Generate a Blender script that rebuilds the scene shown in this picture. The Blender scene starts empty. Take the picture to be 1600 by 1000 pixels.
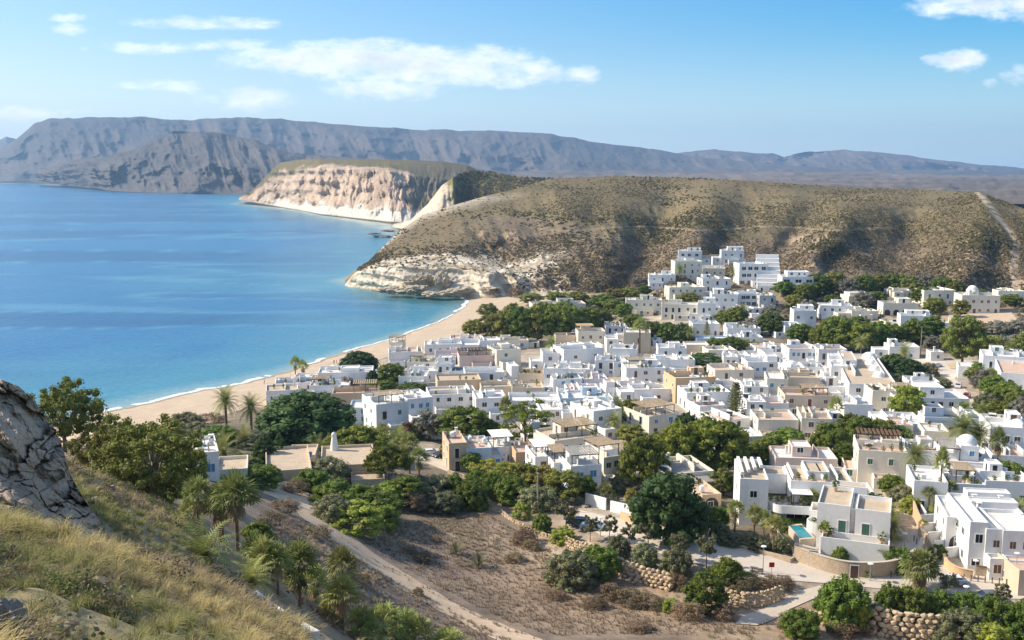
import bpy, bmesh, math, random
import numpy as np
from mathutils import Vector, Matrix, geometry
R = math.radians
rnd = random.Random(7)
SC = bpy.context.scene
COL = SC.collection
# ------------------------------------------------------------------ camera
HC = 75.0
FP = 1600 * 35.0 / 36.0            # focal length in photo pixels
PIT = math.atan(232.0 / FP)        # the horizon lies at y = 268 in the photo
cd = bpy.data.cameras.new('camera'); cam = bpy.data.objects.new('camera', cd); COL.objects.link(cam)
cam.location = (0, 0, HC); cam.rotation_euler = (R(90) - PIT, 0, 0)
cd.lens = 35; cd.sensor_width = 36; cd.clip_start = 0.2; cd.clip_end = 90000
SC.camera = cam
# ------------------------------------------------------------------ light
SUN_AZ = -80.0      # degrees from +Y, negative = left
SUN_EL = 36.0
sd = bpy.data.lights.new('sun', 'SUN'); sd.energy = 4.9; sd.angle = R(0.53); sd.color = (1.0, 0.89, 0.73)
sun = bpy.data.objects.new('sun', sd); COL.objects.link(sun)
sdir = Vector((math.sin(R(SUN_AZ)) * math.cos(R(SUN_EL)), math.cos(R(SUN_AZ)) * math.cos(R(SUN_EL)), math.sin(R(SUN_EL))))
sun.rotation_euler = sdir.to_track_quat('Z', 'Y').to_euler()
SC.view_settings.view_transform = 'Standard'; SC.view_settings.look = 'None'
SC.view_settings.exposure = 0.47; SC.view_settings.gamma = 1.0
SC.cycles.max_bounces = 6; SC.cycles.diffuse_bounces = 3; SC.cycles.glossy_bounces = 2
SC.cycles.transmission_bounces = 2; SC.cycles.transparent_max_bounces = 4; SC.cycles.volume_bounces = 0
# ------------------------------------------------------------------ world
W = bpy.data.worlds.new('World'); SC.world = W; W.use_nodes = True
nt = W.node_tree; N = nt.nodes; L = nt.links
for n in list(N): N.remove(n)
def math_node(op, a, b=None, c=None, clamp=False, tree=None):
    t = tree or nt
    n = t.nodes.new('ShaderNodeMath'); n.operation = op; n.use_clamp = clamp
    for i, v in enumerate((a, b, c)):
        if v is None: continue
        if isinstance(v, (int, float)): n.inputs[i].default_value = v
        else: t.links.new(v, n.inputs[i])
    return n.outputs[0]
out = N.new('ShaderNodeOutputWorld'); bg = N.new('ShaderNodeBackground'); L.new(bg.outputs[0], out.inputs[0])
bg.inputs[1].default_value = 0.145
sky = N.new('ShaderNodeTexSky'); sky.sky_type = 'NISHITA'; sky.sun_disc = False
sky.sun_elevation = R(SUN_EL); sky.sun_rotation = R(SUN_AZ)
sky.altitude = 0; sky.air_density = 1.0; sky.dust_density = 0.7; sky.ozone_density = 3.0
tc = N.new('ShaderNodeTexCoord'); sep = N.new('ShaderNodeSeparateXYZ'); L.new(tc.outputs['Generated'], sep.inputs[0])
ysafe = math_node('MAXIMUM', sep.outputs[1], 0.05)
cu = math_node('DIVIDE', sep.outputs[0], ysafe); cv = math_node('DIVIDE', sep.outputs[2], ysafe)
comb = N.new('ShaderNodeCombineXYZ'); L.new(cu, comb.inputs[0])
L.new(math_node('MULTIPLY', cv, 2.2), comb.inputs[1])
def noise(scale, det, rough, off=0.0):
    n = N.new('ShaderNodeTexNoise'); n.inputs['Scale'].default_value = scale; n.inputs['Detail'].default_value = det
    n.inputs['Roughness'].default_value = rough
    if off:
        m = N.new('ShaderNodeVectorMath'); m.operation = 'ADD'; L.new(comb.outputs[0], m.inputs[0]); m.inputs[1].default_value = (off, off * .7, off * .3)
        L.new(m.outputs[0], n.inputs['Vector'])
    else: L.new(comb.outputs[0], n.inputs['Vector'])
    return n.outputs[0]
def uv(px, py):
    y = math.cos(PIT) + math.sin(PIT) * (500 - py) / FP
    return ((px - 800) / FP / y, (-math.sin(PIT) + math.cos(PIT) * (500 - py) / FP) / y)
# the clouds of the photograph's sky: centre, half width, half height (photo scale), weight
CL = [(560, 95, 175, 30, 1.0), (690, 105, 170, 32, 1.0), (600, 140, 90, 17, .85), (790, 112, 90, 24, .8), (440, 95, 90, 20, .75), (905, 116, 28, 16, .75), (540,70,80,12,.6),
      (320, 35, 110, 9, .6), (215, 75, 70, 8, .55), (345, 70, 60, 8, .55), (240, 134, 60, 8, .5), (110, 28, 22, 6, .4), (118, 45, 28, 8, .45), (385, 155, 65, 18, .55), (375,38,60,7,.5),
      (1495, 96, 44, 17, .9), (1530, 8, 110, 16, .9), (1590, 12, 60, 22, .9), (1470, 15, 40, 12, .7), (1585, 115, 26, 14, .7), (1548, 129, 12, 8, .6), (40, 178, 70, 10, .5), (1460,92,16,8,.6)]
fld = None
for (px, py, a, b, wgt) in CL:
    u0, v0 = uv(px, py)
    e = math_node('ADD', math_node('POWER', math_node('ABSOLUTE', math_node('MULTIPLY', math_node('SUBTRACT', cu, u0), FP / a)), 2.0),
                  math_node('POWER', math_node('ABSOLUTE', math_node('MULTIPLY', math_node('SUBTRACT', cv, v0), FP / b)), 2.0))
    g = math_node('MULTIPLY', math_node('SUBTRACT', 1.0, e), wgt)
    fld = g if fld is None else math_node('SMOOTH_MAX', fld, g, 0.25)
fld = math_node('MAXIMUM', fld, -1.5)
n1 = noise(26, 7, .62); n2 = noise(60, 5, .6, 3.1)
den = math_node('ADD', math_node('MULTIPLY', fld, 0.75), math_node('ADD', math_node('MULTIPLY', math_node('SUBTRACT', n1, 0.5), 2.6), math_node('MULTIPLY', math_node('SUBTRACT', n2, .5), .8)))
mr = N.new('ShaderNodeMapRange'); mr.interpolation_type = 'SMOOTHSTEP'; L.new(den, mr.inputs[0])
mr.inputs[1].default_value = -0.30; mr.inputs[2].default_value = 1.15; mr.inputs[3].default_value = 0; mr.inputs[4].default_value = 0.93
n3 = noise(22, 5, .55, 9.7)
shade = N.new('ShaderNodeMapRange'); L.new(math_node('ADD', math_node('MULTIPLY', den, .6), math_node('MULTIPLY', n3, 1.6)), shade.inputs[0])
shade.inputs[1].default_value = .95; shade.inputs[2].default_value = 1.6
cc = N.new('ShaderNodeMix'); cc.data_type = 'RGBA'; L.new(shade.outputs[0], cc.inputs[0])
cc.inputs[6].default_value = (7.6, 7.5, 7.5, 1); cc.inputs[7].default_value = (4.7, 4.8, 5.5, 1)
skm = N.new('ShaderNodeMix'); skm.data_type = 'RGBA'; L.new(mr.outputs[0], skm.inputs[0])
hsv = N.new('ShaderNodeHueSaturation'); smr = N.new('ShaderNodeMapRange'); L.new(sep.outputs[2], smr.inputs[0]); smr.inputs[1].default_value = .12; smr.inputs[2].default_value = .5; smr.inputs[3].default_value = 2.0; smr.inputs[4].default_value = .8; L.new(smr.outputs[0], hsv.inputs['Saturation']); vmr = N.new('ShaderNodeMapRange'); L.new(sep.outputs[2], vmr.inputs[0]); vmr.inputs[1].default_value = .12; vmr.inputs[2].default_value = .5; vmr.inputs[3].default_value = .80; vmr.inputs[4].default_value = 1.1; L.new(vmr.outputs[0], hsv.inputs['Value']); L.new(sky.outputs[0], hsv.inputs['Color'])  # zenith above the view is paled and brightened to set the ambient fill
# pale band of air along the horizon, whiter and deeper towards the sun on the left
vpos = math_node('MAXIMUM', sep.outputs[2], 0.0); lft = math_node('MULTIPLY_ADD', sep.outputs[0], -0.9, 0.42, clamp=True)
hf = math_node('MULTIPLY', math_node('EXPONENT', math_node('DIVIDE', math_node('MULTIPLY', vpos, -1.0), math_node('MULTIPLY_ADD', lft, 0.16, 0.085))), 0.85)
hcol = N.new('ShaderNodeMix'); hcol.data_type = 'RGBA'; L.new(lft, hcol.inputs[0]); hcol.inputs[6].default_value = (3.0, 4.4, 5.7, 1); hcol.inputs[7].default_value = (5.7, 6.0, 6.2, 1)
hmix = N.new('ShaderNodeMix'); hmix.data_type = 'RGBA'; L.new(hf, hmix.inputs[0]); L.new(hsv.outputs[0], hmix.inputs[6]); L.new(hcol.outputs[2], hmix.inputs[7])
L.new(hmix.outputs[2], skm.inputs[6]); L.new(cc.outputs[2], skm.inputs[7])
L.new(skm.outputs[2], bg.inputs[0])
# ------------------------------------------------------------------ helpers
def hash3(i, j, k):
    h = (i * 374761393 + j * 668265263 + k * 2147483647 + 1013904223) & 0xFFFFFFFF
    h = ((h ^ (h >> 13)) * 1274126177) & 0xFFFFFFFF
    h = ((h ^ (h >> 16)) * 2246822519) & 0xFFFFFFFF
    return ((h ^ (h >> 15)) & 0xFFFFFF) / float(0xFFFFFF)
def vnoise(x, y, z=None):
    x = np.asarray(x, float); y = np.asarray(y, float); z = np.zeros_like(x) if z is None else np.asarray(z, float)
    xi = np.floor(x).astype(np.int64); yi = np.floor(y).astype(np.int64); zi = np.floor(z).astype(np.int64)
    fx, fy, fz = x - xi, y - yi, z - zi
    fx = fx * fx * (3 - 2 * fx); fy = fy * fy * (3 - 2 * fy); fz = fz * fz * (3 - 2 * fz)
    r = 0
    for a in (0, 1):
        for b in (0, 1):
            for c in (0, 1):
                w = (fx if a else 1 - fx) * (fy if b else 1 - fy) * (fz if c else 1 - fz)
                r = r + w * hash3(xi + a, yi + b, zi + c)
    return r * 2 - 1
def fbm(x, y, z=None, o=4, g=.5):
    r = 0; a = 1; f = 1.0
    for i in range(o):
        r = r + a * vnoise(np.asarray(x) * f + 17.3 * i, np.asarray(y) * f - 9.1 * i, None if z is None else np.asarray(z) * f + 5.7 * i)
        a *= g; f *= 2.03
    return r
def ridged(x, y, o=4):
    r = 0; a = 1; f = 1.0
    for i in range(o):
        r = r + a * (1 - 2 * np.abs(vnoise(np.asarray(x) * f + 31.7 * i, np.asarray(y) * f + 11.9 * i))); a *= .5; f *= 2.1
    return r
def cells(x, y, z):
    """distance to the nearest and second nearest feature point, and an id"""
    x = np.asarray(x, float); xi = np.floor(x).astype(np.int64); yi = np.floor(y).astype(np.int64); zi = np.floor(z).astype(np.int64)
    d1 = np.full(x.shape, 9.); d2 = np.full(x.shape, 9.); idv = np.zeros(x.shape)
    for a in (-1, 0, 1):
        for b in (-1, 0, 1):
            for c in (-1, 0, 1):
                i, j, k = xi + a, yi + b, zi + c
                px = i + hash3(i, j, k); py = j + hash3(i + 71, j, k); pz = k + hash3(i, j + 37, k)
                d = np.sqrt((x - px) ** 2 + (y - py) ** 2 + (z - pz) ** 2)
                hv = hash3(i, j, k + 19)
                m = d < d1
                d2 = np.where(m, d1, np.minimum(d2, d)); idv = np.where(m, hv, idv); d1 = np.where(m, d, d1)
    return d1, d2, idv
def ray(px, py):
    return np.stack([(np.asarray(px, float) - 800) / FP, math.cos(PIT) + math.sin(PIT) * (500 - np.asarray(py, float)) / FP,
                     -math.sin(PIT) + math.cos(PIT) * (500 - np.asarray(py, float)) / FP], -1)
def at(px, py, Y):                      # the point of that photo pixel lying Y metres ahead
    r = ray(px, py); return r / r[..., 1:2] * np.asarray(Y, float)[..., None] + np.array([0, 0, HC])
def atz(px, py, z):                     # the point of that photo pixel at height z
    r = ray(px, py); return r / r[..., 2:3] * (np.asarray(z, float) - HC)[..., None] + np.array([0, 0, HC])
def pix(P):                             # photo pixel of world points
    P = np.asarray(P, float) - np.array([0, 0, HC])
    f = P[..., 1] * math.cos(PIT) - P[..., 2] * math.sin(PIT); u = P[..., 1] * math.sin(PIT) + P[..., 2] * math.cos(PIT)
    f = np.where(f > .05, f, .05)
    return 800 + FP * P[..., 0] / f, 500 - FP * u / f
def tag(o, label=None, cat=None, group=None, kind=None):
    if label: o['label'] = label
    if cat: o['category'] = cat
    if group: o['group'] = group
    if kind: o['kind'] = kind
    return o
def np_mesh(name, V, F, mats, midx=None, smooth=False, colattr=None):
    """mesh from numpy arrays; F is (n,3) or (n,4)"""
    V = np.asarray(V, np.float32).reshape(-1, 3); F = np.asarray(F, np.int32)
    me = bpy.data.meshes.new(name); k = F.shape[1]
    me.vertices.add(len(V)); me.vertices.foreach_set('co', V.ravel())
    me.loops.add(F.size); me.loops.foreach_set('vertex_index', F.ravel())
    me.polygons.add(len(F)); me.polygons.foreach_set('loop_start', np.arange(0, F.size, k, dtype=np.int32))
    try: me.polygons.foreach_set('loop_total', np.full(len(F), k, np.int32))
    except Exception: pass
    if midx is not None: me.polygons.foreach_set('material_index', np.asarray(midx, np.int32))
    me.polygons.foreach_set('use_smooth', np.full(len(F), bool(smooth)))
    for m in (mats if isinstance(mats, (list, tuple)) else [mats]): me.materials.append(m)
    if colattr is not None:
        ca = me.color_attributes.new('col', 'FLOAT_COLOR', 'POINT')
        C = np.ones((len(V), 4), np.float32); C[:, :3] = colattr; ca.data.foreach_set('color', C.ravel())
    me.update(calc_edges=True); me.validate()
    return me
def link(name, me, parent=None, loc=None, rotz=0.0):
    o = bpy.data.objects.new(name, me); COL.objects.link(o)
    if parent: o.parent = parent
    if loc is not None: o.location = loc
    if rotz: o.rotation_euler = (0, 0, rotz)
    return o
def empty(name, loc, rotz=0.0, label=None, cat=None, group=None):
    o = bpy.data.objects.new(name, None); COL.objects.link(o); o.location = loc; o.rotation_euler = (0, 0, rotz)
    o.empty_display_size = .5
    return tag(o, label, cat, group)
class MB:
    def __init__(s): s.v = []; s.f = []; s.m = []
    def add(s, vs, fs, mi=0):
        b = len(s.v); s.v += [tuple(v) for v in vs]; s.f += [tuple(i + b for i in f) for f in fs]; s.m += [mi] * len(fs); return s
    def box(s, x0, x1, y0, y1, z0, z1, mi=0, bottom=True):
        vs = [(x0, y0, z0), (x1, y0, z0), (x1, y1, z0), (x0, y1, z0), (x0, y0, z1), (x1, y0, z1), (x1, y1, z1), (x0, y1, z1)]
        fs = [(0, 1, 5, 4), (1, 2, 6, 5), (2, 3, 7, 6), (3, 0, 4, 7), (4, 5, 6, 7)]
        if bottom: fs.append((3, 2, 1, 0))
        return s.add(vs, fs, mi)
    def tube(s, pts, rads, n=8, mi=0, cap=True):
        b = len(s.v); P = [Vector(p) for p in pts]
        for i, p in enumerate(P):
            t = (P[min(i + 1, len(P) - 1)] - P[max(i - 1, 0)]).normalized()
            a = t.orthogonal().normalized() if abs(t.z) < .99 else Vector((1, 0, 0))
            a = (a - t * a.dot(t)).normalized(); c = t.cross(a)
            for k in range(n):
                an = 2 * math.pi * k / n
                s.v.append(tuple(p + (a * math.cos(an) + c * math.sin(an)) * rads[i]))
        for i in range(len(P) - 1):
            for k in range(n):
                k2 = (k + 1) % n
                s.f.append((b + i * n + k, b + i * n + k2, b + (i + 1) * n + k2, b + (i + 1) * n + k)); s.m.append(mi)
        if cap:
            s.f.append(tuple(b + (len(P) - 1) * n + k for k in range(n))); s.m.append(mi)
            s.f.append(tuple(b + n - 1 - k for k in range(n))); s.m.append(mi)
        return s
    def lathe(s, prof, n=16, mi=0, c=(0, 0)):
        b = len(s.v)
        for (r, z) in prof:
            for k in range(n):
                a = 2 * math.pi * k / n; s.v.append((c[0] + r * math.cos(a), c[1] + r * math.sin(a), z))
        for i in range(len(prof) - 1):
            for k in range(n):
                k2 = (k + 1) % n
                s.f.append((b + i * n + k, b + i * n + k2, b + (i + 1) * n + k2, b + (i + 1) * n + k)); s.m.append(mi)
        return s
    def mesh(s, name, mats, smooth=False):
        me = bpy.data.meshes.new(name); me.from_pydata(s.v, [], s.f)
        for m in (mats if isinstance(mats, (list, tuple)) else [mats]): me.materials.append(m)
        me.polygons.foreach_set('material_index', s.m); me.polygons.foreach_set('use_smooth', [smooth] * len(s.f))
        me.update(); return me
    def build(s, name, mats, parent=None, loc=None, rotz=0, smooth=False):
        return link(name, s.mesh(name, mats, smooth), parent, loc, rotz)
def copy_tree(o, parent=None):
    c = o.copy(); COL.objects.link(c); c.parent = parent
    for ch in o.children: copy_tree(ch, c)
    return c
# ------------------------------------------------------------------ materials
def mat(name, col, rough=.85, var=0.0, vscale=1.0, bump=0.0, bscale=8.0, col2=None, attr=False, spec=.25, coord='Object', objvar=0.0, transl=0.0, metal=0.0, bdist=.05, detail=6, contrast=1.0):
    m = bpy.data.materials.new(name); m.use_nodes = True; t = m.node_tree; n = t.nodes; l = t.links
    b = n['Principled BSDF']; b.inputs['Roughness'].default_value = rough; b.inputs['Metallic'].default_value = metal
    b.inputs['Specular IOR Level'].default_value = spec
    co = n.new('ShaderNodeTexCoord')
    if coord == 'World':
        g = n.new('ShaderNodeNewGeometry'); vec = g.outputs['Position']
    else: vec = co.outputs[coord]
    if attr:
        a = n.new('ShaderNodeAttribute'); a.attribute_name = 'col'; base = a.outputs['Color']
    else:
        c = n.new('ShaderNodeRGB'); c.outputs[0].default_value = (*col, 1); base = c.outputs[0]
    if var or col2:
        nz = n.new('ShaderNodeTexNoise'); nz.inputs['Scale'].default_value = vscale; nz.inputs['Detail'].default_value = detail; nz.inputs['Roughness'].default_value = .65
        l.new(vec, nz.inputs['Vector'])
        fac = nz.outputs[0]
        if col2:
            mr_ = n.new('ShaderNodeMapRange'); l.new(fac, mr_.inputs[0]); mr_.inputs[1].default_value = .5 - .16 / contrast; mr_.inputs[2].default_value = .5 + .16 / contrast
            mx = n.new('ShaderNodeMix'); mx.data_type = 'RGBA'; l.new(mr_.outputs[0], mx.inputs[0]); l.new(base, mx.inputs[6]); mx.inputs[7].default_value = (*col2, 1)
            base = mx.outputs[2]
        if var:
            nz2 = n.new('ShaderNodeTexNoise'); nz2.inputs['Scale'].default_value = vscale * 3.7; nz2.inputs['Detail'].default_value = detail; nz2.inputs['Roughness'].default_value = .7
            l.new(vec, nz2.inputs['Vector'])
            mr2 = n.new('ShaderNodeMapRange'); l.new(nz2.outputs[0], mr2.inputs[0]); mr2.inputs[1].default_value = .3; mr2.inputs[2].default_value = .7
            mr2.inputs[3].default_value = 1 - var; mr2.inputs[4].default_value = 1 + var
            mv = n.new('ShaderNodeVectorMath'); mv.operation = 'SCALE'; l.new(base, mv.inputs[0]); l.new(mr2.outputs[0], mv.inputs['Scale']); base = mv.outputs[0]
    if objvar:
        oi = n.new('ShaderNodeObjectInfo'); hs = n.new('ShaderNodeHueSaturation')
        mh = n.new('ShaderNodeMapRange'); l.new(oi.outputs['Random'], mh.inputs[0]); mh.inputs[3].default_value = .5 - objvar * .035; mh.inputs[4].default_value = .5 + objvar * .015
        l.new(mh.outputs[0], hs.inputs['Hue'])
        mvv = n.new('ShaderNodeMapRange'); l.new(math_node('FRACT', math_node('MULTIPLY', oi.outputs['Random'], 7.13, tree=t), tree=t), mvv.inputs[0]); mvv.inputs[3].default_value = 1 - objvar * .35; mvv.inputs[4].default_value = 1 + objvar * .35
        l.new(mvv.outputs[0], hs.inputs['Value']); l.new(base, hs.inputs['Color']); base = hs.outputs[0]
    l.new(base, b.inputs['Base Color'])
    if bump:
        nb = n.new('ShaderNodeTexNoise'); nb.inputs['Scale'].default_value = bscale; nb.inputs['Detail'].default_value = 6; nb.inputs['Roughness'].default_value = .6
        l.new(vec, nb.inputs['Vector']); bp = n.new('ShaderNodeBump'); bp.inputs['Strength'].default_value = bump; bp.inputs['Distance'].default_value = bdist
        l.new(nb.outputs[0], bp.inputs['Height']); l.new(bp.outputs[0], b.inputs['Normal'])
    if transl:
        tr = n.new('ShaderNodeBsdfTranslucent'); l.new(base, tr.inputs['Color']); ms = n.new('ShaderNodeMixShader'); ms.inputs[0].default_value = transl
        l.new(b.outputs[0], ms.inputs[1]); l.new(tr.outputs[0], ms.inputs[2]); l.new(ms.outputs[0], n['Material Output'].inputs[0])
    return m
M = {}
def wallmat(k, col):
    M[k] = m = mat('plaster ' + k, col, .9, var=.06, vscale=.35, bump=.25, bscale=3, col2=tuple(c * .93 for c in col), bdist=.03)
    t = m.node_tree; b = t.nodes['Principled BSDF']; src = b.inputs['Base Color'].links[0].from_socket        # rain stains running down the plaster
    tcd = t.nodes.new('ShaderNodeTexCoord'); mp = t.nodes.new('ShaderNodeMapping'); mp.inputs['Scale'].default_value = (1.1, 1.1, .16); t.links.new(tcd.outputs['Object'], mp.inputs[0])
    oi = t.nodes.new('ShaderNodeObjectInfo'); ad = t.nodes.new('ShaderNodeVectorMath'); ad.operation = 'ADD'; t.links.new(mp.outputs[0], ad.inputs[0]); t.links.new(oi.outputs['Location'], ad.inputs[1])
    nz = t.nodes.new('ShaderNodeTexNoise'); nz.inputs['Scale'].default_value = 1.3; nz.inputs['Detail'].default_value = 5; t.links.new(ad.outputs[0], nz.inputs['Vector'])
    mr_ = t.nodes.new('ShaderNodeMapRange'); t.links.new(nz.outputs[0], mr_.inputs[0]); mr_.inputs[1].default_value = .5; mr_.inputs[2].default_value = .72; mr_.inputs[3].default_value = 0; mr_.inputs[4].default_value = .28
    mx = t.nodes.new('ShaderNodeMix'); mx.data_type = 'RGBA'; t.links.new(mr_.outputs[0], mx.inputs[0]); t.links.new(src, mx.inputs[6]); mx.inputs[7].default_value = (col[0] * .72, col[1] * .68, col[2] * .62, 1); t.links.new(mx.outputs[2], b.inputs['Base Color'])
wallmat('white', (.80, .79, .76)); wallmat('cream', (.76, .70, .57)); wallmat('beige', (.66, .56, .43)); wallmat('tan', (.62, .47, .32))
wallmat('ochre', (.64, .44, .26)); wallmat('lilac', (.72, .66, .66)); wallmat('blue', (.55, .66, .74)); wallmat('pink', (.70, .56, .48)); wallmat('stone', (.60, .49, .36)); wallmat('grey', (.5, .5, .48))  # blue also carries the bluish shade of a white wall in its colour
M['terra'] = mat('terracotta tiles', (.55, .36, .26), .9, var=.2, vscale=.5, col2=(.60, .47, .37))
M['sandroof'] = mat('sandy roof screed', (.55, .44, .31), .95, var=.15, vscale=.5, col2=(.45, .36, .26))
M['whiteroof'] = mat('white roof paint', (.74, .72, .68), .9, var=.1, vscale=.4, col2=(.62, .58, .52))
M['greyroof'] = mat('grey roof felt', (.26, .25, .24), .95, var=.15, vscale=.5, col2=(.34, .32, .29))
M['blueroof'] = mat('blue slate roof', (.10, .13, .19), .7, var=.1, vscale=1)
M['glass'] = mat('dark window glass', (.02, .025, .03), .12, spec=.6)
M['wood'] = mat('brown wood', (.16, .09, .05), .8, var=.3, vscale=3)
M['bluepaint'] = mat('blue painted wood', (.08, .25, .42), .6)
M['greenpaint'] = mat('green painted wood', (.07, .16, .11), .6)
M['frame'] = mat('white window frame', (.78, .77, .74), .7)
M['reed'] = mat('reed canopy', (.34, .26, .17), .95, var=.3, vscale=2)
M['darkpost'] = mat('dark timber', (.06, .045, .035), .8)
M['canvas'] = mat('white canvas', (.8, .79, .76), .9)
M['metal'] = mat('galvanised metal', (.45, .46, .47), .45, metal=.6)
M['earth'] = mat('ground', (.3, .25, .2), .95, attr=True, var=.28, vscale=.16, bump=.5, bscale=1.2, coord='World', bdist=.25)
M['hillmat'] = mat('hillside', (.3, .25, .2), .95, attr=True, var=.33, vscale=.06, bump=.7, bscale=.35, coord='World', bdist=1.5)
M['farmat'] = mat('far mountains', (.3, .25, .2), .95, attr=True, var=.25, vscale=.006, bump=.8, bscale=.02, coord='World', bdist=18)
M['sand'] = mat('beach sand', (.53, .42, .30), .95, var=.10, vscale=.12, col2=(.46, .355, .25), bump=.3, bscale=.8, coord='World', bdist=.15)
M['wetsand'] = mat('wet sand', (.33, .25, .17), .5, var=.1, vscale=.2, coord='World')
M['road'] = mat('pale asphalt', (.60, .52, .43), .9, var=.08, vscale=.3, col2=(.53, .46, .38), coord='World')
M['pave'] = mat('paving', (.58, .50, .40), .9, var=.08, vscale=.4, col2=(.50, .43, .34), coord='World')
M['dirt'] = mat('dirt track', (.60, .46, .32), .95, var=.14, vscale=.35, col2=(.50, .37, .25), coord='World', bump=.3, bscale=2)
M['foam'] = mat('foam', (.78, .82, .82), .7, var=.15, vscale=.6, col2=(.55, .66, .68), coord='World')
M['rockpale'] = mat('pale limestone', (.52, .43, .30), .95, var=.22, vscale=.8, bump=.6, bscale=2, coord='World', col2=(.40, .33, .24))
M['rubble'] = mat('rubble stone', (.55, .42, .26), .95, var=.25, vscale=.9, coord='World', col2=(.46, .36, .25))
M['stonewall'] = mat('stone cladding', (.56, .45, .32), .95, var=.3, vscale=1.6, col2=(.46, .35, .24), bump=.6, bscale=3, coord='World')
M['rockgrey'] = mat('grey rock', (.30, .26, .22), .95, var=.3, vscale=.7, col2=(.20, .175, .15), bump=.9, bscale=2.2, coord='World', bdist=.2)
M['bark'] = mat('bark', (.16, .12, .09), .95, var=.3, vscale=4)
M['palebark'] = mat('pale bark', (.34, .29, .23), .95, var=.3, vscale=4)
M['palmtrunk'] = mat('palm trunk', (.17, .11, .07), .95, var=.35, vscale=5, bump=.6, bscale=9)
def leaf(k, c, c2, ov=.8): c, c2 = (tuple(min(.42, v * 1.75) for v in w) for w in (c, c2)); M[k] = mat('foliage ' + k, c, .6, col2=c2, vscale=1.1, var=.25, objvar=ov, transl=.3, spec=.2, coord='Object')
leaf('lfdark', (.030, .055, .018), (.055, .085, .022)); leaf('lfpine', (.066, .09, .013), (.11, .13, .019)); leaf('lfeuc', (.09, .108, .021), (.145, .152, .034))
leaf('lfgreen', (.055, .09, .015), (.095, .125, .02)); leaf('lfolive', (.10, .11, .055), (.14, .14, .07)); leaf('lfbright', (.12, .16, .025), (.17, .20, .03))
leaf('lfbrown', (.13, .10, .06), (.18, .14, .08)); leaf('lfred', (.13, .035, .04), (.10, .08, .03)); leaf('lfpalm', (.13, .155, .04), (.19, .20, .075)); leaf('lfdead', (.21, .16, .09), (.27, .20, .11))
leaf('lfyellow', (.19, .17, .03), (.14, .15, .03)); leaf('lfgrey', (.12, .12, .09), (.17, .16, .12))
# ------------------------------------------------------------------ the land
SHORE = [(110, 660), (150, 645), (200, 637), (250, 625), (300, 613), (340, 606), (380, 599), (420, 589), (450, 580), (490, 567), (520, 557), (550, 547), (580, 539), (610, 530), (640, 520), (670, 509), (695, 498), (712, 488), (728, 477), (734, 470), (722, 464), (700, 463)]
SH = np.array([atz(a, b, 0.0) for a, b in SHORE])
SH2 = np.concatenate([[[-900., 120., 0], [-330., 200., 0]], SH[1:], [[-35., 600., 0], [-100., 650., 0], [-118., 690., 0], [-95., 800., 0], [-105., 1000., 0], [-160., 1290., 0], [-230., 1500., 0], [-420., 1950., 0], [-640., 2330., 0], [-830., 3250., 0], [-1300., 3700., 0], [-1900., 4600., 0], [-3000., 6300., 0], [-9000., 9000., 0]]])
def shore_dist(x, y):                   # distance to the waterline, positive on land
    x = np.asarray(x, float); y = np.asarray(y, float); best = np.full(x.shape, 1e9); sg = np.ones(x.shape)
    for i in range(len(SH2) - 1):
        a, b = SH2[i, :2], SH2[i + 1, :2]; d = b - a; L2 = d @ d
        t = np.clip(((x - a[0]) * d[0] + (y - a[1]) * d[1]) / L2, 0, 1)
        qx, qy = a[0] + t * d[0], a[1] + t * d[1]
        dd = np.hypot(x - qx, y - qy); cr = d[0] * (y - a[1]) - d[1] * (x - a[0])
        m = dd < best; best = np.where(m, dd, best); sg = np.where(m, -np.sign(cr), sg)
    return best * sg
# control points: (px, py, metres ahead) and (px, py, height), each with a ground colour
C_GR = (.31, .25, .135); C_FI = (.215, .165, .125); C_VI = (.40, .34, .27); C_SA = (.5, .38, .26); C_SO = (.34, .25, .16); C_GA = (.16, .13, .08); C_RO = (.42, .38, .33); C_DR = (.33, .235, .155)
CPY = [(0, 1000, 11, C_GR), (0, 900, 15, C_GR), (0, 800, 22, C_GR), (0, 770, 28, C_GR), (-200, 900, 14, C_GR), (-200, 760, 26, C_GR), (150, 1000, 13, C_GR), (150, 900, 19, C_GR), (150, 842, 26, C_GR), (300, 1000, 15, C_GR), (300, 915, 25, C_GR),
       (290, 884, 33, C_GR), (420, 1020, 18, C_GR), (400, 962, 27, C_GR), (355, 908, 36, C_GR), (320, 900, 42, C_GR), (420, 962, 30, C_GR), (420, 950, 45, C_SO), (470, 1006, 26, C_GR), (470, 998, 45, C_SO), (380, 930, 34, C_GR), (380, 915, 46, C_SO), (530, 1050, 40, C_SO), (540, 1020, 58, C_SO), (340, 885, 52, C_SO), (200, 800, 44, C_GR), (165, 755, 52, C_GR), (240, 785, 68, C_GR), (300, 815, 64, C_GR), (500, 1050, 20, C_GR), (700, 1150, 22, C_GR), (1000, 1200, 30, C_GR), (1400, 1200, 50, C_GR),
       (420, 880, 62, C_SO), (470, 980, 62, C_SO), (560, 1010, 64, C_SO), (700, 1040, 84, C_FI), (370, 855, 66, C_SO), (300, 830, 66, C_SO), (120, 715, 120, C_SO), (200, 745, 100, C_SO), (280, 765, 105, C_SO), (40, 690, 110, C_SO), (-60, 700, 100, C_GR), (-200, 680, 120, C_SO)]
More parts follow.
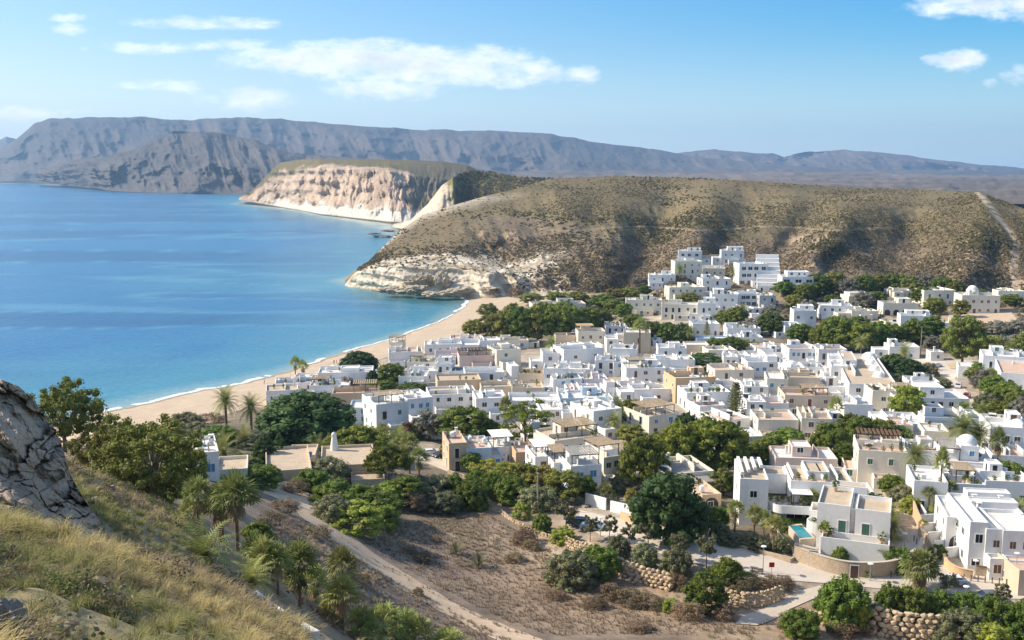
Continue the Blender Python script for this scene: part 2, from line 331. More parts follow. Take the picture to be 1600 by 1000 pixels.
CPZ = [(600, 960, 25, C_DR), (560, 900, 24, C_FI), (480, 850, 30, C_FI), (460, 810, 27, C_FI), (680, 980, 20, C_FI), (560, 840, 20, C_FI), (430, 760, 22, C_FI), (470, 770, 20.5, C_SO), (600, 890, 17.5, C_FI), (700, 945, 17, C_FI), (830, 1000, 18, C_FI), (330, 745, 27, C_GA), (320, 720, 24, C_GA),
       (450, 740, 20, C_GA), (540, 745, 17, C_GA), (600, 800, 16, C_FI), (700, 880, 15, C_FI), (700, 800, 14, C_GA), (800, 820, 14, C_FI), (850, 920, 14, C_DR), (950, 960, 15, C_DR), (1000, 925, 14, C_DR), (1100, 960, 15, C_DR), (780, 790, 13.5, C_DR),
       (840, 825, 14, C_SA), (900, 850, 14.4, C_SA), (960, 885, 14.5, C_DR), (930, 815, 15.2, C_VI), (980, 850, 16, C_VI), (1040, 870, 16, C_VI), (1100, 870, 15.8, C_VI), (1200, 890, 15.5, C_VI), (1330, 902, 15, C_VI), (1420, 910, 15, C_VI), (1600, 910, 15, C_VI), (1700, 915, 15, C_VI), (1900, 920, 16, C_VI),
       (1030, 930, 13, C_DR), (1180, 960, 13.5, C_DR), (1250, 965, 13.5, C_DR), (1400, 995, 13, C_SO), (1500, 1000, 13, C_SO), (1600, 1000, 13, C_GA), (1150, 990, 15, C_SO), (1000, 1010, 17, C_FI), (1300, 1040, 16, C_SO),
       (600, 680, 11, C_GA), (700, 710, 10.5, C_VI), (800, 740, 11, C_GA), (900, 770, 13, C_VI), (1000, 760, 12, C_GA), (1060, 750, 12, C_VI), (1100, 790, 14, C_GA), (1200, 840, 15.5, C_GA), (1250, 800, 15, C_VI), (1330, 760, 13, C_VI), (1200, 740, 12, C_VI), (1420, 800, 15, C_VI), (1550, 790, 15, C_VI), (1450, 720, 13, C_VI), (1600, 720, 13, C_VI),
       (360, 665, 12, C_GA), (440, 660, 9, C_GA), (250, 690, 18, C_GA), (480, 640, 6, C_GA), (420, 620, 3.6, C_SA), (500, 600, 3.6, C_VI), (560, 585, 3.2, C_VI), (620, 600, 4.5, C_VI), (700, 640, 7, C_VI), (800, 640, 6, C_VI), (900, 640, 6, C_VI), (1000, 640, 7, C_VI), (1100, 660, 8, C_VI), (1200, 660, 9, C_VI), (1300, 660, 9, C_VI), (1400, 650, 9, C_VI), (1500, 640, 10, C_VI), (1600, 640, 11, C_SO), (1800, 660, 12, C_VI),
       (640, 560, 3.4, C_VI), (700, 570, 4, C_VI), (800, 570, 4, C_VI), (900, 570, 4.5, C_VI), (1000, 570, 5, C_VI), (1100, 570, 5.5, C_VI), (1200, 570, 6, C_VI), (1300, 570, 6, C_VI), (1400, 570, 8, C_VI), (1500, 570, 9, C_VI), (1600, 570, 10, C_VI), (1850, 570, 12, C_VI), (760, 530, 4, C_GA), (850, 520, 4, C_GA), (950, 520, 4.5, C_VI), (1050, 530, 5, C_GA), (1150, 530, 6, C_VI), (1250, 530, 6.5, C_GA), (1350, 540, 7, C_GA), (1450, 540, 9, C_GA), (1560, 540, 10, C_GA),
       (720, 505, 2.2, C_SA), (760, 490, 2.6, C_SA), (800, 475, 3, C_SA), (860, 480, 4, C_GA), (950, 480, 5.5, C_GA), (1050, 490, 7, C_VI), (1150, 490, 8, C_VI), (1250, 490, 8, C_GA), (1350, 500, 9, C_SO), (1450, 500, 10, C_SO), (1560, 500, 11, C_SO), (1700, 500, 12, C_SO), (2000, 520, 14, C_SO), (960, 465, 7.5, C_GA), (1050, 462, 9.5, C_SO), (1150, 470, 10, C_VI), (1250, 475, 10.5, C_GA), (1350, 475, 11, C_GA), (1450, 475, 12, C_GA), (1600, 480, 13, C_SO), (1100, 450, 10.5, C_SO), (1000, 455, 9, C_SO), (900, 462, 6, C_SO), (1300, 460, 11.5, C_GA), (1550, 465, 13, C_SO), (1850, 470, 16, C_SO)]
for k, (a, b) in enumerate(SHORE): CPZ.append((a, b, 0.0, C_SA))
off = []
for k in range(0, len(SH) - 1, 2):
    d = SH[min(k + 2, len(SH) - 1)] - SH[k]; nrm = np.array([d[1], -d[0]]) / np.hypot(d[0], d[1])   # points to the land
    for dist, z, c in ((9, 1.1, C_SA), (-14, -.9, C_SA), (-60, -2.6, C_SA), (-160, -3, C_SA)):
        off.append((SH[k, 0] + nrm[0] * dist, SH[k, 1] + nrm[1] * dist, z, c))
CPW = [(0, 0, 73.2, C_GR), (-30, -20, 82, C_GR), (30, -30, 76, C_GR), (-50, 15, 80, C_GR), (-100, 40, 70, C_GR), (40, 10, 62, C_GR), (70, 0, 58, C_GR), (60, 50, 46, C_SO), (90, 90, 22, C_SO), (140, 60, 30, C_SO), (200, 100, 18, C_SO), (-140, 120, 30, C_SO), (-150, 230, -1, C_SA), (-230, 180, -3, C_SA), (-260, 330, -3, C_SA), (-200, 600, -3, C_SA), (0, 720, -3, C_SA), (-90, 660, -3, C_SA),
       (350, 200, 18, C_VI), (500, 350, 16, C_SO), (500, 600, 20, C_SO), (250, -20, 40, C_SO)] + off
def buildcp():
    P = []; Cc = []
    for (a, b, y, c) in CPY: P.append(at(a, b, y)); Cc.append(c)
    for (a, b, z, c) in CPZ: P.append(atz(a, b, z)); Cc.append(c)
    for (x, y, z, c) in CPW: P.append(np.array([x, y, z], float)); Cc.append(c)
    return np.array(P), np.array(Cc)
CP, CC = buildcp()
def phi(x, y):
    d2 = (x[:, None] - CP[None, :, 0]) ** 2 + (y[:, None] - CP[None, :, 1]) ** 2
    return np.sqrt(d2 + 16.0)
Aq = phi(CP[:, 0], CP[:, 1]); nC = len(CP)
S = np.zeros((nC + 1, nC + 1)); S[:nC, :nC] = Aq - np.eye(nC) * 2.0; S[:nC, nC] = 1; S[nC, :nC] = 1
WZ = np.linalg.solve(S, np.append(CP[:, 2], 0))
def rbf(x, y):
    x = np.asarray(x, float).ravel(); y = np.asarray(y, float).ravel(); r = np.empty(x.shape)
    for i in range(0, len(x), 40000):
        r[i:i + 40000] = phi(x[i:i + 40000], y[i:i + 40000]) @ WZ[:nC] + WZ[nC]
    return r
def hz(x, y):
    x = np.asarray(x, float); y = np.asarray(y, float)
    r = np.hypot(x, y); near = np.clip(1 - r / 110, 0, 1)
    z = rbf(x, y).reshape(x.shape)
    return z + near * (.35 * fbm(x * .25, y * .25, o=3) + .18 * fbm(x * .9, y * .9, o=3)) + .12 * fbm(x * .06 + 5, y * .06, o=3) * np.clip((z - .5) / 3, 0, 1)
def groundcol(x, y):
    x = np.asarray(x, float).ravel(); y = np.asarray(y, float).ravel(); out_ = np.empty((len(x), 3))
    for i in range(0, len(x), 40000):
        d2 = (x[i:i + 40000, None] - CP[None, :, 0]) ** 2 + (y[i:i + 40000, None] - CP[None, :, 1]) ** 2
        w = 1 / (d2 + 9) ** 1.6; out_[i:i + 40000] = (w @ CC) / w.sum(1)[:, None]
    return out_
# hill and headland behind the village: columns of (photo y, metres ahead) from foot to crest to back
HK = {540: [(449, 655), (445, 660), (442, 664), (440, 668), (438, 670), (436, 672), (450, 720)], 552: [(450, 648), (431, 650), (428, 656), (426, 660), (425, 664), (424, 668), (440, 740)], 575: [(453, 634), (419, 637), (417, 645), (415, 652), (413, 660), (411, 668), (430, 760)],
      600: [(456, 620), (417, 625), (410, 640), (402, 655), (393, 672), (384, 690), (410, 800)], 630: [(460, 608), (416, 616), (408, 634), (396, 655), (380, 690), (356, 750), (380, 850)], 660: [(463, 602), (416, 612), (405, 632), (385, 672), (362, 730), (336, 800), (350, 900)],
      700: [(466, 596), (417, 612), (402, 640), (378, 690), (350, 755), (323, 830), (340, 950)], 760: [(470, 584), (428, 606), (405, 645), (375, 705), (340, 790), (306, 890), (325, 1050)], 800: [(472, 582), (434, 606), (408, 650), (372, 720), (330, 830), (297, 940), (315, 1100)], 860: [(474, 578), (436, 612), (405, 665), (365, 750), (320, 870), (279, 1000), (295, 1200)],
      960: [(474, 555), (438, 600), (405, 660), (360, 760), (315, 880), (275, 1030), (290, 1250)], 1060: [(466, 530), (428, 582), (395, 650), (355, 760), (315, 890), (277, 1050), (292, 1300)], 1150: [(472, 505), (430, 558), (398, 630), (358, 745), (318, 880), (281, 1040), (296, 1300)], 1240: [(476, 490), (434, 556), (395, 650), (355, 760), (318, 890), (287, 1050), (300, 1300)],
      1330: [(476, 488), (434, 553), (395, 650), (356, 760), (320, 890), (293, 1050), (306, 1300)], 1430: [(476, 484), (434, 552), (398, 640), (360, 740), (325, 850), (296, 1000), (310, 1250)], 1530: [(474, 482), (434, 548), (400, 620), (366, 700), (332, 790), (300, 900), (314, 1100)], 1600: [(474, 480), (436, 540), (408, 600), (380, 665), (352, 740), (326, 820), (340, 1000)],
      1800: [(474, 480), (440, 530), (415, 580), (390, 640), (365, 700), (345, 770), (360, 950)], 2150: [(476, 480), (445, 520), (420, 570), (400, 620), (380, 680), (365, 750), (380, 900)]}
def interp_keys(keys, xs):
    ks = sorted(keys); A = np.array([keys[k] for k in ks], float)          # (n, rows, 2)
    o = np.empty((len(xs), A.shape[1], A.shape[2]))
    for r in range(A.shape[1]):
        for c in range(A.shape[2]): o[:, r, c] = np.interp(xs, ks, A[:, r, c])
    w = np.array([.25, .5, .25])
    return o
SPUR = [((1362, 1330, 1262, 1225), 36, -50, .9), ((1545, 1535, 1515, 1490), 30, -40, .8), ((1180, 1165, 1130, 1100), 45, 45, .8), ((1440, 1430, 1410, 1390), 36, 50, .8), ((1280, 1265, 1220, 1180), 30, 40, .75), ((1050, 1040, 1010, 985), 35, 38, .7), ((900, 890, 870, 850), 50, -25, .7), ((1110, 1100, 1075, 1050), 30, -25, .7), ((970, 960, 940, 920), 30, -20, .7)]
def hill_eval(px, t, rows):
    """photo y and depth on the hill at column px and height fraction t in 0..1 (crest) .. 1.2 (back)"""
    n = rows.shape[1]; tt = np.clip(t * (n - 2), 0, n - 1.001); i = tt.astype(int); f = tt - i
    k = np.arange(len(px))
    a = rows[k, i]; b = rows[k, i + 1]; py = a[:, 0] + (b[:, 0] - a[:, 0]) * f; Y = a[:, 1] + (b[:, 1] - a[:, 1]) * f
    bell = np.sin(np.clip(t, 0, 1) * math.pi) ** .8
    d = np.zeros(len(px))
    for (c, w, A, p) in SPUR:
        cx = np.interp(t, [0, .35, .7, 1], [c[3], c[2], c[1], c[0]])
        d += 1.2 * A * np.exp(-((px - cx) / w) ** 2) * bell
    rg = ridged(px * .012 + t * 1.1, t * 2.2 + 3, 4)
    d += -16 * rg * bell * np.clip((px - 640) / 120, .08, 1)
    return py, Y + d
def loft(name, px, ts, ev, colf, material, kind='structure', noise_f=None):
    V = []; n, m = len(px), len(ts)
    PX, T = np.meshgrid(px, ts, indexing='ij'); PXf, Tf = PX.ravel(), T.ravel()
    py, Y = ev(PXf, Tf)
    P = at(PXf, py, Y)
    if noise_f is not None: P = noise_f(P, PXf, py, Tf)
    idx = np.arange(n * m).reshape(n, m)
    F = np.stack([idx[:-1, :-1], idx[1:, :-1], idx[1:, 1:], idx[:-1, 1:]], -1).reshape(-1, 4)
    me = np_mesh(name, P, F, material, smooth=True, colattr=colf(P, PXf, py, Tf))
    return tag(link(name, me), kind=kind)
def lerpc(a, b, f): return np.asarray(a) + (np.asarray(b) - np.asarray(a)) * np.clip(f, 0, 1)[:, None]
hpx = np.concatenate([np.arange(540, 860, 1.1), np.arange(860, 1640, 1.6), np.arange(1640, 2150, 6.)])
hts = np.concatenate([np.linspace(0, .2, 60), np.linspace(.2, .45, 70)[1:], np.linspace(.45, 1, 110)[1:], np.linspace(1, 1.2, 8)[1:]])
hrows = {}
HR = interp_keys(HK, hpx)
def hill_rows(px): return interp_keys(HK, px)
def ev_hill(px, t): return hill_eval(px, t, hill_rows(px))
def hill_noise(P, px, py, t):
    w = np.clip((780 - px) / 80, 0, 1) * np.clip((.5 - t) / .15, 0, 1)
    wl = np.clip((1000 - px) / 150, .25, 1) * np.clip((.5 - t) / .2, 0, 1) * np.clip(t * 12, 0, 1)
    x, y, z = P.T
    st = np.tanh(3 * np.sin(z * .95 + fbm(x * .03, y * .03) * 1.5))                       # strata ledges in the cliff
    d1, d2, _ = cells(x * .12, y * .12, z * .2)
    dy = w * (st * 1.2 + .7 * fbm(x * .09, z * .06, o=4) - .9 * np.clip(.25 - (d2 - d1), 0, 1) * 6 * .5) + wl * (2.2 * fbm(x * .07, y * .07, z * .1, o=4)) + 2.2 * fbm(x * .03, y * .03, o=4) * np.clip(t * 4, 0, 1) * np.clip((1 - t) * 5, 0, 1)
    P[:, 1] += dy; P[:, 2] += wl * .8 * fbm(x * .1 + 9, y * .1, o=4)
    return P
def hill_col(P, px, py, t):
    x, y, z = P.T; nz = fbm(x * .012, y * .012, o=4); n2 = fbm(x * .05 + 40, y * .05, o=4); n3 = fbm(x * .11, y * .11, z * .1, o=3)
    c = lerpc((.205, .158, .078), (.15, .12, .062), nz * .8 + .5)                # olive maquis
    low = np.clip((py - 356 - nz * 34 - n2 * 12) / 30, 0, 1) * np.clip((px - 700) / 60, .3, 1)
    c = lerpc(c, lerpc((.20, .15, .095), (.14, .105, .07), n2 * .9 + .4), low)
    bare = np.clip((n2 + .5 * nz - .42) * 4, 0, 1) * low * .8
    c = lerpc(c, (.42, .31, .20), bare)
    cl = np.clip((t - .0) / .02, 0, 1) * np.clip((.47 + .08 * n2 - t) / .06, 0, 1) * np.clip((880 - px + 70 * n2) / 70, 0, 1)
    ledge = np.clip((.215 - t) / .015, 0, 1) * np.clip((790 - px) / 40, 0, 1)
    dark = np.clip((n3 + .15) * 2.2, 0, 1) * (1 - ledge)
    c = lerpc(c, lerpc(lerpc((.64, .56, .44), (.50, .43, .33), .5 + .5 * np.sin(z * 1.6 + n2 * 2)), (.30, .24, .16), dark * .8), cl)
    pale2 = np.clip(1 - np.abs(t - .32 - .03 * nz) / .05, 0, 1) * np.clip((870 - px) / 60, 0, 1) * np.clip((px - 660) / 30, 0, 1)
    c = lerpc(c, (.56, .49, .38), pale2 * np.clip(.7 - n3, 0, 1))
    edge = np.clip((py - 300) / 10, 0, 1) * np.clip((t - .6) / .3, 0, 1) * np.clip((845 - px) / 40, 0, 1) * np.clip((t - .9) * 12, 0, 1)
    c = lerpc(c, (.50, .41, .29), edge)
    rid = np.exp(-((px - np.interp(py, [300, 330, 372], [1528, 1552, 1582])) / 5) ** 2) * np.clip((n3 + .6) * 1.4, 0, 1)
    c = lerpc(c, (.50, .40, .28), rid)
    trail = np.exp(-((py - 357 - 3 * np.sin(px * .03) - (px > 1240) * 0) / 1.3) ** 2) * np.clip((px - 800) / 60, 0, 1) * np.clip((1420 - px) / 60, 0, 1)
    c = lerpc(c, (.34, .26, .17), trail * .45)
    bl = np.clip(1 - ((px - 1265) / 55) ** 2 - ((py - 378) / 20) ** 2, 0, 1) + .8 * np.clip(1 - ((px - 1560) / 70) ** 2 - ((py - 385) / 30) ** 2, 0, 1)
    c = lerpc(c, (.45, .33, .22), bl * np.clip(n2 * 2 + .6, 0, 1) * .8)
    return c
hill = loft('hill', hpx, hts, ev_hill, hill_col, M['hillmat'], noise_f=hill_noise)
def hillY(px, py):
    ts = np.linspace(0, 1, 240); r = interp_keys(HK, np.full(240, float(px)))
    y, Y = hill_eval(np.full(240, float(px)), ts, r)
    if py > y[0]: return None
    i = int(np.argmax(y <= py)) if (y <= py).any() else 239
    return float(Y[i])
def ground(px, py):
    """first point of the land on the ray through a photo pixel"""
    Ys = np.geomspace(4, 640, 700); P = at(np.full(700, float(px)), np.full(700, float(py)), Ys)
    z = hz(P[:, 0], P[:, 1]); hit = np.where(P[:, 2] < z)[0]
    if len(hit) and hit[0] > 0:
        i = hit[0]; a = P[i - 1, 2] - z[i - 1]; b = z[i] - P[i, 2]; f = a / (a + b + 1e-9); p = P[i - 1] + (P[i] - P[i - 1]) * f
    else: p = None
    h = hillY(px, py) if px > 540 else None
    if h is not None and (p is None or h < p[1]): p = at(float(px), float(py), h)
    if p is None: p = at(float(px), float(py), 640)
    return Vector([float(v) for v in p])
def gz(x, y): return float(hz(np.array([x]), np.array([y]))[0])
# near land: polar sheet round the viewpoint
az = np.concatenate([np.linspace(-75, -31, 45)[:-1], np.linspace(-31, 31, 520), np.linspace(31, 75, 45)[1:]])
rr = np.concatenate([np.geomspace(1.2, 12, 40)[:-1], np.geomspace(12, 120, 230)[:-1], np.geomspace(120, 660, 300)])
AZ, RR = np.meshgrid(np.radians(az), rr, indexing='ij')
tx, ty = (RR * np.sin(AZ)).ravel(), (RR * np.cos(AZ)).ravel()
tz = hz(tx, ty)
far = np.clip((np.hypot(tx, ty) - 560) / 80, 0, 1); tz = tz - far * 6
tcol = groundcol(tx, ty)
tn = fbm(tx * .05, ty * .05, o=5); tn2 = fbm(tx * .3, ty * .3, o=4)
sdist = shore_dist(tx, ty)
wsand = np.clip((.2 - sdist) / 3 + .5, 0, 1) * (tz < 2)
tcol = tcol * (1 + .22 * tn + .2 * tn2)[:, None]
tcol = lerpc(tcol, (.45, .36, .26), wsand)
idx = np.arange(len(az) * len(rr)).reshape(len(az), len(rr))
TF = np.stack([idx[:-1, :-1], idx[:-1, 1:], idx[1:, 1:], idx[1:, :-1]], -1).reshape(-1, 4)[:, ::-1]
land = tag(link('ground', np_mesh('ground', np.stack([tx, ty, tz], -1), TF, M['earth'], smooth=True, colattr=np.clip(tcol, .01, .9))), kind='structure')
# ------------------------------------------------------------------ the sea
saz = np.concatenate([np.linspace(-80, -31, 40)[:-1], np.linspace(-31, 31, 360), np.linspace(31, 80, 30)[1:]]); srr = np.concatenate([np.geomspace(120, 900, 160)[:-1], np.geomspace(900, 10900, 90)])
AZ, RR = np.meshgrid(np.radians(saz), srr, indexing='ij'); sx, sy = (RR * np.sin(AZ)).ravel(), (RR * np.cos(AZ)).ravel()
sdw = -shore_dist(sx, sy); wn = fbm(sx * .012, sy * .006, o=4); wn2 = fbm(sx * .002 + 7, sy * .009, o=4)
tur = np.clip(1 - (sdw - 8) / (170 + 90 * wn), 0, 1) ** 1.3
shal = np.clip(1 - (sdw + 4) / (22 + 10 * wn), 0, 1)
C = lerpc((.010, .095, .225), (.022, .15, .31), wn2 * 1.5 + .45)
C = lerpc(C, (.065, .245, .325), tur); C = lerpc(C, (.34, .42, .38), shal)
cove = np.exp(-((sx + 45) / 40) ** 2 - ((sy - 590) / 36) ** 2); C = lerpc(C, (.05, .13, .12), cove * .8)
strk = np.clip(1 - np.abs(wn2 - .12) * 9, 0, 1) * np.clip((sy - 350) / 120, 0, 1) * np.clip((2600 - sy) / 1500, 0, 1); C = lerpc(C, (.08, .26, .38), strk * .75)
idx = np.arange(len(sx)).reshape(len(saz), len(srr)); SF = np.stack([idx[:-1, :-1], idx[1:, :-1], idx[1:, 1:], idx[:-1, 1:]], -1).reshape(-1, 4)
sb = MB(); sb.box(-10900, 10900, -500, 10900, -7, -6.5); tag(sb.build('added_seabed', M['wetsand']), kind='structure')  # unseen dark sheet, added to stop light coming from under the sea
m = mat('sea water', (0, .1, .2), .25, attr=True, spec=.14, var=.2, vscale=.12, coord='World'); M['sea'] = m
t = m.node_tree; g = t.nodes.new('ShaderNodeNewGeometry'); bprev = None
for (sc, dist, st, asp) in ((.11, 1.2, .5, 1.9), (.55, .28, .6, 1.6), (.012, 5, .25, 2.4)):
    mp = t.nodes.new('ShaderNodeMapping'); mp.inputs['Scale'].default_value = (sc, sc * asp, sc); mp.inputs['Rotation'].default_value = (0, 0, R(24)); t.links.new(g.outputs['Position'], mp.inputs[0])
    nz = t.nodes.new('ShaderNodeTexNoise'); nz.inputs['Scale'].default_value = 1; nz.inputs['Detail'].default_value = 5; t.links.new(mp.outputs[0], nz.inputs['Vector'])
    bp = t.nodes.new('ShaderNodeBump'); bp.inputs['Strength'].default_value = st; bp.inputs['Distance'].default_value = dist; t.links.new(nz.outputs[0], bp.inputs['Height'])
    if bprev: t.links.new(bprev.outputs[0], bp.inputs['Normal'])
    bprev = bp
t.links.new(bprev.outputs[0], t.nodes['Principled BSDF'].inputs['Normal'])
sea = tag(link('sea', np_mesh('sea', np.stack([sx, sy, np.zeros_like(sx)], -1), SF, m, smooth=True, colattr=np.clip(C, 0, 1))), kind='structure')
# foam along the waterline
fv, ff = [], []
ss = np.linspace(0, len(SH) - 1.001, 420); ii = ss.astype(int); fr = (ss - ii)[:, None]; line = SH[ii] + (SH[ii + 1] - SH[ii]) * fr
dl = np.gradient(line[:, :2], axis=0); dl /= np.hypot(dl[:, 0], dl[:, 1])[:, None]; nl = np.stack([dl[:, 1], -dl[:, 0]], -1)
wob = fbm(ss * 2.2, ss * 0, o=4); wid = np.interp(ss, [0, 2, 8, 12, 16, 18, 21], [.9, 1.3, 1.1, .6, .5, 1.0, .8])
for a0, a1, zz, nm, mm in ((-2.0, 0, .06, 'surf', 'foam'), (.2, 1.6, .05, 'wet_sand', 'wetsand')):
    inn = line[:, :2] + nl * ((a0 * wid + wob * 1.3 * (nm == 'surf'))[:, None]); onn = line[:, :2] + nl * ((a1 * wid + .4 + wob * .9)[:, None])
    V = []; k = len(ss)
    for s_ in (0, .5, 1):
        q = inn + (onn - inn) * s_; V.append(np.column_stack([q, np.maximum(hz(q[:, 0], q[:, 1]), 0) + zz]))
    V = np.concatenate(V); F = [(r * k + j, r * k + j + 1, (r + 1) * k + j + 1, (r + 1) * k + j) for r in (0, 1) for j in range(k - 1) if not (nm == 'surf' and (fbm(np.array([j * .05]), np.array([3.3]))[0] < -.35))]
    tag(link(nm, np_mesh(nm, V, np.array(F)[:, ::-1], M[mm], smooth=True)), kind='structure')
# ------------------------------------------------------------------ sheets laid on the land
def inside(poly, x, y):
    c = False; n = len(poly); j = n - 1
    for i in range(n):
        xi, yi = poly[i]; xj, yj = poly[j]
        if (yi > y) != (yj > y) and x < (xj - xi) * (y - yi) / (yj - yi) + xi: c = not c
        j = i
    return c
def drape(name, poly, material, lift=.06, step=2.0, kind='structure', world=False, label=None, cat=None, rough=0.0):
    W2 = [Vector((p[0], p[1])) for p in (poly if world else [ground(a, b) for a, b in poly])]
    pts = []
    for i in range(len(W2)):
        a, b = W2[i], W2[(i + 1) % len(W2)]; n = max(1, int((b - a).length / step))
        for k in range(n):
            q = a + (b - a) * (k / n)
            if rough: q = q + Vector((rnd.uniform(-rough, rough), rnd.uniform(-rough, rough)))
            pts.append(q)
    ne = len(pts); pol = [(p.x, p.y) for p in pts]
    x0, x1 = min(p[0] for p in pol), max(p[0] for p in pol); y0, y1 = min(p[1] for p in pol), max(p[1] for p in pol)
    xx = x0
    while xx < x1:
        yy = y0
        while yy < y1:
            if inside(pol, xx, yy): pts.append(Vector((xx, yy)))
            yy += step
        xx += step
    r = geometry.delaunay_2d_cdt(pts, [(i, (i + 1) % ne) for i in range(ne)], [], 1, .01)
    v2 = np.array([(v.x, v.y) for v in r[0]]); z = hz(v2[:, 0], v2[:, 1]) + lift
    fs = [tuple(f) for f in r[2]]
    me = bpy.data.meshes.new(name); me.from_pydata(np.column_stack([v2, z]).tolist(), [], fs); me.materials.append(material)
    me.polygons.foreach_set('use_smooth', [True] * len(fs)); me.update()
    if len(fs) and me.polygons[0].normal.z < 0: me.flip_normals()
    return tag(link(name, me), label, cat, kind=kind)
drape('beach', [(110, 660), (150, 648), (200, 640), (300, 616), (380, 602), (450, 583), (520, 560), (580, 542), (640, 523), (695, 501), (728, 480), (734, 471), (722, 465), (790, 463), (830, 470), (790, 482), (745, 500), (728, 527), (690, 538), (640, 548), (600, 560), (570, 572), (520, 582), (480, 596), (440, 612), (400, 632), (330, 655), (250, 668), (160, 680)], M['sand'], .1, 3.0)
drape('road', [(905, 797), (960, 810), (1020, 822), (1110, 845), (1200, 867), (1290, 887), (1330, 897), (1390, 898), (1402, 870), (1412, 845), (1428, 826), (1452, 832), (1462, 858), (1492, 886), (1620, 900), (1760, 905), (1760, 935), (1600, 937), (1500, 930), (1380, 921), (1290, 912), (1200, 905), (1120, 888), (1045, 872), (985, 850), (940, 838), (905, 815)], M['road'], .09, 1.5)
drape('lane', [(1372, 770), (1392, 772), (1412, 800), (1430, 826), (1411, 846), (1400, 815)], M['dirt'], .10, 1.2)
drape('parking_court', [(650, 705), (690, 700), (705, 722), (700, 738), (660, 722)], M['road'], .08, 1.5)
drape('street', [(1425, 560), (1478, 562), (1535, 565), (1540, 572), (1500, 580), (1492, 592), (1512, 612), (1545, 648), (1530, 652), (1496, 618), (1468, 596), (1452, 580), (1420, 570)], M['road'], .12, 2.5)
drape('roundabout', [(1480, 570), (1500, 566), (1512, 570), (1505, 577), (1485, 577)], M['dirt'], .25, 2.5)
drape('dirt_track', [(420, 752), (470, 752), (488, 782), (500, 806), (545, 834), (580, 862), (620, 888), (690, 930), (760, 966), (850, 1000), (860, 1010), (790, 1008), (720, 970), (650, 934), (590, 897), (545, 862), (505, 832), (470, 808), (450, 786), (408, 770)], M['dirt'], .08, 1.5, rough=.25)
drape('footpath', [(1288, 914), (1276, 934), (1235, 952), (1182, 978), (1150, 975), (1160, 962), (1215, 940), (1250, 924)], M['pave'], .10, 1.2)
drape('sandy_terrace', [(1480, 488), (1580, 488), (1590, 500), (1575, 507), (1485, 503)], M['dirt'], .2, 3)
# ------------------------------------------------------------------ far land
def far_loft(name, keys, cols, px0, px1, dpx, nt_, amp, colf, gully, seed, stretch=.012):
    px = np.arange(px0, px1, dpx); rows = interp_keys(keys, px); n = rows.shape[1]
    ts = np.concatenate([np.linspace(0, 1, nt_), [1.06, 1.15]])
    def ev(p, t):
        r = interp_keys(keys, p); tt = np.clip(t * (n - 2), 0, n - 1.001); i = tt.astype(int); f = tt - i; k = np.arange(len(p))
        a, b = r[k, i], r[k, i + 1]; py = a[:, 0] + (b[:, 0] - a[:, 0]) * f; Y = a[:, 1] + (b[:, 1] - a[:, 1]) * f
        bell = np.sin(np.clip(t, 0, 1) * math.pi) ** .7
        Y = Y * (1 - gully * bell * ridged(p * stretch + t * .5 + seed, t * 1.1 + seed, 5))
        py = py + amp * np.clip(t * 6, 0, 1) * fbm(p * .05 + seed, t * 8, o=4)
        return py, Y
    return loft(name, px, ts, ev, lambda P, a, b, t: colf(P, a, b, t), M['farmat'])
def mcol(c1, c2, sc):
    def f(P, px, py, t):
        n = fbm(P[:, 0] * sc, P[:, 1] * sc, P[:, 2] * sc * 2, o=5); return lerpc(c1, c2, n * .9 + .45)
    return f
# far table mountain and the ridges in front of it
far_loft('mountain', {-40: [(281, 6900), (276, 7100), (268, 7400), (258, 7600), (250, 7700), (252, 9000)], 0: [(282, 6800), (270, 7000), (258, 7200), (246, 7400), (233, 7600), (245, 9000)], 28: [(284, 6500), (265, 6700), (248, 6900), (230, 7100), (214, 7300), (235, 9000)], 52: [(285, 6200), (262, 6400), (238, 6700), (214, 7000), (194, 7200), (230, 9000)], 78: [(287, 6000), (262, 6200), (235, 6500), (208, 6800), (186, 7100), (225, 9000)], 110: [(287, 5900), (260, 6100), (232, 6500), (205, 6800), (184, 7100), (225, 9000)], 230: [(289, 5700), (262, 6000), (234, 6400), (206, 6800), (183, 7100), (225, 9000)], 280: [(290, 5600), (262, 6000), (236, 6400), (210, 6800), (188, 7100), (225, 9000)], 390: [(290, 5500), (262, 6000), (234, 6400), (206, 6900), (183, 7200), (225, 9000)], 440: [(290, 5500), (264, 6000), (236, 6500), (208, 7000), (186, 7300), (225, 9000)], 560: [(290, 5500), (270, 6000), (246, 6500), (220, 7000), (197, 7400), (235, 9000)], 640: [(288, 5600), (272, 6100), (250, 6600), (222, 7100), (202, 7500), (240, 9500)], 830: [(286, 5600), (274, 6200), (254, 6800), (230, 7300), (206, 7700), (245, 9500)], 880: [(286, 5600), (275, 6200), (257, 6800), (234, 7400), (212, 7800), (250, 9500)], 930: [(286, 5600), (276, 6200), (262, 6900), (242, 7500), (222, 8000), (250, 9500)], 1040: [(286, 5600), (278, 6300), (266, 7000), (252, 7600), (236, 8100), (255, 9500)], 1100: [(287, 5600), (280, 6300), (270, 7000), (259, 7600), (247, 8100), (262, 9500)], 1300: [(292, 5600), (285, 6300), (278, 7000), (270, 7600), (264, 8100), (270, 9500)], 1700: [(300, 5600), (290, 6300), (284, 7000), (276, 7600), (270, 8100), (275, 9500)]},
         None, -40, 1700, 2.2, 80, 1.2, mcol((.125, .10, .085), (.075, .066, .058), .0016), .04, 2.0)
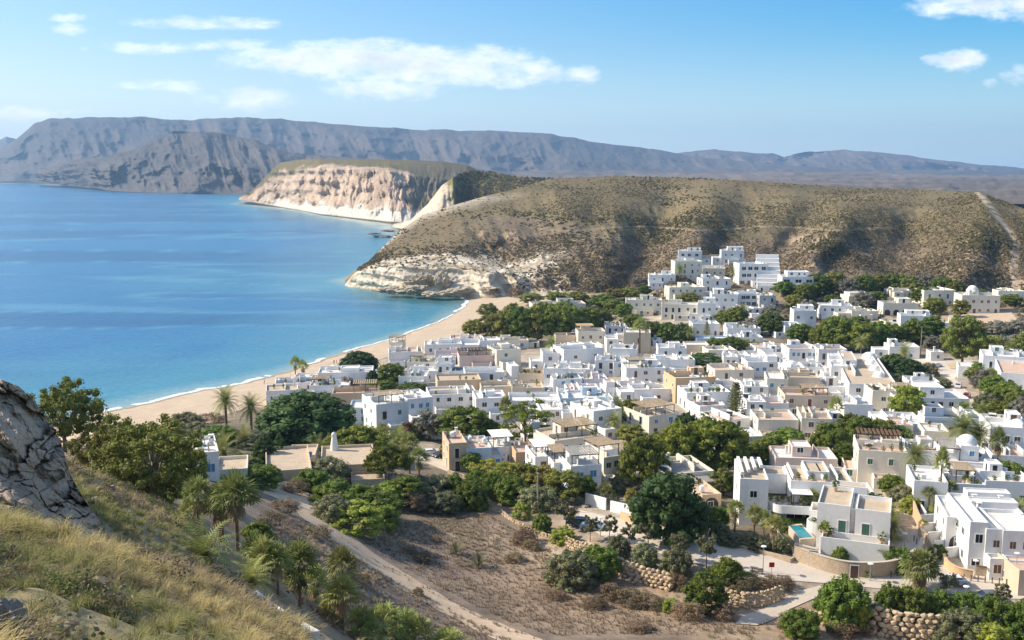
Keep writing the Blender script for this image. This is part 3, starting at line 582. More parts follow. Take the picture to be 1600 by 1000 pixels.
far_loft('mountain_range', {1000: [(290, 7600), (275, 8200), (262, 8800), (250, 9300), (246, 9600), (260, 10600)], 1085: [(290, 7600), (272, 8200), (258, 8800), (246, 9300), (236, 9600), (255, 10600)], 1115: [(290, 7600), (272, 8200), (257, 8800), (244, 9300), (233, 9600), (255, 10600)], 1180: [(290, 7600), (274, 8200), (260, 8800), (249, 9300), (240, 9600), (258, 10600)], 1207: [(290, 7600), (274, 8200), (260, 8800), (248, 9300), (239, 9600), (258, 10600)], 1226: [(290, 7600), (276, 8200), (262, 8800), (252, 9300), (245, 9600), (260, 10600)], 1260: [(290, 7600), (274, 8200), (260, 8800), (246, 9300), (237, 9600), (256, 10600)], 1320: [(292, 7600), (275, 8200), (260, 8800), (245, 9300), (234, 9600), (255, 10600)], 1390: [(294, 7600), (276, 8200), (262, 8800), (250, 9300), (240, 9600), (258, 10600)], 1500: [(298, 7600), (284, 8200), (272, 8800), (262, 9300), (254, 9600), (270, 10600)], 1600: [(300, 7600), (288, 8200), (278, 8800), (270, 9300), (263, 9600), (275, 10600)], 1750: [(302, 7600), (292, 8200), (284, 8800), (277, 9300), (270, 9600), (280, 10600)], 2100: [(304, 7600), (296, 8200), (288, 8800), (280, 9300), (274, 9600), (282, 10600)]},
         None, 1000, 2100, 2.4, 60, 1.0, mcol((.15, .115, .10), (.095, .08, .068), .0014), .045, 7.0)
far_loft('coastal_ridge', {60: [(285, 5200), (281, 5300), (274, 5400), (266, 5500), (262, 5600), (275, 6200)], 120: [(291, 4500), (282, 4600), (270, 4700), (258, 4800), (249, 4900), (265, 6000)], 160: [(297, 3950), (284, 4050), (270, 4200), (258, 4350), (246, 4500), (262, 5600)], 200: [(300, 3650), (284, 3800), (268, 4000), (252, 4200), (236, 4400), (255, 5500)], 270: [(302, 3450), (280, 3650), (256, 3900), (230, 4200), (206, 4450), (240, 5500)], 340: [(303, 3350), (280, 3600), (256, 3900), (232, 4200), (207, 4500), (240, 5500)], 400: [(304, 3280), (284, 3550), (262, 3850), (240, 4200), (219, 4500), (250, 5500)], 450: [(305, 3250), (290, 3500), (272, 3800), (254, 4200), (238, 4500), (255, 5500)], 560: [(304, 3250), (292, 3500), (278, 3800), (262, 4200), (248, 4500), (262, 5500)], 660: [(304, 3250), (294, 3500), (282, 3800), (270, 4200), (258, 4500), (270, 5500)], 800: [(306, 3250), (298, 3500), (288, 3800), (278, 4200), (268, 4500), (276, 5500)]},
         None, 60, 800, 1.4, 80, 1.3, mcol((.115, .098, .085), (.066, .06, .056), .003), .05, 4.0, .016)
far_loft('distant_peak', {-120: [(282, 9000), (278, 9100), (274, 9300), (270, 9500), (266, 9700), (270, 10500)], -10: [(279, 9000), (264, 9100), (248, 9300), (234, 9500), (224, 9700), (250, 10500)], 10: [(279, 9000), (262, 9100), (244, 9300), (228, 9500), (214, 9700), (240, 10500)], 24: [(279, 9000), (264, 9100), (247, 9300), (232, 9500), (217, 9700), (240, 10500)], 70: [(279, 9000), (270, 9100), (260, 9300), (248, 9500), (238, 9700), (250, 10500)]}, None, -120, 70, 2, 20, .6, mcol((.17, .13, .11), (.12, .1, .08), .001), .03, 1.0)
far_loft('plain', {800: [(312, 1500), (296, 2300), (283, 3300), (275, 4300), (267, 5400), (276, 7000)], 1300: [(316, 1400), (299, 2200), (284, 3300), (276, 4300), (268, 5400), (276, 7000)], 1560: [(318, 1300), (300, 2100), (287, 3200), (280, 4300), (274, 5400), (280, 7000)], 2200: [(330, 1200), (305, 2000), (290, 3200), (282, 4300), (276, 5400), (282, 7000)]}, None, 800, 2200, 3, 60, 1.6, mcol((.19, .15, .12), (.12, .10, .08), .003), .035, 9.0, .02)
CLK = {372: [(312, 2330), (311.6, 2350), (311, 2370), (310, 2390), (309, 2410), (309.5, 2500)], 395: [(316, 2270), (312, 2275), (306, 2285), (301, 2300), (297, 2330), (304, 2500)], 415: [(320, 2180), (313, 2185), (298, 2200), (286, 2215), (276, 2240), (290, 2500)], 437: [(324, 2100), (314, 2105), (290, 2125), (268, 2145), (254, 2190), (268, 2500)], 470: [(330, 1930), (318, 1935), (290, 1960), (266, 1985), (249, 2080), (260, 2450)], 500: [(336, 1740), (320, 1746), (290, 1775), (264, 1810), (248, 1960), (258, 2400)], 560: [(343, 1570), (324, 1580), (292, 1620), (265, 1670), (248, 1900), (258, 2350)], 610: [(349, 1450), (326, 1465), (295, 1520), (268, 1590), (249, 1880), (258, 2350)], 640: [(350, 1440), (330, 1475), (300, 1540), (274, 1620), (250, 1880), (258, 2350)], 690: [(352, 1420), (334, 1500), (306, 1600), (280, 1700), (252, 1900), (262, 2350)], 730: [(353, 1410), (338, 1520), (312, 1640), (286, 1740), (258, 1920), (266, 2350)], 760: [(354, 1410), (340, 1540), (318, 1660), (295, 1760), (272, 1940), (278, 2350)]}
def clcol(P, px, py, t):
    x, y, z = P.T; n = fbm(x * .02, y * .02, z * .03, o=5); n2 = fbm(x * .05, y * .02, z * .008, o=4)
    c = lerpc((.51, .385, .28), (.36, .265, .19), n2 + .5)
    wh = np.clip((.27 - t + .12 * n) / .05, 0, 1) * np.clip((px - 400) / 40, 0, 1); c = lerpc(c, (.62, .55, .46), wh)
    gr = np.clip((t - .74 + .14 * n) / .09, 0, 1); c = lerpc(c, (.15, .125, .06), gr)
    c = lerpc(c, (.15, .125, .075), np.clip((px - 635 + 20 * n) / 12, 0, 1) * np.clip((t - .22) / .08, 0, 1) * .85)  # right part darkened: the gully's shadow is put into the cliff colour
    return lerpc(c, (.12, .10, .07), np.clip((.04 - t) / .02, 0, 1))
def cl_noise(P, px, py, t):
    x, y, z = P.T; b = np.sin(np.clip(t, 0, 1) * math.pi)
    P[:, 1] += b * (14 * ridged(px * .05 + .3 * fbm(px * .03, z * .02), z * .012, 5) + 7 * fbm(px * .16, z * .05, o=5) + 4 * np.sin(z * .3 + 3 * fbm(px * .03, z * .01))); P[:, 0] += b * 4 * fbm(px * .07, z * .05 + 8, o=4)
    return P
def ev_keys(keys):
    n = len(next(iter(keys.values())))
    def ev(p, t):
        r = interp_keys(keys, p); tt = np.clip(t * (n - 2), 0, n - 1.001); i = tt.astype(int); f = tt - i; k = np.arange(len(p))
        a, b = r[k, i], r[k, i + 1]; return a[:, 0] + (b[:, 0] - a[:, 0]) * f, a[:, 1] + (b[:, 1] - a[:, 1]) * f
    return ev
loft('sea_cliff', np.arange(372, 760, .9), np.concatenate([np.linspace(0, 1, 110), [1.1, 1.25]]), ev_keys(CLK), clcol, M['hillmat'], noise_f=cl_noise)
HDK = {612: [(354, 1270), (353, 1275), (352, 1280), (351, 1285), (350.5, 1290), (352, 1350)], 640: [(360, 1180), (354, 1190), (350, 1200), (347, 1215), (345, 1230), (350, 1350)], 668: [(366, 1120), (352, 1130), (340, 1150), (328, 1170), (319, 1195), (330, 1400)], 690: [(366, 1100), (345, 1115), (325, 1140), (306, 1165), (290, 1200), (305, 1450)], 708: [(364, 1090), (345, 1110), (320, 1140), (297, 1170), (277, 1210), (292, 1500)], 730: [(360, 1090), (342, 1120), (315, 1170), (290, 1230), (268, 1320), (282, 1600)], 765: [(352, 1090), (335, 1130), (312, 1190), (290, 1270), (268, 1380), (282, 1650)], 800: [(345, 1090), (330, 1140), (310, 1210), (290, 1300), (275, 1400), (286, 1700)], 860: [(330, 1090), (318, 1150), (305, 1230), (292, 1320), (279, 1420), (288, 1700)], 960: [(320, 1090), (312, 1150), (302, 1230), (292, 1320), (280, 1420), (288, 1700)]}
def hdcol(P, px, py, t):
    x, y, z = P.T; n = fbm(x * .03, y * .03, z * .04, o=5)
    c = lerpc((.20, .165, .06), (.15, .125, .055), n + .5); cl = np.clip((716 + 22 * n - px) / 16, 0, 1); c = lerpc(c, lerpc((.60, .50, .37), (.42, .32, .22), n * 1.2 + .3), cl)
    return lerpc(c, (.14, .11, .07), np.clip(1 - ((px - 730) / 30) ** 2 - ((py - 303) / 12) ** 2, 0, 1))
def hd_noise(P, px, py, t):
    b = np.sin(np.clip(t, 0, 1) * math.pi); P[:, 1] += b * (10 * ridged(px * .05, P[:, 2] * .02, 4)); return P
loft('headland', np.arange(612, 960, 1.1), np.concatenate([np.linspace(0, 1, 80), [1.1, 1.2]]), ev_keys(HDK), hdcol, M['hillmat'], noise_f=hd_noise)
# ------------------------------------------------------------------ houses
def window_mesh(pane, arched=False):
    """unit window: opening 1 x 1 centred on x, sill at z = 0, wall plane at y = 0 looking to -y; frame proud of the wall, pane set back inside it"""
    b = MB(); t = .10
    b.box(-.5 - t, -.5, -.07, .02, -t, 1 + t, 0); b.box(.5, .5 + t, -.07, .02, -t, 1 + t, 0); b.box(-.5, .5, -.07, .02, 1, 1 + t, 0); b.box(-.5, .5, -.10, .02, -t, 0, 0)
    b.box(-.5, .5, -.015, .02, 0, 1, 1); b.box(-.025, .025, -.03, -.012, 0, 1, 0)
    return b.mesh('window', [M['frame'], M[pane]])
WM = {k: window_mesh(k) for k in ('glass', 'wood', 'bluepaint', 'greenpaint')}
def door_mesh(pane):
    b = MB(); t = .10
    b.box(-.5 - t, -.5, -.06, .02, 0, 1 + t * .6, 0); b.box(.5, .5 + t, -.06, .02, 0, 1 + t * .6, 0); b.box(-.5, .5, -.06, .02, 1, 1 + t * .6, 0); b.box(-.5, .5, -.02, .02, 0, 1, 1)
    b.box(-.40, -.05, -.035, -.018, .08, .46, 1); b.box(.05, .40, -.035, -.018, .08, .46, 1); b.box(-.4, -.05, -.035, -.018, .54, .94, 1); b.box(.05, .4, -.035, -.018, .54, .94, 1)
    return b.mesh('door', [M['frame'], M[pane]])
DM = {k: door_mesh(k) for k in ('wood', 'bluepaint', 'greenpaint', 'glass')}
def chimney_mesh():
    b = MB(); b.box(-.35, .35, -.3, .3, -.6, 1.25); b.box(-.28, -.18, -.24, .24, 1.25, 1.6); b.box(.18, .28, -.24, .24, 1.25, 1.6); b.box(-.44, .44, -.38, .38, 1.6, 1.74)
    return b.mesh('chimney', M['white'])
def cone_chimney_mesh():
    b = MB(); b.lathe([(.55, -.5), (.5, .6), (.34, 1.7), (.30, 2.0), (.36, 2.05), (.30, 2.3), (.0, 2.5)], 14); return b.mesh('chimney', M['white'], True)
def tank_mesh():
    b = MB(); b.lathe([(0, .3), (.45, .3), (.48, .4), (.48, 1.2), (.4, 1.32), (0, 1.36)], 14, 0); [b.box(x - .04, x + .04, y - .04, y + .04, 0, .32, 1) for x in (-.3, .3) for y in (-.3, .3)]
    return b.mesh('water_tank', [M['frame'], M['metal']])
def ac_mesh():
    b = MB(); b.box(-.42, .42, -.16, .16, .1, .75, 0); b.box(-.3, .3, -.175, -.162, .18, .68, 1); b.box(-.4, -.3, -.14, .14, 0, .1, 1); b.box(.3, .4, -.14, .14, 0, .1, 1)
    return b.mesh('air_conditioner', [M['frame'], M['metal']])
def aerial_mesh():
    b = MB(); b.tube([(0, 0, 0), (0, 0, 2.6)], [.03, .025], 5); [b.box(-.45 + .06 * k, .45 - .06 * k, -.012, .012, 2.2 + .08 * k - .012, 2.2 + .08 * k + .012) for k in range(5)]
    return b.mesh('aerial', M['metal'])
def pot_mesh():
    b = MB(); b.lathe([(0, 0), (.22, 0), (.32, .5), (.27, .5), (0, .45)], 10, 0)
    for k in range(46):
        a = rnd.uniform(0, 6.28); r = rnd.uniform(0, .45); z = rnd.uniform(.55, 1.35); s = .2
        u = Vector((rnd.gauss(0, 1), rnd.gauss(0, 1), rnd.gauss(0, 1))).normalized(); w = u.orthogonal().normalized()
        c = Vector((r * math.cos(a), r * math.sin(a), z)); b.add([c - u * s, c + w * s * .5, c + u * s, c - w * s * .5], [(0, 1, 2, 3)], 1)
    return b.mesh('potted_plant', [M['terra'], M['lfgreen']])
def washing_mesh():
    b = MB()
    for x in (-1.5, 1.5): b.tube([(x, 0, 0), (x, 0, 1.7)], [.03, .03], 5, 0)
    b.tube([(-1.5, 0, 1.65), (0, 0, 1.58), (1.5, 0, 1.65)], [.01, .01, .01], 4, 0)
    for k, (x, w_, h_) in enumerate(((-1.3, .5, .8), (-.7, .6, .5), (0, .45, .9), (.6, .7, .6))): b.add([(x, 0, 1.6), (x + w_, .0, 1.6), (x + w_, .04, 1.6 - h_), (x, .05, 1.6 - h_)], [(0, 1, 2, 3)], 1 + k % 3)
    return b.mesh('washing_line', [M['metal'], M['canvas'], M['bluepaint'], M['terra']])
def solar_mesh():
    b = MB(); b.add([(-.9, -.5, .25), (.9, -.5, .25), (.9, .5, 1.0), (-.9, .5, 1.0), (-.9, -.5, .2), (.9, -.5, .2), (.9, .5, .95), (-.9, .5, .95)], [(0, 1, 2, 3), (7, 6, 5, 4), (0, 4, 5, 1), (2, 6, 7, 3)], 0); [b.box(x - .03, x + .03, .4, .46, 0, .9, 1) for x in (-.7, .7)]; [b.box(x - .03, x + .03, -.46, -.4, 0, .24, 1) for x in (-.7, .7)]
    b.tube([(-.8, .62, 1.05), (.8, .62, 1.05)], [.22, .22], 10, 1); return b.mesh('solar_heater', [M['glass'], M['frame']])
def unit_deck():
    b = MB(); n = 11
    for k in range(n): b.box(-.5 + k / n, -.5 + (k + .62) / n, -.5, .5, 0, 1)
    return b.mesh('canopy', M['reed'])
WSM, SOM = washing_mesh(), solar_mesh()
CHM, CCH, TKM, ACM, AEM, POM, DKM = chimney_mesh(), cone_chimney_mesh(), tank_mesh(), ac_mesh(), aerial_mesh(), pot_mesh(), unit_deck()
def dome_mesh():
    b = MB(); b.lathe([(1, -.4), (1, .05)] + [(math.cos(a) * .96, .05 + math.sin(a) * .86) for a in np.linspace(0, 1.5, 8)] + [(.0, .93)], 22)
    return b.mesh('dome', M['white'], True)
DOM = dome_mesh()
def split_pane(me):
    r = []
    for mi, nm in ((0, me.name), (1, 'pane')):
        bm = bmesh.new(); bm.from_mesh(me); bmesh.ops.delete(bm, geom=[f for f in bm.faces if f.material_index != mi], context='FACES')
        m2 = bpy.data.meshes.new(nm); bm.to_mesh(m2); bm.free(); [m2.materials.append(m_) for m_ in me.materials]; r.append(m2)
    return r
SPL = {}
NEAR = False
def put(me, name, parent, x, y, z, rz=0, s=(1, 1, 1)):
    if NEAR and name in ('window', 'door', 'balcony_door'):
        if me not in SPL: SPL[me] = split_pane(me)
        o = link(name, SPL[me][0], parent, (x, y, z), rz); o.scale = s; link('pane' if name == 'window' else 'door_leaf', SPL[me][1], o); return o
    o = link(name, me, parent, (x, y, z), rz); o.scale = s; return o
HN = 0
def pergola_parts(root, x0, x1, y0, y1, z, h=2.4, cover='reed', post='darkpost'):
    b = MB(); nx = max(2, int((x1 - x0) / 2.8) + 1)
    for k in range(nx):
        x = x0 + .12 + (x1 - x0 - .24) * k / (nx - 1)
        for y in (y0 + .12, y1 - .12): b.box(x - .07, x + .07, y - .07, y + .07, z, z + h)
    for y in (y0 + .12, y1 - .12): b.box(x0, x1, y - .06, y + .06, z + h - .01, z + h + .16)
    for x in (x0 + .12, x1 - .12): b.box(x - .055, x + .055, y0, y1, z + h - .012, z + h + .15)
    b.build('pergola_frame', M[post], root)
    if cover == 'canvas':
        c = MB(); c.box(x0 - .15, x1 + .15, y0 - .15, y1 + .15, z + h + .17, z + h + .24); c.build('canopy', M['canvas'], root)
    elif cover:
        o = put(DKM, 'canopy', root, (x0 + x1) / 2, (y0 + y1) / 2, z + h + .165, 0, (x1 - x0 + .3, y1 - y0 + .3, .09))
        if cover != 'reed':
            o.data = DKM.copy(); o.data.materials[0] = M[cover]
def house(l, r, top, base, d=9, yaw=0, col='white', roof='whiteroof', st=None, win=None, side=1, up=(), perg=(), chim=(), dome=(), door=0, pane=None, par=.55, pots=0, clutter=1, arch=0, label='', cat='house', group='white houses of the village', name=None, Y=None, seed=None, rail=False, low=(), slope=0, cone=(), h=None, wsz=None, step=.85):
    """front wall seen in the photo between columns l and r, from row top to row base; d metres deep"""
    global HN, NEAR
    HN += 1; q = random.Random(HN * 7919 + 13)
    px = (l + r) / 2
    P = ground(px, base) if Y is None else Vector([float(v) for v in at(px, float(base), Y)])
    s = (P.y * math.cos(PIT) - (P.z - HC) * math.sin(PIT)) / FP
    w = max(2.5, (r - l) * s / max(.35, math.cos(R(yaw) + math.atan2(P.x, P.y) * 0))); H = (base - top) * s * 1.03 if h is None else h
    NEAR = P.y < 235
    root = empty(name or 'house', P, R(yaw), label, cat, group)
    ns = st if st is not None else max(1, int(round(H / 3.1)))
    wall = MB(); roofs = MB()
    def block(x0, x1, y0, y1, z0, z1, p=par, tt=.22):
        vs = [(x0, y0, z0), (x1, y0, z0), (x1, y1, z0), (x0, y1, z0), (x0, y0, z1), (x1, y0, z1), (x1, y1, z1), (x0, y1, z1),
              (x0 + tt, y0 + tt, z1), (x1 - tt, y0 + tt, z1), (x1 - tt, y1 - tt, z1), (x0 + tt, y1 - tt, z1), (x0 + tt, y0 + tt, z1 - p), (x1 - tt, y0 + tt, z1 - p), (x1 - tt, y1 - tt, z1 - p), (x0 + tt, y1 - tt, z1 - p)]
        fs = [(0, 1, 5, 4), (1, 2, 6, 5), (2, 3, 7, 6), (3, 0, 4, 7)] + [(4 + k, 4 + (k + 1) % 4, 8 + (k + 1) % 4, 8 + k) for k in range(4)] + [(8 + k, 8 + (k + 1) % 4, 12 + (k + 1) % 4, 12 + k) for k in range(4)]
        wall.add(vs, fs); roofs.add(vs[12:16], [(0, 1, 2, 3)])
    block(-w / 2, w / 2, 0, d, -3, H)
    pane = pane or q.choice(['glass', 'glass', 'wood', 'wood', 'bluepaint', 'greenpaint', 'glass'])
    def windows(n, x0, x1, y, z, rot=0, wd=None, hh=None, kinds=(0,)):
        for k in range(n):
            u = (k + .5 + q.uniform(-.16, .16)) / n; ww = wd or q.uniform(.8, 1.25); wh = hh or q.uniform(1.0, 1.35); zz = z + .95
            m_, nm = WM[pane], 'window'
            if q.random() < .22 and not wd: wh = 2.1; zz = z + .05; m_ = DM['wood' if pane == 'wood' else 'glass']; nm = 'balcony_door' if z > 1 else 'door'
            if rot == 0: put(m_, nm, root, x0 + (x1 - x0) * u, y, zz, 0, (ww, 1, wh))
            elif rot < 0: put(m_, nm, root, y, x0 + (x1 - x0) * u, zz, R(-90), (ww, 1, wh))   # wall looking to -x
            else: put(m_, nm, root, y, x0 + (x1 - x0) * u, zz, R(90), (ww, 1, wh))
    wz_ = wsz
    nf = win if win is not None else max(1, int(w / 3.6))
    for k in range(ns):
        z = k * (H - par) / ns
        if nf: windows(nf, -w / 2 + .5, w / 2 - .5, 0, z, 0, *(wz_ or ()))
        sd_ = max(1, int(d / 4.5)) if side else 0
        if side: windows(sd_, .6, d - .6, -w / 2 if side > 0 else w / 2, z, -1 if side > 0 else 1)
    if door: put(DM[pane if pane != 'glass' else 'wood'], 'door', root, q.uniform(-.3, .3) * w, -.004, 0, 0, (1.05, 1, 2.15))
    if arch:
        b = MB()
        for k in range(arch):
            cx = -w / 2 + w * (k + .5) / arch; rw = min(1.3, w / arch * .36); pts = [(cx - rw, -.03, .0), (cx + rw, -.03, 0)] + [(cx + rw * math.cos(a), -.03, 1.4 + rw * math.sin(a)) for a in np.linspace(0, math.pi, 9)]
            b.add(pts, [tuple(range(len(pts)))])
        b.build('archway', M['glass'], root)
    if clutter and not slope and not low and w > 5 and P.y > 185:      # lean-to rooms and walled terraces in front and beside
        low = []
        if q.random() < .65: a0 = q.uniform(-.05, .45); low.append((a0, a0 + q.uniform(.3, .55), -q.uniform(.22, .45), -.005, q.uniform(2.1, 3.0)))
        if q.random() < .5: sd2 = q.uniform(.25, .5); low.append((1.005, 1 + sd2, q.uniform(.0, .2), q.uniform(.6, 1), q.uniform(2.3, 3.6)) if q.random() < .5 else (-sd2, -.005, q.uniform(.0, .2), q.uniform(.6, 1), q.uniform(2.3, 3.6)))
    if clutter and not slope and w > 6:                       # stair hut and dividing walls of the roof terrace
        if not up and q.random() < .6:
            a0 = q.uniform(.02, .6); g_ = q.uniform(.35, .6); up = list(up) + [(a0, a0 + q.uniform(.25, .4), g_, min(.97, g_ + q.uniform(.3, .45)), q.uniform(1.3, 2.5))]
        for k in range(q.randint(1, 3)):
            f = q.uniform(-.35, .42) * w; hgt_ = q.uniform(.5, 1.1)
            if q.random() < .6: wall.box(f, f + .2, .3 + q.uniform(0, .3) * d, d - .3, H - par - .01, H - par + hgt_ + .4)
            else: g_ = q.uniform(.3, .7) * d; wall.box(-w / 2 + .26, q.uniform(-.1, .45) * w, g_, g_ + .2, H - par - .015, H - par + hgt_ + .37)
    for (f0, f1, g0, g1, hh, *rest) in up:
        x0, x1 = -w / 2 + f0 * w + .04, -w / 2 + f1 * w - .04; y0, y1 = g0 * d + .05, g1 * d - .05
        block(x0, x1, y0, y1, H - par - .02, H - par + hh, .3)
        if x1 - x0 > 1.6 and y1 - y0 > 1.2:
            windows(max(1, int((x1 - x0) / 3.4)), x0 + .2, x1 - .2, y0, H - par + .02 if hh > 2 else H - par - 5)
            if hh > 2: put(DM[pane], 'door', root, x0, (y0 + y1) / 2, H - par, R(-90), (.9, 1, 2.0))
    for (f0, f1, g0, g1, hh, *rest) in low:          # lower volumes and terraces in front or beside
        x0, x1 = -w / 2 + f0 * w, -w / 2 + f1 * w; block(x0 + .03, x1 - .03, g0 * d, g1 * d - .03, -3, hh, .5)
        if hh > 2.2: windows(max(1, int((x1 - x0) / 3.6)), x0 + .3, x1 - .3, g0 * d, 0)
    if slope:
        for k in range(slope): block(-w / 2 + .05, w / 2 - .05, (k + 1) / (slope + 1) * d, d - .05 - .02 * k, H - par - .02, H - par + step * (k + 1), .2)
    wall.build('wall', M[col], root); roofs.build('roof', M[roof], root)
    for (f0, f1, g0, g1, *rest) in [p for p in perg if p[2] < 0]: pergola_parts(root, -w / 2 + f0 * w, -w / 2 + f1 * w, g0 * d, g1 * d - .05, 0, H - par - .4, rest[1], rest[2])
    for (f0, f1, g0, g1, *rest) in [p for p in perg if p[2] >= 0]: pergola_parts(root, -w / 2 + f0 * w, -w / 2 + f1 * w, g0 * d, g1 * d, H - par, rest[0] if rest else 2.4, rest[1] if len(rest) > 1 else 'reed', rest[2] if len(rest) > 2 else 'darkpost')
    for (fx, fy) in chim: put(CHM, 'chimney', root, -w / 2 + fx * w, fy * d, H - par)
    for (fx, fy, sc_) in cone: put(CCH, 'chimney', root, -w / 2 + fx * w, fy * d, H - par, 0, (sc_,) * 3)
    for (fx, fy, rad, *z_) in dome: put(DOM, 'dome', root, -w / 2 + fx * w, fy * d, H - par + (z_[0] if z_ else 0), 0, (rad, rad, rad))
    if clutter:
        for k in range(q.randint(2, 6)):
            me, nm = q.choice([(ACM, 'air_conditioner'), (TKM, 'water_tank'), (AEM, 'aerial'), (WSM, 'washing_line'), (SOM, 'solar_heater'), (AEM, 'aerial'), (POM, 'potted_plant'), (POM, 'potted_plant')])
            put(me, nm, root, q.uniform(-.38, .38) * w, q.uniform(.3, .9) * d, H - par, q.uniform(0, 6))
        if not chim and q.random() < .35: put(CHM, 'chimney', root, q.uniform(-.4, .4) * w, q.uniform(.5, .9) * d, H - par, 0, (.8, .8, q.uniform(.6, 1.1)))
    for k in range(pots): put(POM, 'potted_plant', root, q.uniform(-.45, .45) * w, q.uniform(.06, .2) * d, H - par, q.uniform(0, 6), (1, 1, q.uniform(.8, 1.4)))
    if rail:
        b = MB(); b.box(-w / 2 + .1, w / 2 - .1, .06, .10, H + .35, H + .40)
        for k in range(int(w / 1.2) + 1): x = -w / 2 + .12 + (w - .24) * k / max(1, int(w / 1.2)); b.box(x - .02, x + .02, .06, .10, H + .002, H + .348)
        b.build('railing', M['metal'], root)
    return root, w, H
h = house
# on the hill foot, behind the village
h(1060, 1096, 393, 412, 9, -8, pane='glass', st=2, wsz=(1.8, 1.6), up=[(.4, .95, .2, .9, 2.2)], label='white flat roofed villa high on the hillside, left of dark colonnade')
h(1096, 1127, 399, 410, 5, 0, col='beige', roof='sandroof', st=1, arch=5, win=0, side=0, clutter=0, label='dark colonnade linking the two highest white villas', cat='colonnade', name='colonnade', group='hill villas')
h(1127, 1162, 392, 411, 10, -6, up=[(.3, .98, .3, .95, 2.6)], st=2, label='white villa with a set back upper storey, right of the dark hillside colonnade')
h(1054, 1097, 409, 436, 10, 4, col='cream', st=3, win=4, label='cream apartment house with rows of windows below the highest left villa')
h(1098, 1132, 420, 440, 9, -10, col='cream', slope=2, label='stepped cream house right of the cream apartment house on the slope')
h(1097, 1143, 436, 454, 10, 8, win=3, label='long white house below the stepped cream house, beside an ochre retaining wall')
h(1014, 1055, 430, 449, 10, -5, win=3, arch=2, label='white villa standing alone at the left edge of the hillside houses')
h(1045, 1102, 449, 468, 10, 6, col='cream', win=5, up=[(.35, .6, .3, .9, 2.3)], label='broad cream house with a row of dark windows below the lone left villa')
h(1154, 1198, 413, 446, 12, 3, st=3, win=4, pane='glass', wsz=(2.3, 1.7), chim=[(.25, .3), (.85, .3), (.95, .3)], label='three storey white hotel block with dark balconies on the slope', cat='hotel', name='hotel')
h(1184, 1220, 447, 456, 44, -12, slope=8, step=1.75, win=3, side=1, clutter=0, label='white terraced hotel wing climbing the slope in wide steps', cat='hotel', name='hotel_wing')
h(1222, 1270, 433, 455, 12, -4, st=2, win=3, pane='glass', wsz=(3.0, 1.6), low=[(.02, .6, -.35, 0, 3)], up=[(.2, .9, .3, .95, 2.8)], label='white house with stacked balconies right of the stepped hotel wing')
h(978, 1034, 469, 492, 9, -5, col='cream', st=2, win=5, label='left half of the long cream terrace of scalloped houses below the hill')
h(1034, 1090, 476, 499, 9, -8, col='cream', st=2, win=5, label='right half of the long cream terrace of scalloped houses below the hill')
h(1090, 1117, 474, 502, 10, -12, st=2, up=[(.3, .95, .3, .95, 2.4)], label='white stepped house adjoining the right end of the cream terrace')
h(1112, 1152, 460, 486, 11, -6, st=2, win=3, up=[(.1, .5, .3, .95, 2.4)], label='tall white stepped house behind the cream terrace, left of the dark pines')
h(1154, 1185, 459, 480, 9, 0, st=2, pane='glass', win=3, wsz=(1.9, 1.6), label='white house with deep dark openings directly below the hotel')
h(1186, 1212, 462, 482, 9, 6, col='grey', st=2, label='greyish house directly below the stepped hotel wing')
h(1176, 1212, 497, 509, 9, 4, col='lilac', st=1, label='small lilac white house among trees below the greyish house')
h(1150, 1178, 482, 491, 8, 0, st=1, win=3, label='low white house under a palm below the hotel')
h(1240, 1274, 486, 516, 10, -6, st=2, up=[(.3, .95, .35, .95, 2.3)], label='white house with layered terraces left of the dark pine crowns')
h(1282, 1330, 478, 499, 10, -10, st=2, win=4, label='long white villa among pines, right of the layered white house')
h(1325, 1367, 463, 479, 10, 5, st=1, win=3, col='cream', up=[(.1, .8, .2, .9, 2.0)], label='cream villa with a hipped cap among the trees under the brown hill')
h(1391, 1427, 454, 464, 9, 0, col='cream', st=1, win=3, label='low cream house half hidden by trees near the hill foot')
h(1442, 1492, 454, 478, 10, 3, col='cream', st=2, win=3, label='square cream house behind a large dark tree at the hill foot')
h(1380, 1434, 474, 493, 9, -4, col='cream', st=1, arch=4, win=0, up=[(.45, .8, .2, .9, 2.4)], label='cream villa with a row of arches in the middle of the trees')
h(1503, 1560, 462, 490, 11, -6, col='cream', st=2, win=5, arch=0, dome=[(.35, .4, 2.4, 2.4)], up=[(.22, .48, .2, .6, 2.6)], label='cream villa with a domed tower at the hill foot on the right')
h(1384, 1412, 503, 517, 8, 0, col='cream', st=1, label='small cream house left of the bright white block among the trees')
h(1408, 1456, 494, 522, 9, -12, st=2, win=2, up=[(.2, .9, .3, .9, 2.2)], label='bright white cubic house among the trees behind the crossroads')
h(1082, 1124, 506, 525, 9, 0, st=1, win=3, label='low white house with a yellow frame behind it, below the dark pines')
h(1136, 1188, 513, 529, 9, 0, st=1, win=5, pots=4, label='low white house with shrubs on its terrace under the pines')
h(1088, 1140, 529, 541, 7, 0, col='blue', st=1, win=0, clutter=0, label='long plain bluish shaded wall building in front of the green hedge trees')  # the wall's blue shade is put into its plaster colour
h(1145, 1192, 527, 538, 8, 0, st=1, win=2, label='low white house with a long parapet right of the hedge trees')
h(832, 916, 475, 487, 12, 8, col='cream', roof='greyroof', st=1, win=8, label='long low beach restaurant with a grey metal roof among trees', cat='restaurant', name='restaurant')
h(1454, 1474, 550, 564, 5, -5, st=1, label='small white kiosk standing alone at the crossroads', cat='kiosk', name='kiosk')
h(1390, 1435, 542, 562, 9, -8, st=1, win=2, label='white house behind the palm left of the crossroads')
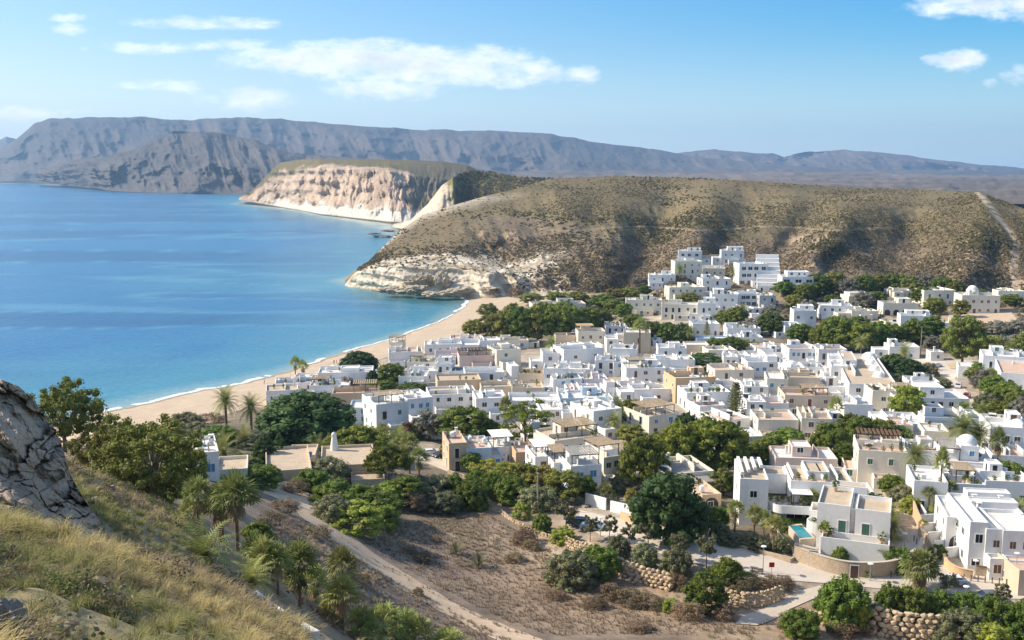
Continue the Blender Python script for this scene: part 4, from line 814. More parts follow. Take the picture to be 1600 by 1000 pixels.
# beach front
h(608, 630, 535, 547, 6, -4, col='cream', st=1, win=0, side=0, par=.2, clutter=0, perg=[(0, 1, 0, 1, 2.2, 'reed')], label='beach kiosk under a reed canopy on the sand', cat='kiosk', name='beach_kiosk')
h(664, 722, 538, 553, 9, 6, st=1, win=4, pane='glass', rail=True, label='white beach house with a glass terrace screen, first on the sand')
h(704, 752, 529, 546, 9, 4, roof='terra', st=1, win=3, label='long low white house with a terracotta terrace facing the sand')
h(750, 782, 532, 547, 9, 10, st=1, win=0, label='plain white gabled end house just below the dark grove')
h(782, 826, 532, 545, 9, 5, col='cream', roof='sandroof', st=1, win=2, label='low cream house in the shade line of the dark grove')
h(608, 660, 550, 572, 9, 8, st=1, win=4, roof='terra', label='white house with dark windows between round beach tree and glass screened house')
h(636, 680, 566, 588, 9, -5, col='cream', st=2, pots=3, perg=[(.1, .6, .1, .6)], label='cream roof terrace house behind the white house with two large shutters')
h(498, 582, 582, 604, 11, 6, roof='whiteroof', col='white', st=1, win=5, up=[(.4, .75, .3, .8, 1.3)], label='broad low white house below the round beach tree')
h(432, 496, 598, 613, 9, 12, st=1, win=3, col='white', roof='greyroof', pots=2, label='low white house with grey roof at the edge of the sand, below two palms')
h(418, 466, 610, 634, 9, 14, st=1, win=3, roof='sandroof', label='white house at the left end of the village, above the dark ficus')
h(484, 545, 602, 622, 8, 4, st=1, col='white', perg=[(.05, .5, .1, .9, 2.2)], pots=4, label='white house with blue gate and pergola behind the dark ficus')
h(520, 592, 614, 642, 9, 6, col='tan', roof='terra', st=1, win=2, pane='wood', perg=[(.45, .95, .3, .95)], cone=[(.6, .8, .8)], label='tan house with a brown door and a pergola above the dark ficus')
# west half of the village
h(546, 577, 637, 664, 9, 4, col='blue', st=2, win=2, pane='greenpaint', label='bluish white house corner right behind the dark ficus')
h(590, 638, 630, 676, 13, 24, st=2, win=2, side=1, pane='greenpaint', perg=[(.1, .9, .05, .45)], label='large white corner house with a reed covered balcony terrace, in front of the white rooftops')
h(638, 676, 622, 660, 11, 24, st=2, win=3, label='long white wing running back from the corner house with the reed balcony')
h(672, 746, 616, 645, 11, 10, st=2, win=4, roof='sandroof', up=[(.6, .78, .1, .5, 1.6)], pots=2, label='bluish white house with broken parapets above the brown grey tree')
h(744, 792, 622, 656, 10, 8, st=2, win=2, col='white', roof='whiteroof', label='white house with a stained grey side above the bright round ficus')
h(623, 667, 588, 606, 9, 0, st=1, win=2, pane='greenpaint', pots=5, label='white house with two large shuttered windows and a hedge in front')
h(680, 706, 569, 594, 8, -5, st=2, win=2, up=[(.1, .9, .4, .95, 2.2)], label='narrow white house beside the orange roof')
h(680, 722, 553, 568, 9, 5, col='lilac', roof='terra', st=1, win=0, label='plain lilac white house with an orange tiled lean-to roof')
h(718, 782, 556, 574, 10, 8, col='pink', roof='terra', st=1, win=0, perg=[(.0, .9, .2, .8, 2.0, 'darkpost')], label='pink terrace house with a long dark frame on its roof')
h(776, 814, 546, 574, 10, 22, col='cream', st=2, win=1, label='tall cream house with a single grey window at its right end')
h(704, 730, 580, 598, 8, 0, col='blue', roof='blueroof', st=1, win=2, label='small house under a pale blue awning roof')
h(727, 788, 582, 606, 10, 6, st=2, win=2, pane='glass', label='long white house with two small dark windows and a flat white roof')
h(684, 752, 594, 616, 10, 8, col='tan', roof='sandroof', st=1, win=1, pots=3, clutter=0, label='roofless tan walled yard in front of the long white house')
h(752, 800, 604, 622, 10, 6, col='beige', roof='sandroof', st=1, win=0, label='flat sandy roofed house with a blue skylight in front of the arch windowed house')
h(800, 850, 606, 624, 10, 4, col='beige', roof='sandroof', st=1, win=1, label='flat sandy roofed house below the arch windowed house')
h(799, 811, 572, 604, 7, 14, st=2, win=0, side=0, clutter=0, label='narrow white gable end standing tall beside the arch windowed house')
h(811, 851, 584, 606, 9, 0, col='beige', st=1, win=3, arch=1, pots=6, roof='terra', label='beige house with one arched window and a planted roof terrace')
h(849, 886, 576, 612, 9, -4, st=2, win=3, pane='wood', label='tall white house with dark double doors right of the arch windowed house')
h(848, 888, 552, 580, 9, 4, st=2, win=2, pane='wood', label='white house with two brown shutters behind the tall white house')
h(864, 910, 592, 616, 9, 8, st=2, win=2, pots=6, label='white house with a bush spilling over its terrace in the middle of the village')
h(884, 928, 577, 594, 9, -3, st=1, win=3, pane='wood', label='low white house with dark windows behind the terrace with the bush')
h(888, 938, 609, 628, 9, 5, roof='terra', st=1, win=2, pane='wood', label='white house with an orange terrace below the lilac upper house')
h(912, 950, 592, 612, 8, 5, col='lilac', st=1, win=1, pane='bluepaint', label='lilac house with a blue window above the orange terrace')
h(946, 974, 606, 624, 8, 8, roof='terra', st=1, win=2, pane='bluepaint', up=[(.1, .6, .2, .8, 2)], label='small white house with a blue wall right of the lilac house')
h(970, 1008, 603, 620, 8, 4, st=1, win=1, roof='terra', label='white house with a low gabled parapet left of the olive coloured palms')
h(876, 948, 622, 645, 10, 4, col='blue', st=1, win=0, clutter=1, label='long plain bluish white wall house above the small date palm')
h(796, 876, 626, 650, 11, 2, st=1, win=3, roof='whiteroof', label='long white house behind the airy pine')
h(845, 892, 640, 668, 10, 6, st=2, win=1, roof='whiteroof', label='white house with plain bluish front right of the airy pine')
h(879, 934, 644, 670, 10, 8, st=2, win=0, roof='whiteroof', label='plain white house above the tall date palm')
h(926, 972, 640, 680, 12, 26, st=2, win=2, chim=[(.9, .3)], label='white house with a chimney, sunlit side wall and reddish terrace above the small palm')
h(880, 944, 545, 580, 11, 18, st=2, win=2, label='long curved white house below the round cream house')
h(890, 944, 541, 564, 9, 12, col='cream', st=1, win=2, pane='wood', label='round fronted cream house in the upper middle of the village')
h(930, 962, 563, 588, 8, -4, st=2, win=2, pane='bluepaint', label='white house with blue doors below the round cream house')
h(958, 984, 566, 588, 8, 10, st=2, win=1, pane='bluepaint', col='white', label='white house with one blue window and an orange side')
h(978, 1040, 575, 602, 10, 3, st=2, win=3, pane='wood', pots=3, perg=[(.1, .5, .3, .9)], label='broad white wall house with faint shutters in the village middle')
h(952, 994, 545, 566, 9, -10, st=1, win=1, label='white house with a triangular shaded wall below the thin palm')
h(948, 990, 530, 550, 9, 4, st=2, win=3, pane='glass', label='white house with two dark windows left of the tall thin palm')
h(974, 1016, 520, 552, 9, -6, col='beige', st=2, win=1, label='tall beige house behind the thin palm')
h(868, 906, 524, 543, 9, 6, col='beige', st=1, win=1, roof='sandroof', label='beige house beside the date palm below the dark grove')
h(903, 946, 518, 546, 9, 4, col='cream', roof='sandroof', st=2, win=3, perg=[(0, .6, .2, .8, 2.4, 'ochre', 'ochre')], label='cream house with a yellow pergola on top at the back of the village')
h(946, 980, 510, 530, 9, 0, st=2, win=3, col='lilac', pots=5, label='pale lilac house with plants on its terrace at the back of the village')
# middle
h(1020, 1034, 532, 550, 6, 0, st=2, win=1, label='small white tower house in front of the dark round trees')
h(1028, 1072, 544, 570, 10, -4, st=2, win=2, pane='bluepaint', label='white stepped house with a blue door below the white tower house')
h(1024, 1086, 562, 584, 9, 3, st=1, win=3, pane='bluepaint', label='bluish white house front left of the umbrella pine')
h(1072, 1108, 539, 560, 8, 0, col='beige', st=2, win=0, clutter=0, label='plain beige blind walled block above the umbrella pine')
h(1106, 1150, 547, 566, 9, 4, st=1, win=3, col='cream', label='cream house with a gallery right of the blind beige block')
h(1130, 1152, 558, 585, 8, -8, st=2, win=2, pane='wood', label='narrow white house right of the umbrella pine')
h(1146, 1172, 556, 582, 9, 0, st=2, win=1, pane='greenpaint', label='white house with a green tinted wall between two taller neighbours')
h(1167, 1200, 566, 600, 9, 0, st=2, win=3, pane='bluepaint', label='two storey white house with a row of blue windows')
h(1196, 1236, 566, 588, 9, -5, st=2, win=3, pane='glass', up=[(.1, .5, .3, .9, 2)], label='white house with dark windows right of the blue windowed house')
h(1194, 1228, 551, 568, 9, 3, st=1, win=2, pane='bluepaint', label='white house with a blue gallery behind the dark windowed house')
h(1180, 1232, 543, 560, 9, 0, st=2, win=4, pane='bluepaint', roof='terra', label='left house of the long white terrace with two rows of windows')
h(1232, 1278, 545, 574, 10, 0, st=2, win=5, pane='bluepaint', roof='terra', label='middle house of the long white terrace with balconies')
h(1278, 1322, 546, 576, 10, -2, st=2, win=4, pane='wood', roof='terra', label='right house of the long white terrace beside the stair alley')
h(1328, 1398, 601, 634, 50, -13, st=2, win=3, side=1, pane='glass', roof='sandroof', dome=[(.2, .94, 2.2), (.8, .9, 2.4), (.75, .7, 1.8), (.75, .5, 1.8), (.75, .3, 1.8)], label='very long white row building with vaults along its roof', cat='row of houses', name='row_house')
h(1298, 1322, 572, 610, 16, -13, st=2, win=2, slope=2, label='white houses stepping down the alley beside the long vaulted row')
h(1228, 1262, 574, 600, 9, 3, st=2, win=2, dome=[(.4, .5, 2.0)], label='white house with a pale dome in front of the long white terrace')
h(1256, 1288, 574, 602, 9, -4, st=2, win=2, col='white', label='white house with a small round parapet in front of the long terrace')
h(1286, 1318, 582, 606, 9, -4, st=2, win=4, pane='wood', label='white house with arched dark windows left of the alley')
h(1228, 1280, 590, 622, 11, -6, col='beige', st=2, win=0, roof='sandroof', label='big beige blind walled building right of the ochre house')
h(1198, 1230, 592, 626, 11, -10, col='cream', st=2, win=2, side=1, label='cream house adjoining the left of the big beige building')
h(1276, 1324, 604, 624, 9, -2, col='white', st=1, win=2, label='low white house right of the big beige building')
h(1116, 1178, 578, 606, 10, 4, col='cream', roof='terra', st=2, win=2, label='cream house with a reddish roof behind the tall tiered conifer')
h(1054, 1118, 590, 628, 11, 10, col='ochre', roof='whiteroof', st=2, win=2, pots=3, label='ochre house with a white painted parapet in the village centre')
h(1072, 1142, 613, 640, 10, 6, st=1, win=2, pots=10, label='bluish white house with a row of plants on its roof left of the tiered conifer')
h(990, 1050, 608, 628, 9, 6, st=1, win=2, arch=0, label='white house with a rounded arch below the broad shuttered wall house')
h(1012, 1062, 648, 680, 12, 26, col='cream', roof='terra', st=2, win=2, perg=[(.0, .95, .1, .7, 2.4)], label='cream house with a large brown roof pergola beside the round green tree')
h(1092, 1134, 634, 660, 9, 14, st=1, win=3, roof='terra', pane='wood', label='white house with reddish roof just above the big pines')
h(1166, 1196, 628, 658, 9, -3, st=2, win=2, pane='glass', label='grey white house with a row of glass panes right of the tiered conifer')
h(1126, 1174, 655, 684, 10, 22, roof='terra', st=2, win=1, label='white house with an orange terrace right of the big pines')
h(1155, 1192, 682, 708, 9, 6, col='grey', st=1, win=0, clutter=0, label='plain grey wall house in shade right of the big pines')
h(1130, 1168, 714, 738, 9, 3, col='grey', roof='greyroof', st=1, win=2, label='low grey roofed outbuilding beneath the big pines')
h(1184, 1246, 656, 690, 11, -3, col='cream', roof='terra', st=2, win=0, label='cream house with a pinkish roof and bare lower wall above the leafy trees')
h(1190, 1232, 630, 652, 8, 0, st=1, win=2, roof='terra', label='white house with a red terrace behind the pinkish roofed house')
h(1226, 1300, 618, 650, 11, -5, col='beige', roof='terra', st=2, win=3, pane='wood', perg=[(.4, .9, .1, .6, 2.2)], label='beige house with a shabby canopy left of the dark shaggy palm')
h(1252, 1298, 654, 690, 11, -10, col='cream', roof='terra', st=2, win=2, side=1, pane='wood', label='cream house with a brown grille below the shabby canopy house')
h(1362, 1400, 611, 650, 9, -5, col='cream', roof='terra', st=2, win=1, side=0, label='tall plain cream block in front of the long vaulted row')
h(1318, 1362, 632, 668, 9, -3, st=1, win=1, col='white', label='white wall house left of the tall cream block')
h(1400, 1510, 622, 654, 12, -6, st=2, win=7, up=[(.36, .7, .2, .9, 2.9)], perg=[(.05, .3, .2, .8)], label='broad two storey white house right of the pale green tree')
h(1376, 1446, 662, 690, 12, -6, st=1, win=3, roof='whiteroof', label='flat white house below the pale green tree')
h(1446, 1536, 653, 676, 10, -8, col='white', roof='blueroof', st=1, win=4, arch=0, perg=[(.02, .45, -.5, 0, .3, 'blueroof', 'frame')], label='low white house with a dark blue grey roof and porch')
# east
h(1342, 1412, 705, 758, 12, -14, col='cream', roof='terra', st=2, win=2, side=1, pots=4, perg=[(.05, .98, .6, .97, 1.9, 'wood')], label='cream two storey house with a reddish roof terrace and pergola')
h(1412, 1472, 704, 744, 9, -6, roof='terra', st=1, win=2, label='white wing joined to the right of the cream pergola house')
h(1475, 1546, 722, 760, 12, -16, st=2, win=2, side=1, pane='bluepaint', dome=[(.55, .5, 1.9, 2.9)], up=[(.38, .75, .25, .75, 3.0)], low=[(-.05, .55, -.4, 0, 2.8)], perg=[(.0, .38, .2, .8, 2.3, 'greyroof')], label='white house with a small dome and a blue arched door')
h(1392, 1424, 664, 700, 8, -10, col='cream', roof='terra', st=1, win=1, label='small cream gabled house with an orange panel behind the leaning date palm')
h(1444, 1480, 674, 705, 8, -12, col='cream', st=1, win=1, label='cream block left of the two big date palms')
h(1548, 1608, 668, 722, 12, -14, st=2, win=4, side=1, pane='wood', dome=[(.7, .3, 1.8)], label='tall white house with a round cap at the right edge behind the fan palm')
h(1540, 1612, 558, 594, 12, -20, st=2, win=4, side=1, label='white flat roofed house at the far right edge beside the street')
h(1568, 1640, 585, 626, 22, -22, roof='terra', st=2, win=3, side=1, label='white house with a long ochre tiled roof at the far right edge')
h(1478, 1536, 756, 790, 9, -10, st=1, win=3, pots=4, chim=[(.7, .2), (.1, .3)], perg=[(.3, .8, .2, .8)], label='low white house with twin chimneys below the domed house')
h(1540, 1612, 752, 790, 10, -8, col='white', st=1, win=2, pots=4, cone=[(.3, .5, .7)], label='low cream white house at the right edge below the fan palm')
h(1212, 1306, 716, 748, 9, -6, col='pink', roof='whiteroof', st=1, win=3, up=[(.3, .62, .3, .9, 2.2)], label='pale pink house with a stepped white parapet above the large modern villa')
h(1428, 1476, 752, 800, 10, -14, st=1, win=2, side=1, pots=2, label='white garden house between the sandy lane and the domed house')
# around the pines
h(1037, 1117, 738, 772, 11, 14, col='cream', roof='greyroof', st=1, win=5, chim=[(.45, .9)], perg=[(.5, .98, -.35, 0, .3, 'greyroof', 'frame')], label='house with a dark grey flat roof between the big pines and the big ficus')
h(1096, 1127, 772, 800, 8, 12, col='tan', roof='terra', st=1, win=1, arch=1, label='small tan house peeping out right of the big ficus')
h(826, 866, 676, 706, 9, 12, st=2, win=2, pane='wood', label='white house with dark windows behind the airy pine trunk')
h(866, 944, 684, 728, 11, 24, col='cream', roof='sandroof', st=2, win=3, pane='wood', perg=[(.35, 1, .25, .9, 2.3)], pots=4, label='cream house with a long roof pergola behind the tall date palm')
h(836, 866, 713, 756, 9, 12, st=2, win=1, perg=[(.05, .95, .05, .7, 2.3, 'canvas')], label='left white terrace unit with a white canvas roof')
h(865, 892, 722, 764, 9, 12, st=2, win=1, perg=[(.05, .95, .05, .7, 2.3, 'reed')], label='middle white terrace unit with a brown reed roof')
h(891, 940, 727, 775, 9, 12, st=2, win=2, perg=[(.05, .95, .05, .75, 2.4, 'greyroof')], label='right white terrace unit with a grey awning, tallest of the three')
h(942, 984, 712, 756, 10, 26, col='cream', st=2, win=3, pane='glass', perg=[(.0, .8, .2, .8, 2.3)], label='cream house with a bare roof frame left of the big pines')
h(702, 730, 692, 736, 10, 12, col='tan', roof='terra', st=2, win=1, label='tan stone house with an ochre door beside the parked cars')
h(729, 768, 700, 738, 10, 10, col='blue', roof='terra', st=1, win=1, label='bluish white house joined to the tan stone house')
h(768, 806, 698, 726, 9, 12, st=1, win=1, perg=[(.1, .9, .1, .8, 2.4, 'canvas')], label='white house with a pale canopy on thin posts')
h(806, 838, 706, 734, 8, 10, col='ochre', roof='terra', st=1, win=1, label='small terracotta walled house left of the three terrace units')
# west gardens
h(296, 341, 707, 748, 10, 20, st=1, win=2, pane='bluepaint', cone=[(.45, .4, 1.0)], chim=[(.85, .6)], label='white house with a pointed chimney behind the left eucalyptus trees')
h(340, 386, 733, 750, 8, 14, st=1, win=0, col='cream', roof='sandroof', clutter=0, label='low flat sandy roofed annex right of the pointed chimney house')
h(418, 486, 734, 752, 16, 14, col='stone', roof='sandroof', st=1, win=0, side=0, clutter=0, label='long low stone house with a flat sandy roof beside the track', cat='house')
h(450, 492, 711, 722, 8, 6, col='beige', roof='terra', st=1, win=2, clutter=0, chim=[(.1, .3), (.25, .3)], label='small beige house with two chimney stubs behind the long stone house')
h(503, 586, 726, 754, 14, 10, col='stone', roof='sandroof', st=1, win=1, clutter=0, cone=[(.25, .9, 1.5)], chim=[(.98, .2)], low=[(.55, 1.15, -.4, 0, 2.2)], label='low stone house with a round white tower chimney', cat='house')
# more of the tight village fabric
h(1420, 1466, 596, 614, 8, -8, st=1, win=2, label='low white house between the hedge blocks and the street bend')
h(1448, 1482, 632, 650, 8, -8, st=1, win=2, label='low white house at the street side of the broad two storey house')
h(1552, 1606, 712, 742, 9, -12, st=1, win=2, roof='terra', label='low white house below the round capped house at the right edge')
h(640, 684, 580, 596, 8, 4, st=1, win=2, label='low white house between the shuttered house and the orange lean-to roof')
h(556, 604, 588, 602, 8, 6, st=1, win=2, label='small white house on the sand side below the round dark dome tree')
h(1036, 1078, 586, 602, 8, 2, st=1, win=2, label='small white house left above the ochre house')
h(1118, 1164, 602, 622, 9, 4, st=2, win=2, roof='terra', label='white house right below the reddish roofed gabled house')
h(1162, 1200, 604, 628, 9, -3, st=2, win=2, label='white house between the gabled house and the blue windowed one')
h(936, 976, 628, 646, 8, 6, st=1, win=1, label='white walled house behind the olive coloured palm')
h(1300, 1340, 664, 684, 8, -6, st=1, win=2, label='low white house behind the dark shaggy palm')
h(1206, 1240, 604, 622, 8, -4, st=1, win=2, label='small white house between blue windowed houses and beige building')
h(1330, 1372, 486, 500, 8, 3, st=1, win=2, col='cream', label='small cream house between pines behind the long white villa')
h(1470, 1508, 505, 520, 8, -5, st=1, win=2, col='cream', label='small cream house below the domed villa, beside the sandy terrace')
h(1226, 1262, 510, 528, 8, 0, st=1, win=2, label='white house at the left edge of the big trees behind the terrace')
h(1560, 1600, 455, 470, 8, -6, st=1, win=2, col='cream', label='low cream house at the right edge below the hill')
# ------------------------------------------------------------------ walls, villas and pool on the near right
def wall_line(name, pts, hgt, th, material, label, cat='wall', group=None, cap=None, tops=None, world=False, sink=1.2):
    W3 = [Vector(p) for p in pts] if world else [ground(a, b) for a, b in pts]
    b = MB(); n = len(W3); Lf, Rt = [], []
    for i, p in enumerate(W3):
        t_ = (W3[min(i + 1, n - 1)] - W3[max(i - 1, 0)]); t_.z = 0; t_.normalize(); nn = Vector((-t_.y, t_.x, 0)) * th / 2; Lf.append(p + nn); Rt.append(p - nn)
    hs = tops or [hgt] * n
    vs = []
    for i in range(n):
        for q, z in ((Rt[i], -sink), (Lf[i], -sink), (Lf[i], hs[i]), (Rt[i], hs[i])): vs.append((q.x, q.y, q.z + z))
    fs = []
    for i in range(n - 1):
        a, c = i * 4, i * 4 + 4; fs += [(a, c, c + 3, a + 3), (a + 1, a + 2, c + 2, c + 1), (a + 3, c + 3, c + 2, a + 2)]
    fs += [(0, 3, 2, 1), (4 * n - 4, 4 * n - 3, 4 * n - 2, 4 * n - 1)]
    b.add(vs, fs); o = b.build(name, M[material])
    tag(o, label, cat, group)
    if cap:
        c2 = MB(); vs = []
        for i in range(n):
            for q, z in ((Rt[i], .004), (Lf[i], .004), (Lf[i], .09), (Rt[i], .09)):
                d_ = (q - W3[i]) * 1.35 + W3[i]; vs.append((d_.x, d_.y, q.z + hs[i] + z))
        c2.add(vs, fs + [(a * 4, a * 4 + 1, a * 4 + 5, a * 4 + 4) for a in range(n - 1)]); c2.build('coping', M[cap], o)
    return o
def smooth_pts(pts, k=6):
    out_ = []
    for i in range(len(pts) - 1):
        p0, p1, p2, p3 = pts[max(i - 1, 0)], pts[i], pts[i + 1], pts[min(i + 2, len(pts) - 1)]
        for j in range(k):
            t = j / k; out_.append(tuple(.5 * ((2 * p1[c]) + (-p0[c] + p2[c]) * t + (2 * p0[c] - 5 * p1[c] + 4 * p2[c] - p3[c]) * t * t + (-p0[c] + 3 * p1[c] - 3 * p2[c] + p3[c]) * t ** 3) for c in (0, 1)))
    return out_ + [pts[-1]]
def custom(name, px, py, yaw, label, cat='house', group=None):
    P = ground(px, py); return empty(name, P, R(yaw), label, cat, group)
def parapet_block(wl, rf, x0, x1, y0, y1, z0, z1, p=.4, t=.2):
    vs = [(x0, y0, z0), (x1, y0, z0), (x1, y1, z0), (x0, y1, z0), (x0, y0, z1), (x1, y0, z1), (x1, y1, z1), (x0, y1, z1), (x0 + t, y0 + t, z1), (x1 - t, y0 + t, z1), (x1 - t, y1 - t, z1), (x0 + t, y1 - t, z1), (x0 + t, y0 + t, z1 - p), (x1 - t, y0 + t, z1 - p), (x1 - t, y1 - t, z1 - p), (x0 + t, y1 - t, z1 - p)]
    wl.add(vs, [(3, 2, 1, 0), (0, 1, 5, 4), (1, 2, 6, 5), (2, 3, 7, 6), (3, 0, 4, 7)] + [(4 + k, 4 + (k + 1) % 4, 8 + (k + 1) % 4, 8 + k) for k in range(4)] + [(8 + k, 8 + (k + 1) % 4, 12 + (k + 1) % 4, 12 + k) for k in range(4)]); rf.add(vs[12:16], [(0, 1, 2, 3)])
def extrude_poly(b, poly, z0, z1, mi=0):
    n = len(poly); b.add([(x, y, z0) for x, y in poly] + [(x, y, z1) for x, y in poly], [(i, (i + 1) % n, n + (i + 1) % n, n + i) for i in range(n)] + [tuple(range(n, 2 * n)), tuple(range(n - 1, -1, -1))], mi)
# large modern villa with a curved balcony
NEAR = True
v = custom('villa', 1235, 824, -8, 'large modern white villa with a curved balcony above the lawn and pool', 'villa')
wl, rf = MB(), MB()
parapet_block(wl, rf, -8.6, -3.9, 0, 12, -2, 8.2); parapet_block(wl, rf, -3.88, 10.2, 4.2, 12.2, -2, 3.4); parapet_block(wl, rf, .2, 10.6, 3.2, 12.4, 3.42, 7.2); parapet_block(wl, rf, -3.8, .1, 7.5, 12.3, 3.42, 7.0); parapet_block(wl, rf, 10.7, 14.4, 4.5, 10.5, -2, 5.2); parapet_block(wl, rf, 3.2, 7.0, 5.6, 12.1, 6.8, 8.3)
for k in range(4): wl.box(-8.3 + 1.2 * k, -7.8 + 1.2 * k, 2 + 1.5 * k, 11.5, 8.22, 8.8)
for k in range(4): wl.box(.6 + 2.5 * k, .85 + 2.5 * k, 4, 12, 7.22, 7.9)
wl.build('wall', M['white'], v); rf.build('roof', M['sandroof'], v)
bl = MB(); cur = [(-3.85, 4.0), (-3.85, 1.2)] + [(-3.4 + 1.9 * (1 - math.cos(a)), 1.2 - 2.4 * math.sin(a)) for a in np.linspace(.25, 1.5, 8)] + [(4.0, -1.2), (5.0, 3.0), (5.0, 4.0)]
extrude_poly(bl, cur, 2.75, 3.05)
cc_ = [Vector((x, y, 0)) for x, y in cur]
for i in range(1, len(cur) - 2):
    a, c = cc_[i], cc_[i + 1]; n_ = Vector((-(c - a).y, (c - a).x, 0)).normalized() * .16; bl.add([(a.x, a.y, 3.052), (c.x, c.y, 3.052), (c.x + n_.x, c.y + n_.y, 3.052), (a.x + n_.x, a.y + n_.y, 3.052), (a.x, a.y, 4.15), (c.x, c.y, 4.15), (c.x + n_.x, c.y + n_.y, 4.15), (a.x + n_.x, a.y + n_.y, 4.15)], [(0, 1, 5, 4), (3, 7, 6, 2), (4, 5, 6, 7), (0, 4, 7, 3), (1, 2, 6, 5)])
bl.box(-3.6, -3.25, .3, .65, -1, 2.74); bl.box(3.4, 3.75, -.9, -.5, -1, 2.74)
bl.build('balcony', M['white'], v)
for (x, y, z, w_, h_, rz) in ((1.2, 4.19, .1, 2.6, 2.3, 0), (4.4, 4.19, .1, 2.6, 2.3, 0), (6.8, 3.19, 4.4, .9, 1.6, 0), (3.2, 3.19, 3.5, 1.0, 2.1, 0), (-6.3, -.01, 5, 1.1, 1.1, 0), (-8.61, 5, 4.6, 1.2, 1.2, -90), (12.4, 4.49, 2.6, .9, 1.5, 0), (9.3, 3.19, 4.4, .9, 1.4, 0)):
    wo = put(WM['glass'], 'window', v, x, y, z, R(rz), (w_, 1, h_))
pergola_parts(v, .3, 3.4, .4, 3.0, 3.06, 2.5, 'canvas', 'darkpost')
for k in range(7): put(POM, 'potted_plant', v, -3 + 1.0 * k, 2.6 if k % 2 else 3.6, 3.05, k, (1, 1, 1.1))
for k in range(4): put(POM, 'potted_plant', v, 1.5 + 2.3 * k, 3.8, 6.85, k, (.9, .9, 1.2))
# cubic villa on the street corner
v = custom('villa', 1330, 869, -22, 'white cubic villa with two cubes and terraces behind a curved stone wall', 'villa')
wl, rf = MB(), MB()
parapet_block(wl, rf, -5.4, -.5, .2, 10, -2, 8.0, .5); parapet_block(wl, rf, .3, 5.4, 0, 7.5, -2, 7.8, .7); parapet_block(wl, rf, -.46, .26, 1.2, 9.6, -2, 7.3, .2); parapet_block(wl, rf, -4.4, 5.5, -3.2, -.02 + .0, -2, 3.7, 1.0, .18); parapet_block(wl, rf, -4.5, 4.2, 10.1, 15, -2, 5.6, .5); parapet_block(wl, rf, -7.0, -5.45, 5.0, 9.4, -2, 5.0, 1.0); parapet_block(wl, rf, -3.6, 1.5, 12, 14.8, 5.2, 7.6, .3)
wl.lathe([(0, 2.6), (1.5, 2.6), (1.5, 4.4), (1.36, 4.4), (1.36, 3.2), (0, 3.2)], 20, 0, (-5.6, 2.2))
wl.build('wall', M['white'], v); rf.build('roof', M['sandroof'], v)
for (x, z, w_, h_) in ((-1.6, 3.3, 1.1, 2.2), (1.9, 3.3, 1.1, 2.2)): put(DM['greenpaint'], 'balcony_door', v, x, .19 if x < 0 else -.01, z, 0, (w_, 1, h_))
put(WM['glass'], 'window', v, 5.41, 3.4, 4.6, R(90), (1.0, 1, 1.2)); put(WM['glass'], 'window', v, -5.41, 7, 4.6, R(-90), (1.0, 1, 1.2))
for (x, y, z, s_) in ((-4.2, -.8, 2.72, 2.0), (-3.2, -.6, 2.72, 1.2), (4.4, -.7, 2.72, 1.5), (-3.4, 8.7, 7.5, 1.3), (2.2, 12, 5.1, 1.4), (-2.4, 11, 5.1, 1.5), (3.4, 11, 5.1, 1.5), (-5.9, 2.0, 3.22, 1.2)): put(POM, 'potted_plant', v, x, y, z, x, (s_, s_, s_))
# pool and lawn
pw = [ground(a, b) for a, b in ((1233, 834), (1252, 833), (1270, 852), (1250, 853))]
pz = max(p.z for p in pw) + 1.25
pr = empty('swimming_pool', (sum(p.x for p in pw) / 4, sum(p.y for p in pw) / 4, pz), 0, 'small turquoise swimming pool with pale coping beside the lawn', 'pool')
ctr = pr.location.copy(); wb = MB(); wb.add([(p.x - ctr.x, p.y - ctr.y, .0) for p in pw], [(0, 1, 2, 3)] if True else []); mp_ = mat('pool water', (.02, .24, .30), .08, spec=.5, bump=.15, bscale=1.5); wbo = wb.build('water', mp_, pr)
if wbo.data.polygons[0].normal.z < 0: wbo.data.flip_normals()
cb = MB()
for i in range(4):
    a, c = pw[i] - ctr, pw[(i + 1) % 4] - ctr; a.z = c.z = 0; oa, oc = a * 1.22, c * 1.22; cb.add([(a.x, a.y, .1), (c.x, c.y, .1), (oc.x, oc.y, .1), (oa.x, oa.y, .1), (a.x, a.y, -.3), (c.x, c.y, -.3), (oc.x, oc.y, -2.6), (oa.x, oa.y, -2.6)], [(0, 1, 2, 3), (0, 4, 5, 1), (3, 2, 6, 7), (0, 3, 7, 4), (1, 5, 6, 2)])
cb.build('coping', M['pave'], pr)
M['lawn'] = mat('lawn', (.09, .17, .025), .9, var=.25, vscale=1.5, col2=(.12, .20, .035), bump=.6, bscale=20)
drape('lawn', [(1236, 817), (1256, 815), (1290, 829), (1268, 838), (1248, 829)], M['lawn'], .8, 1.0)
drape('patio', [(1268, 838), (1292, 830), (1300, 850), (1290, 872), (1268, 858)], M['pave'], .14, 1.0)
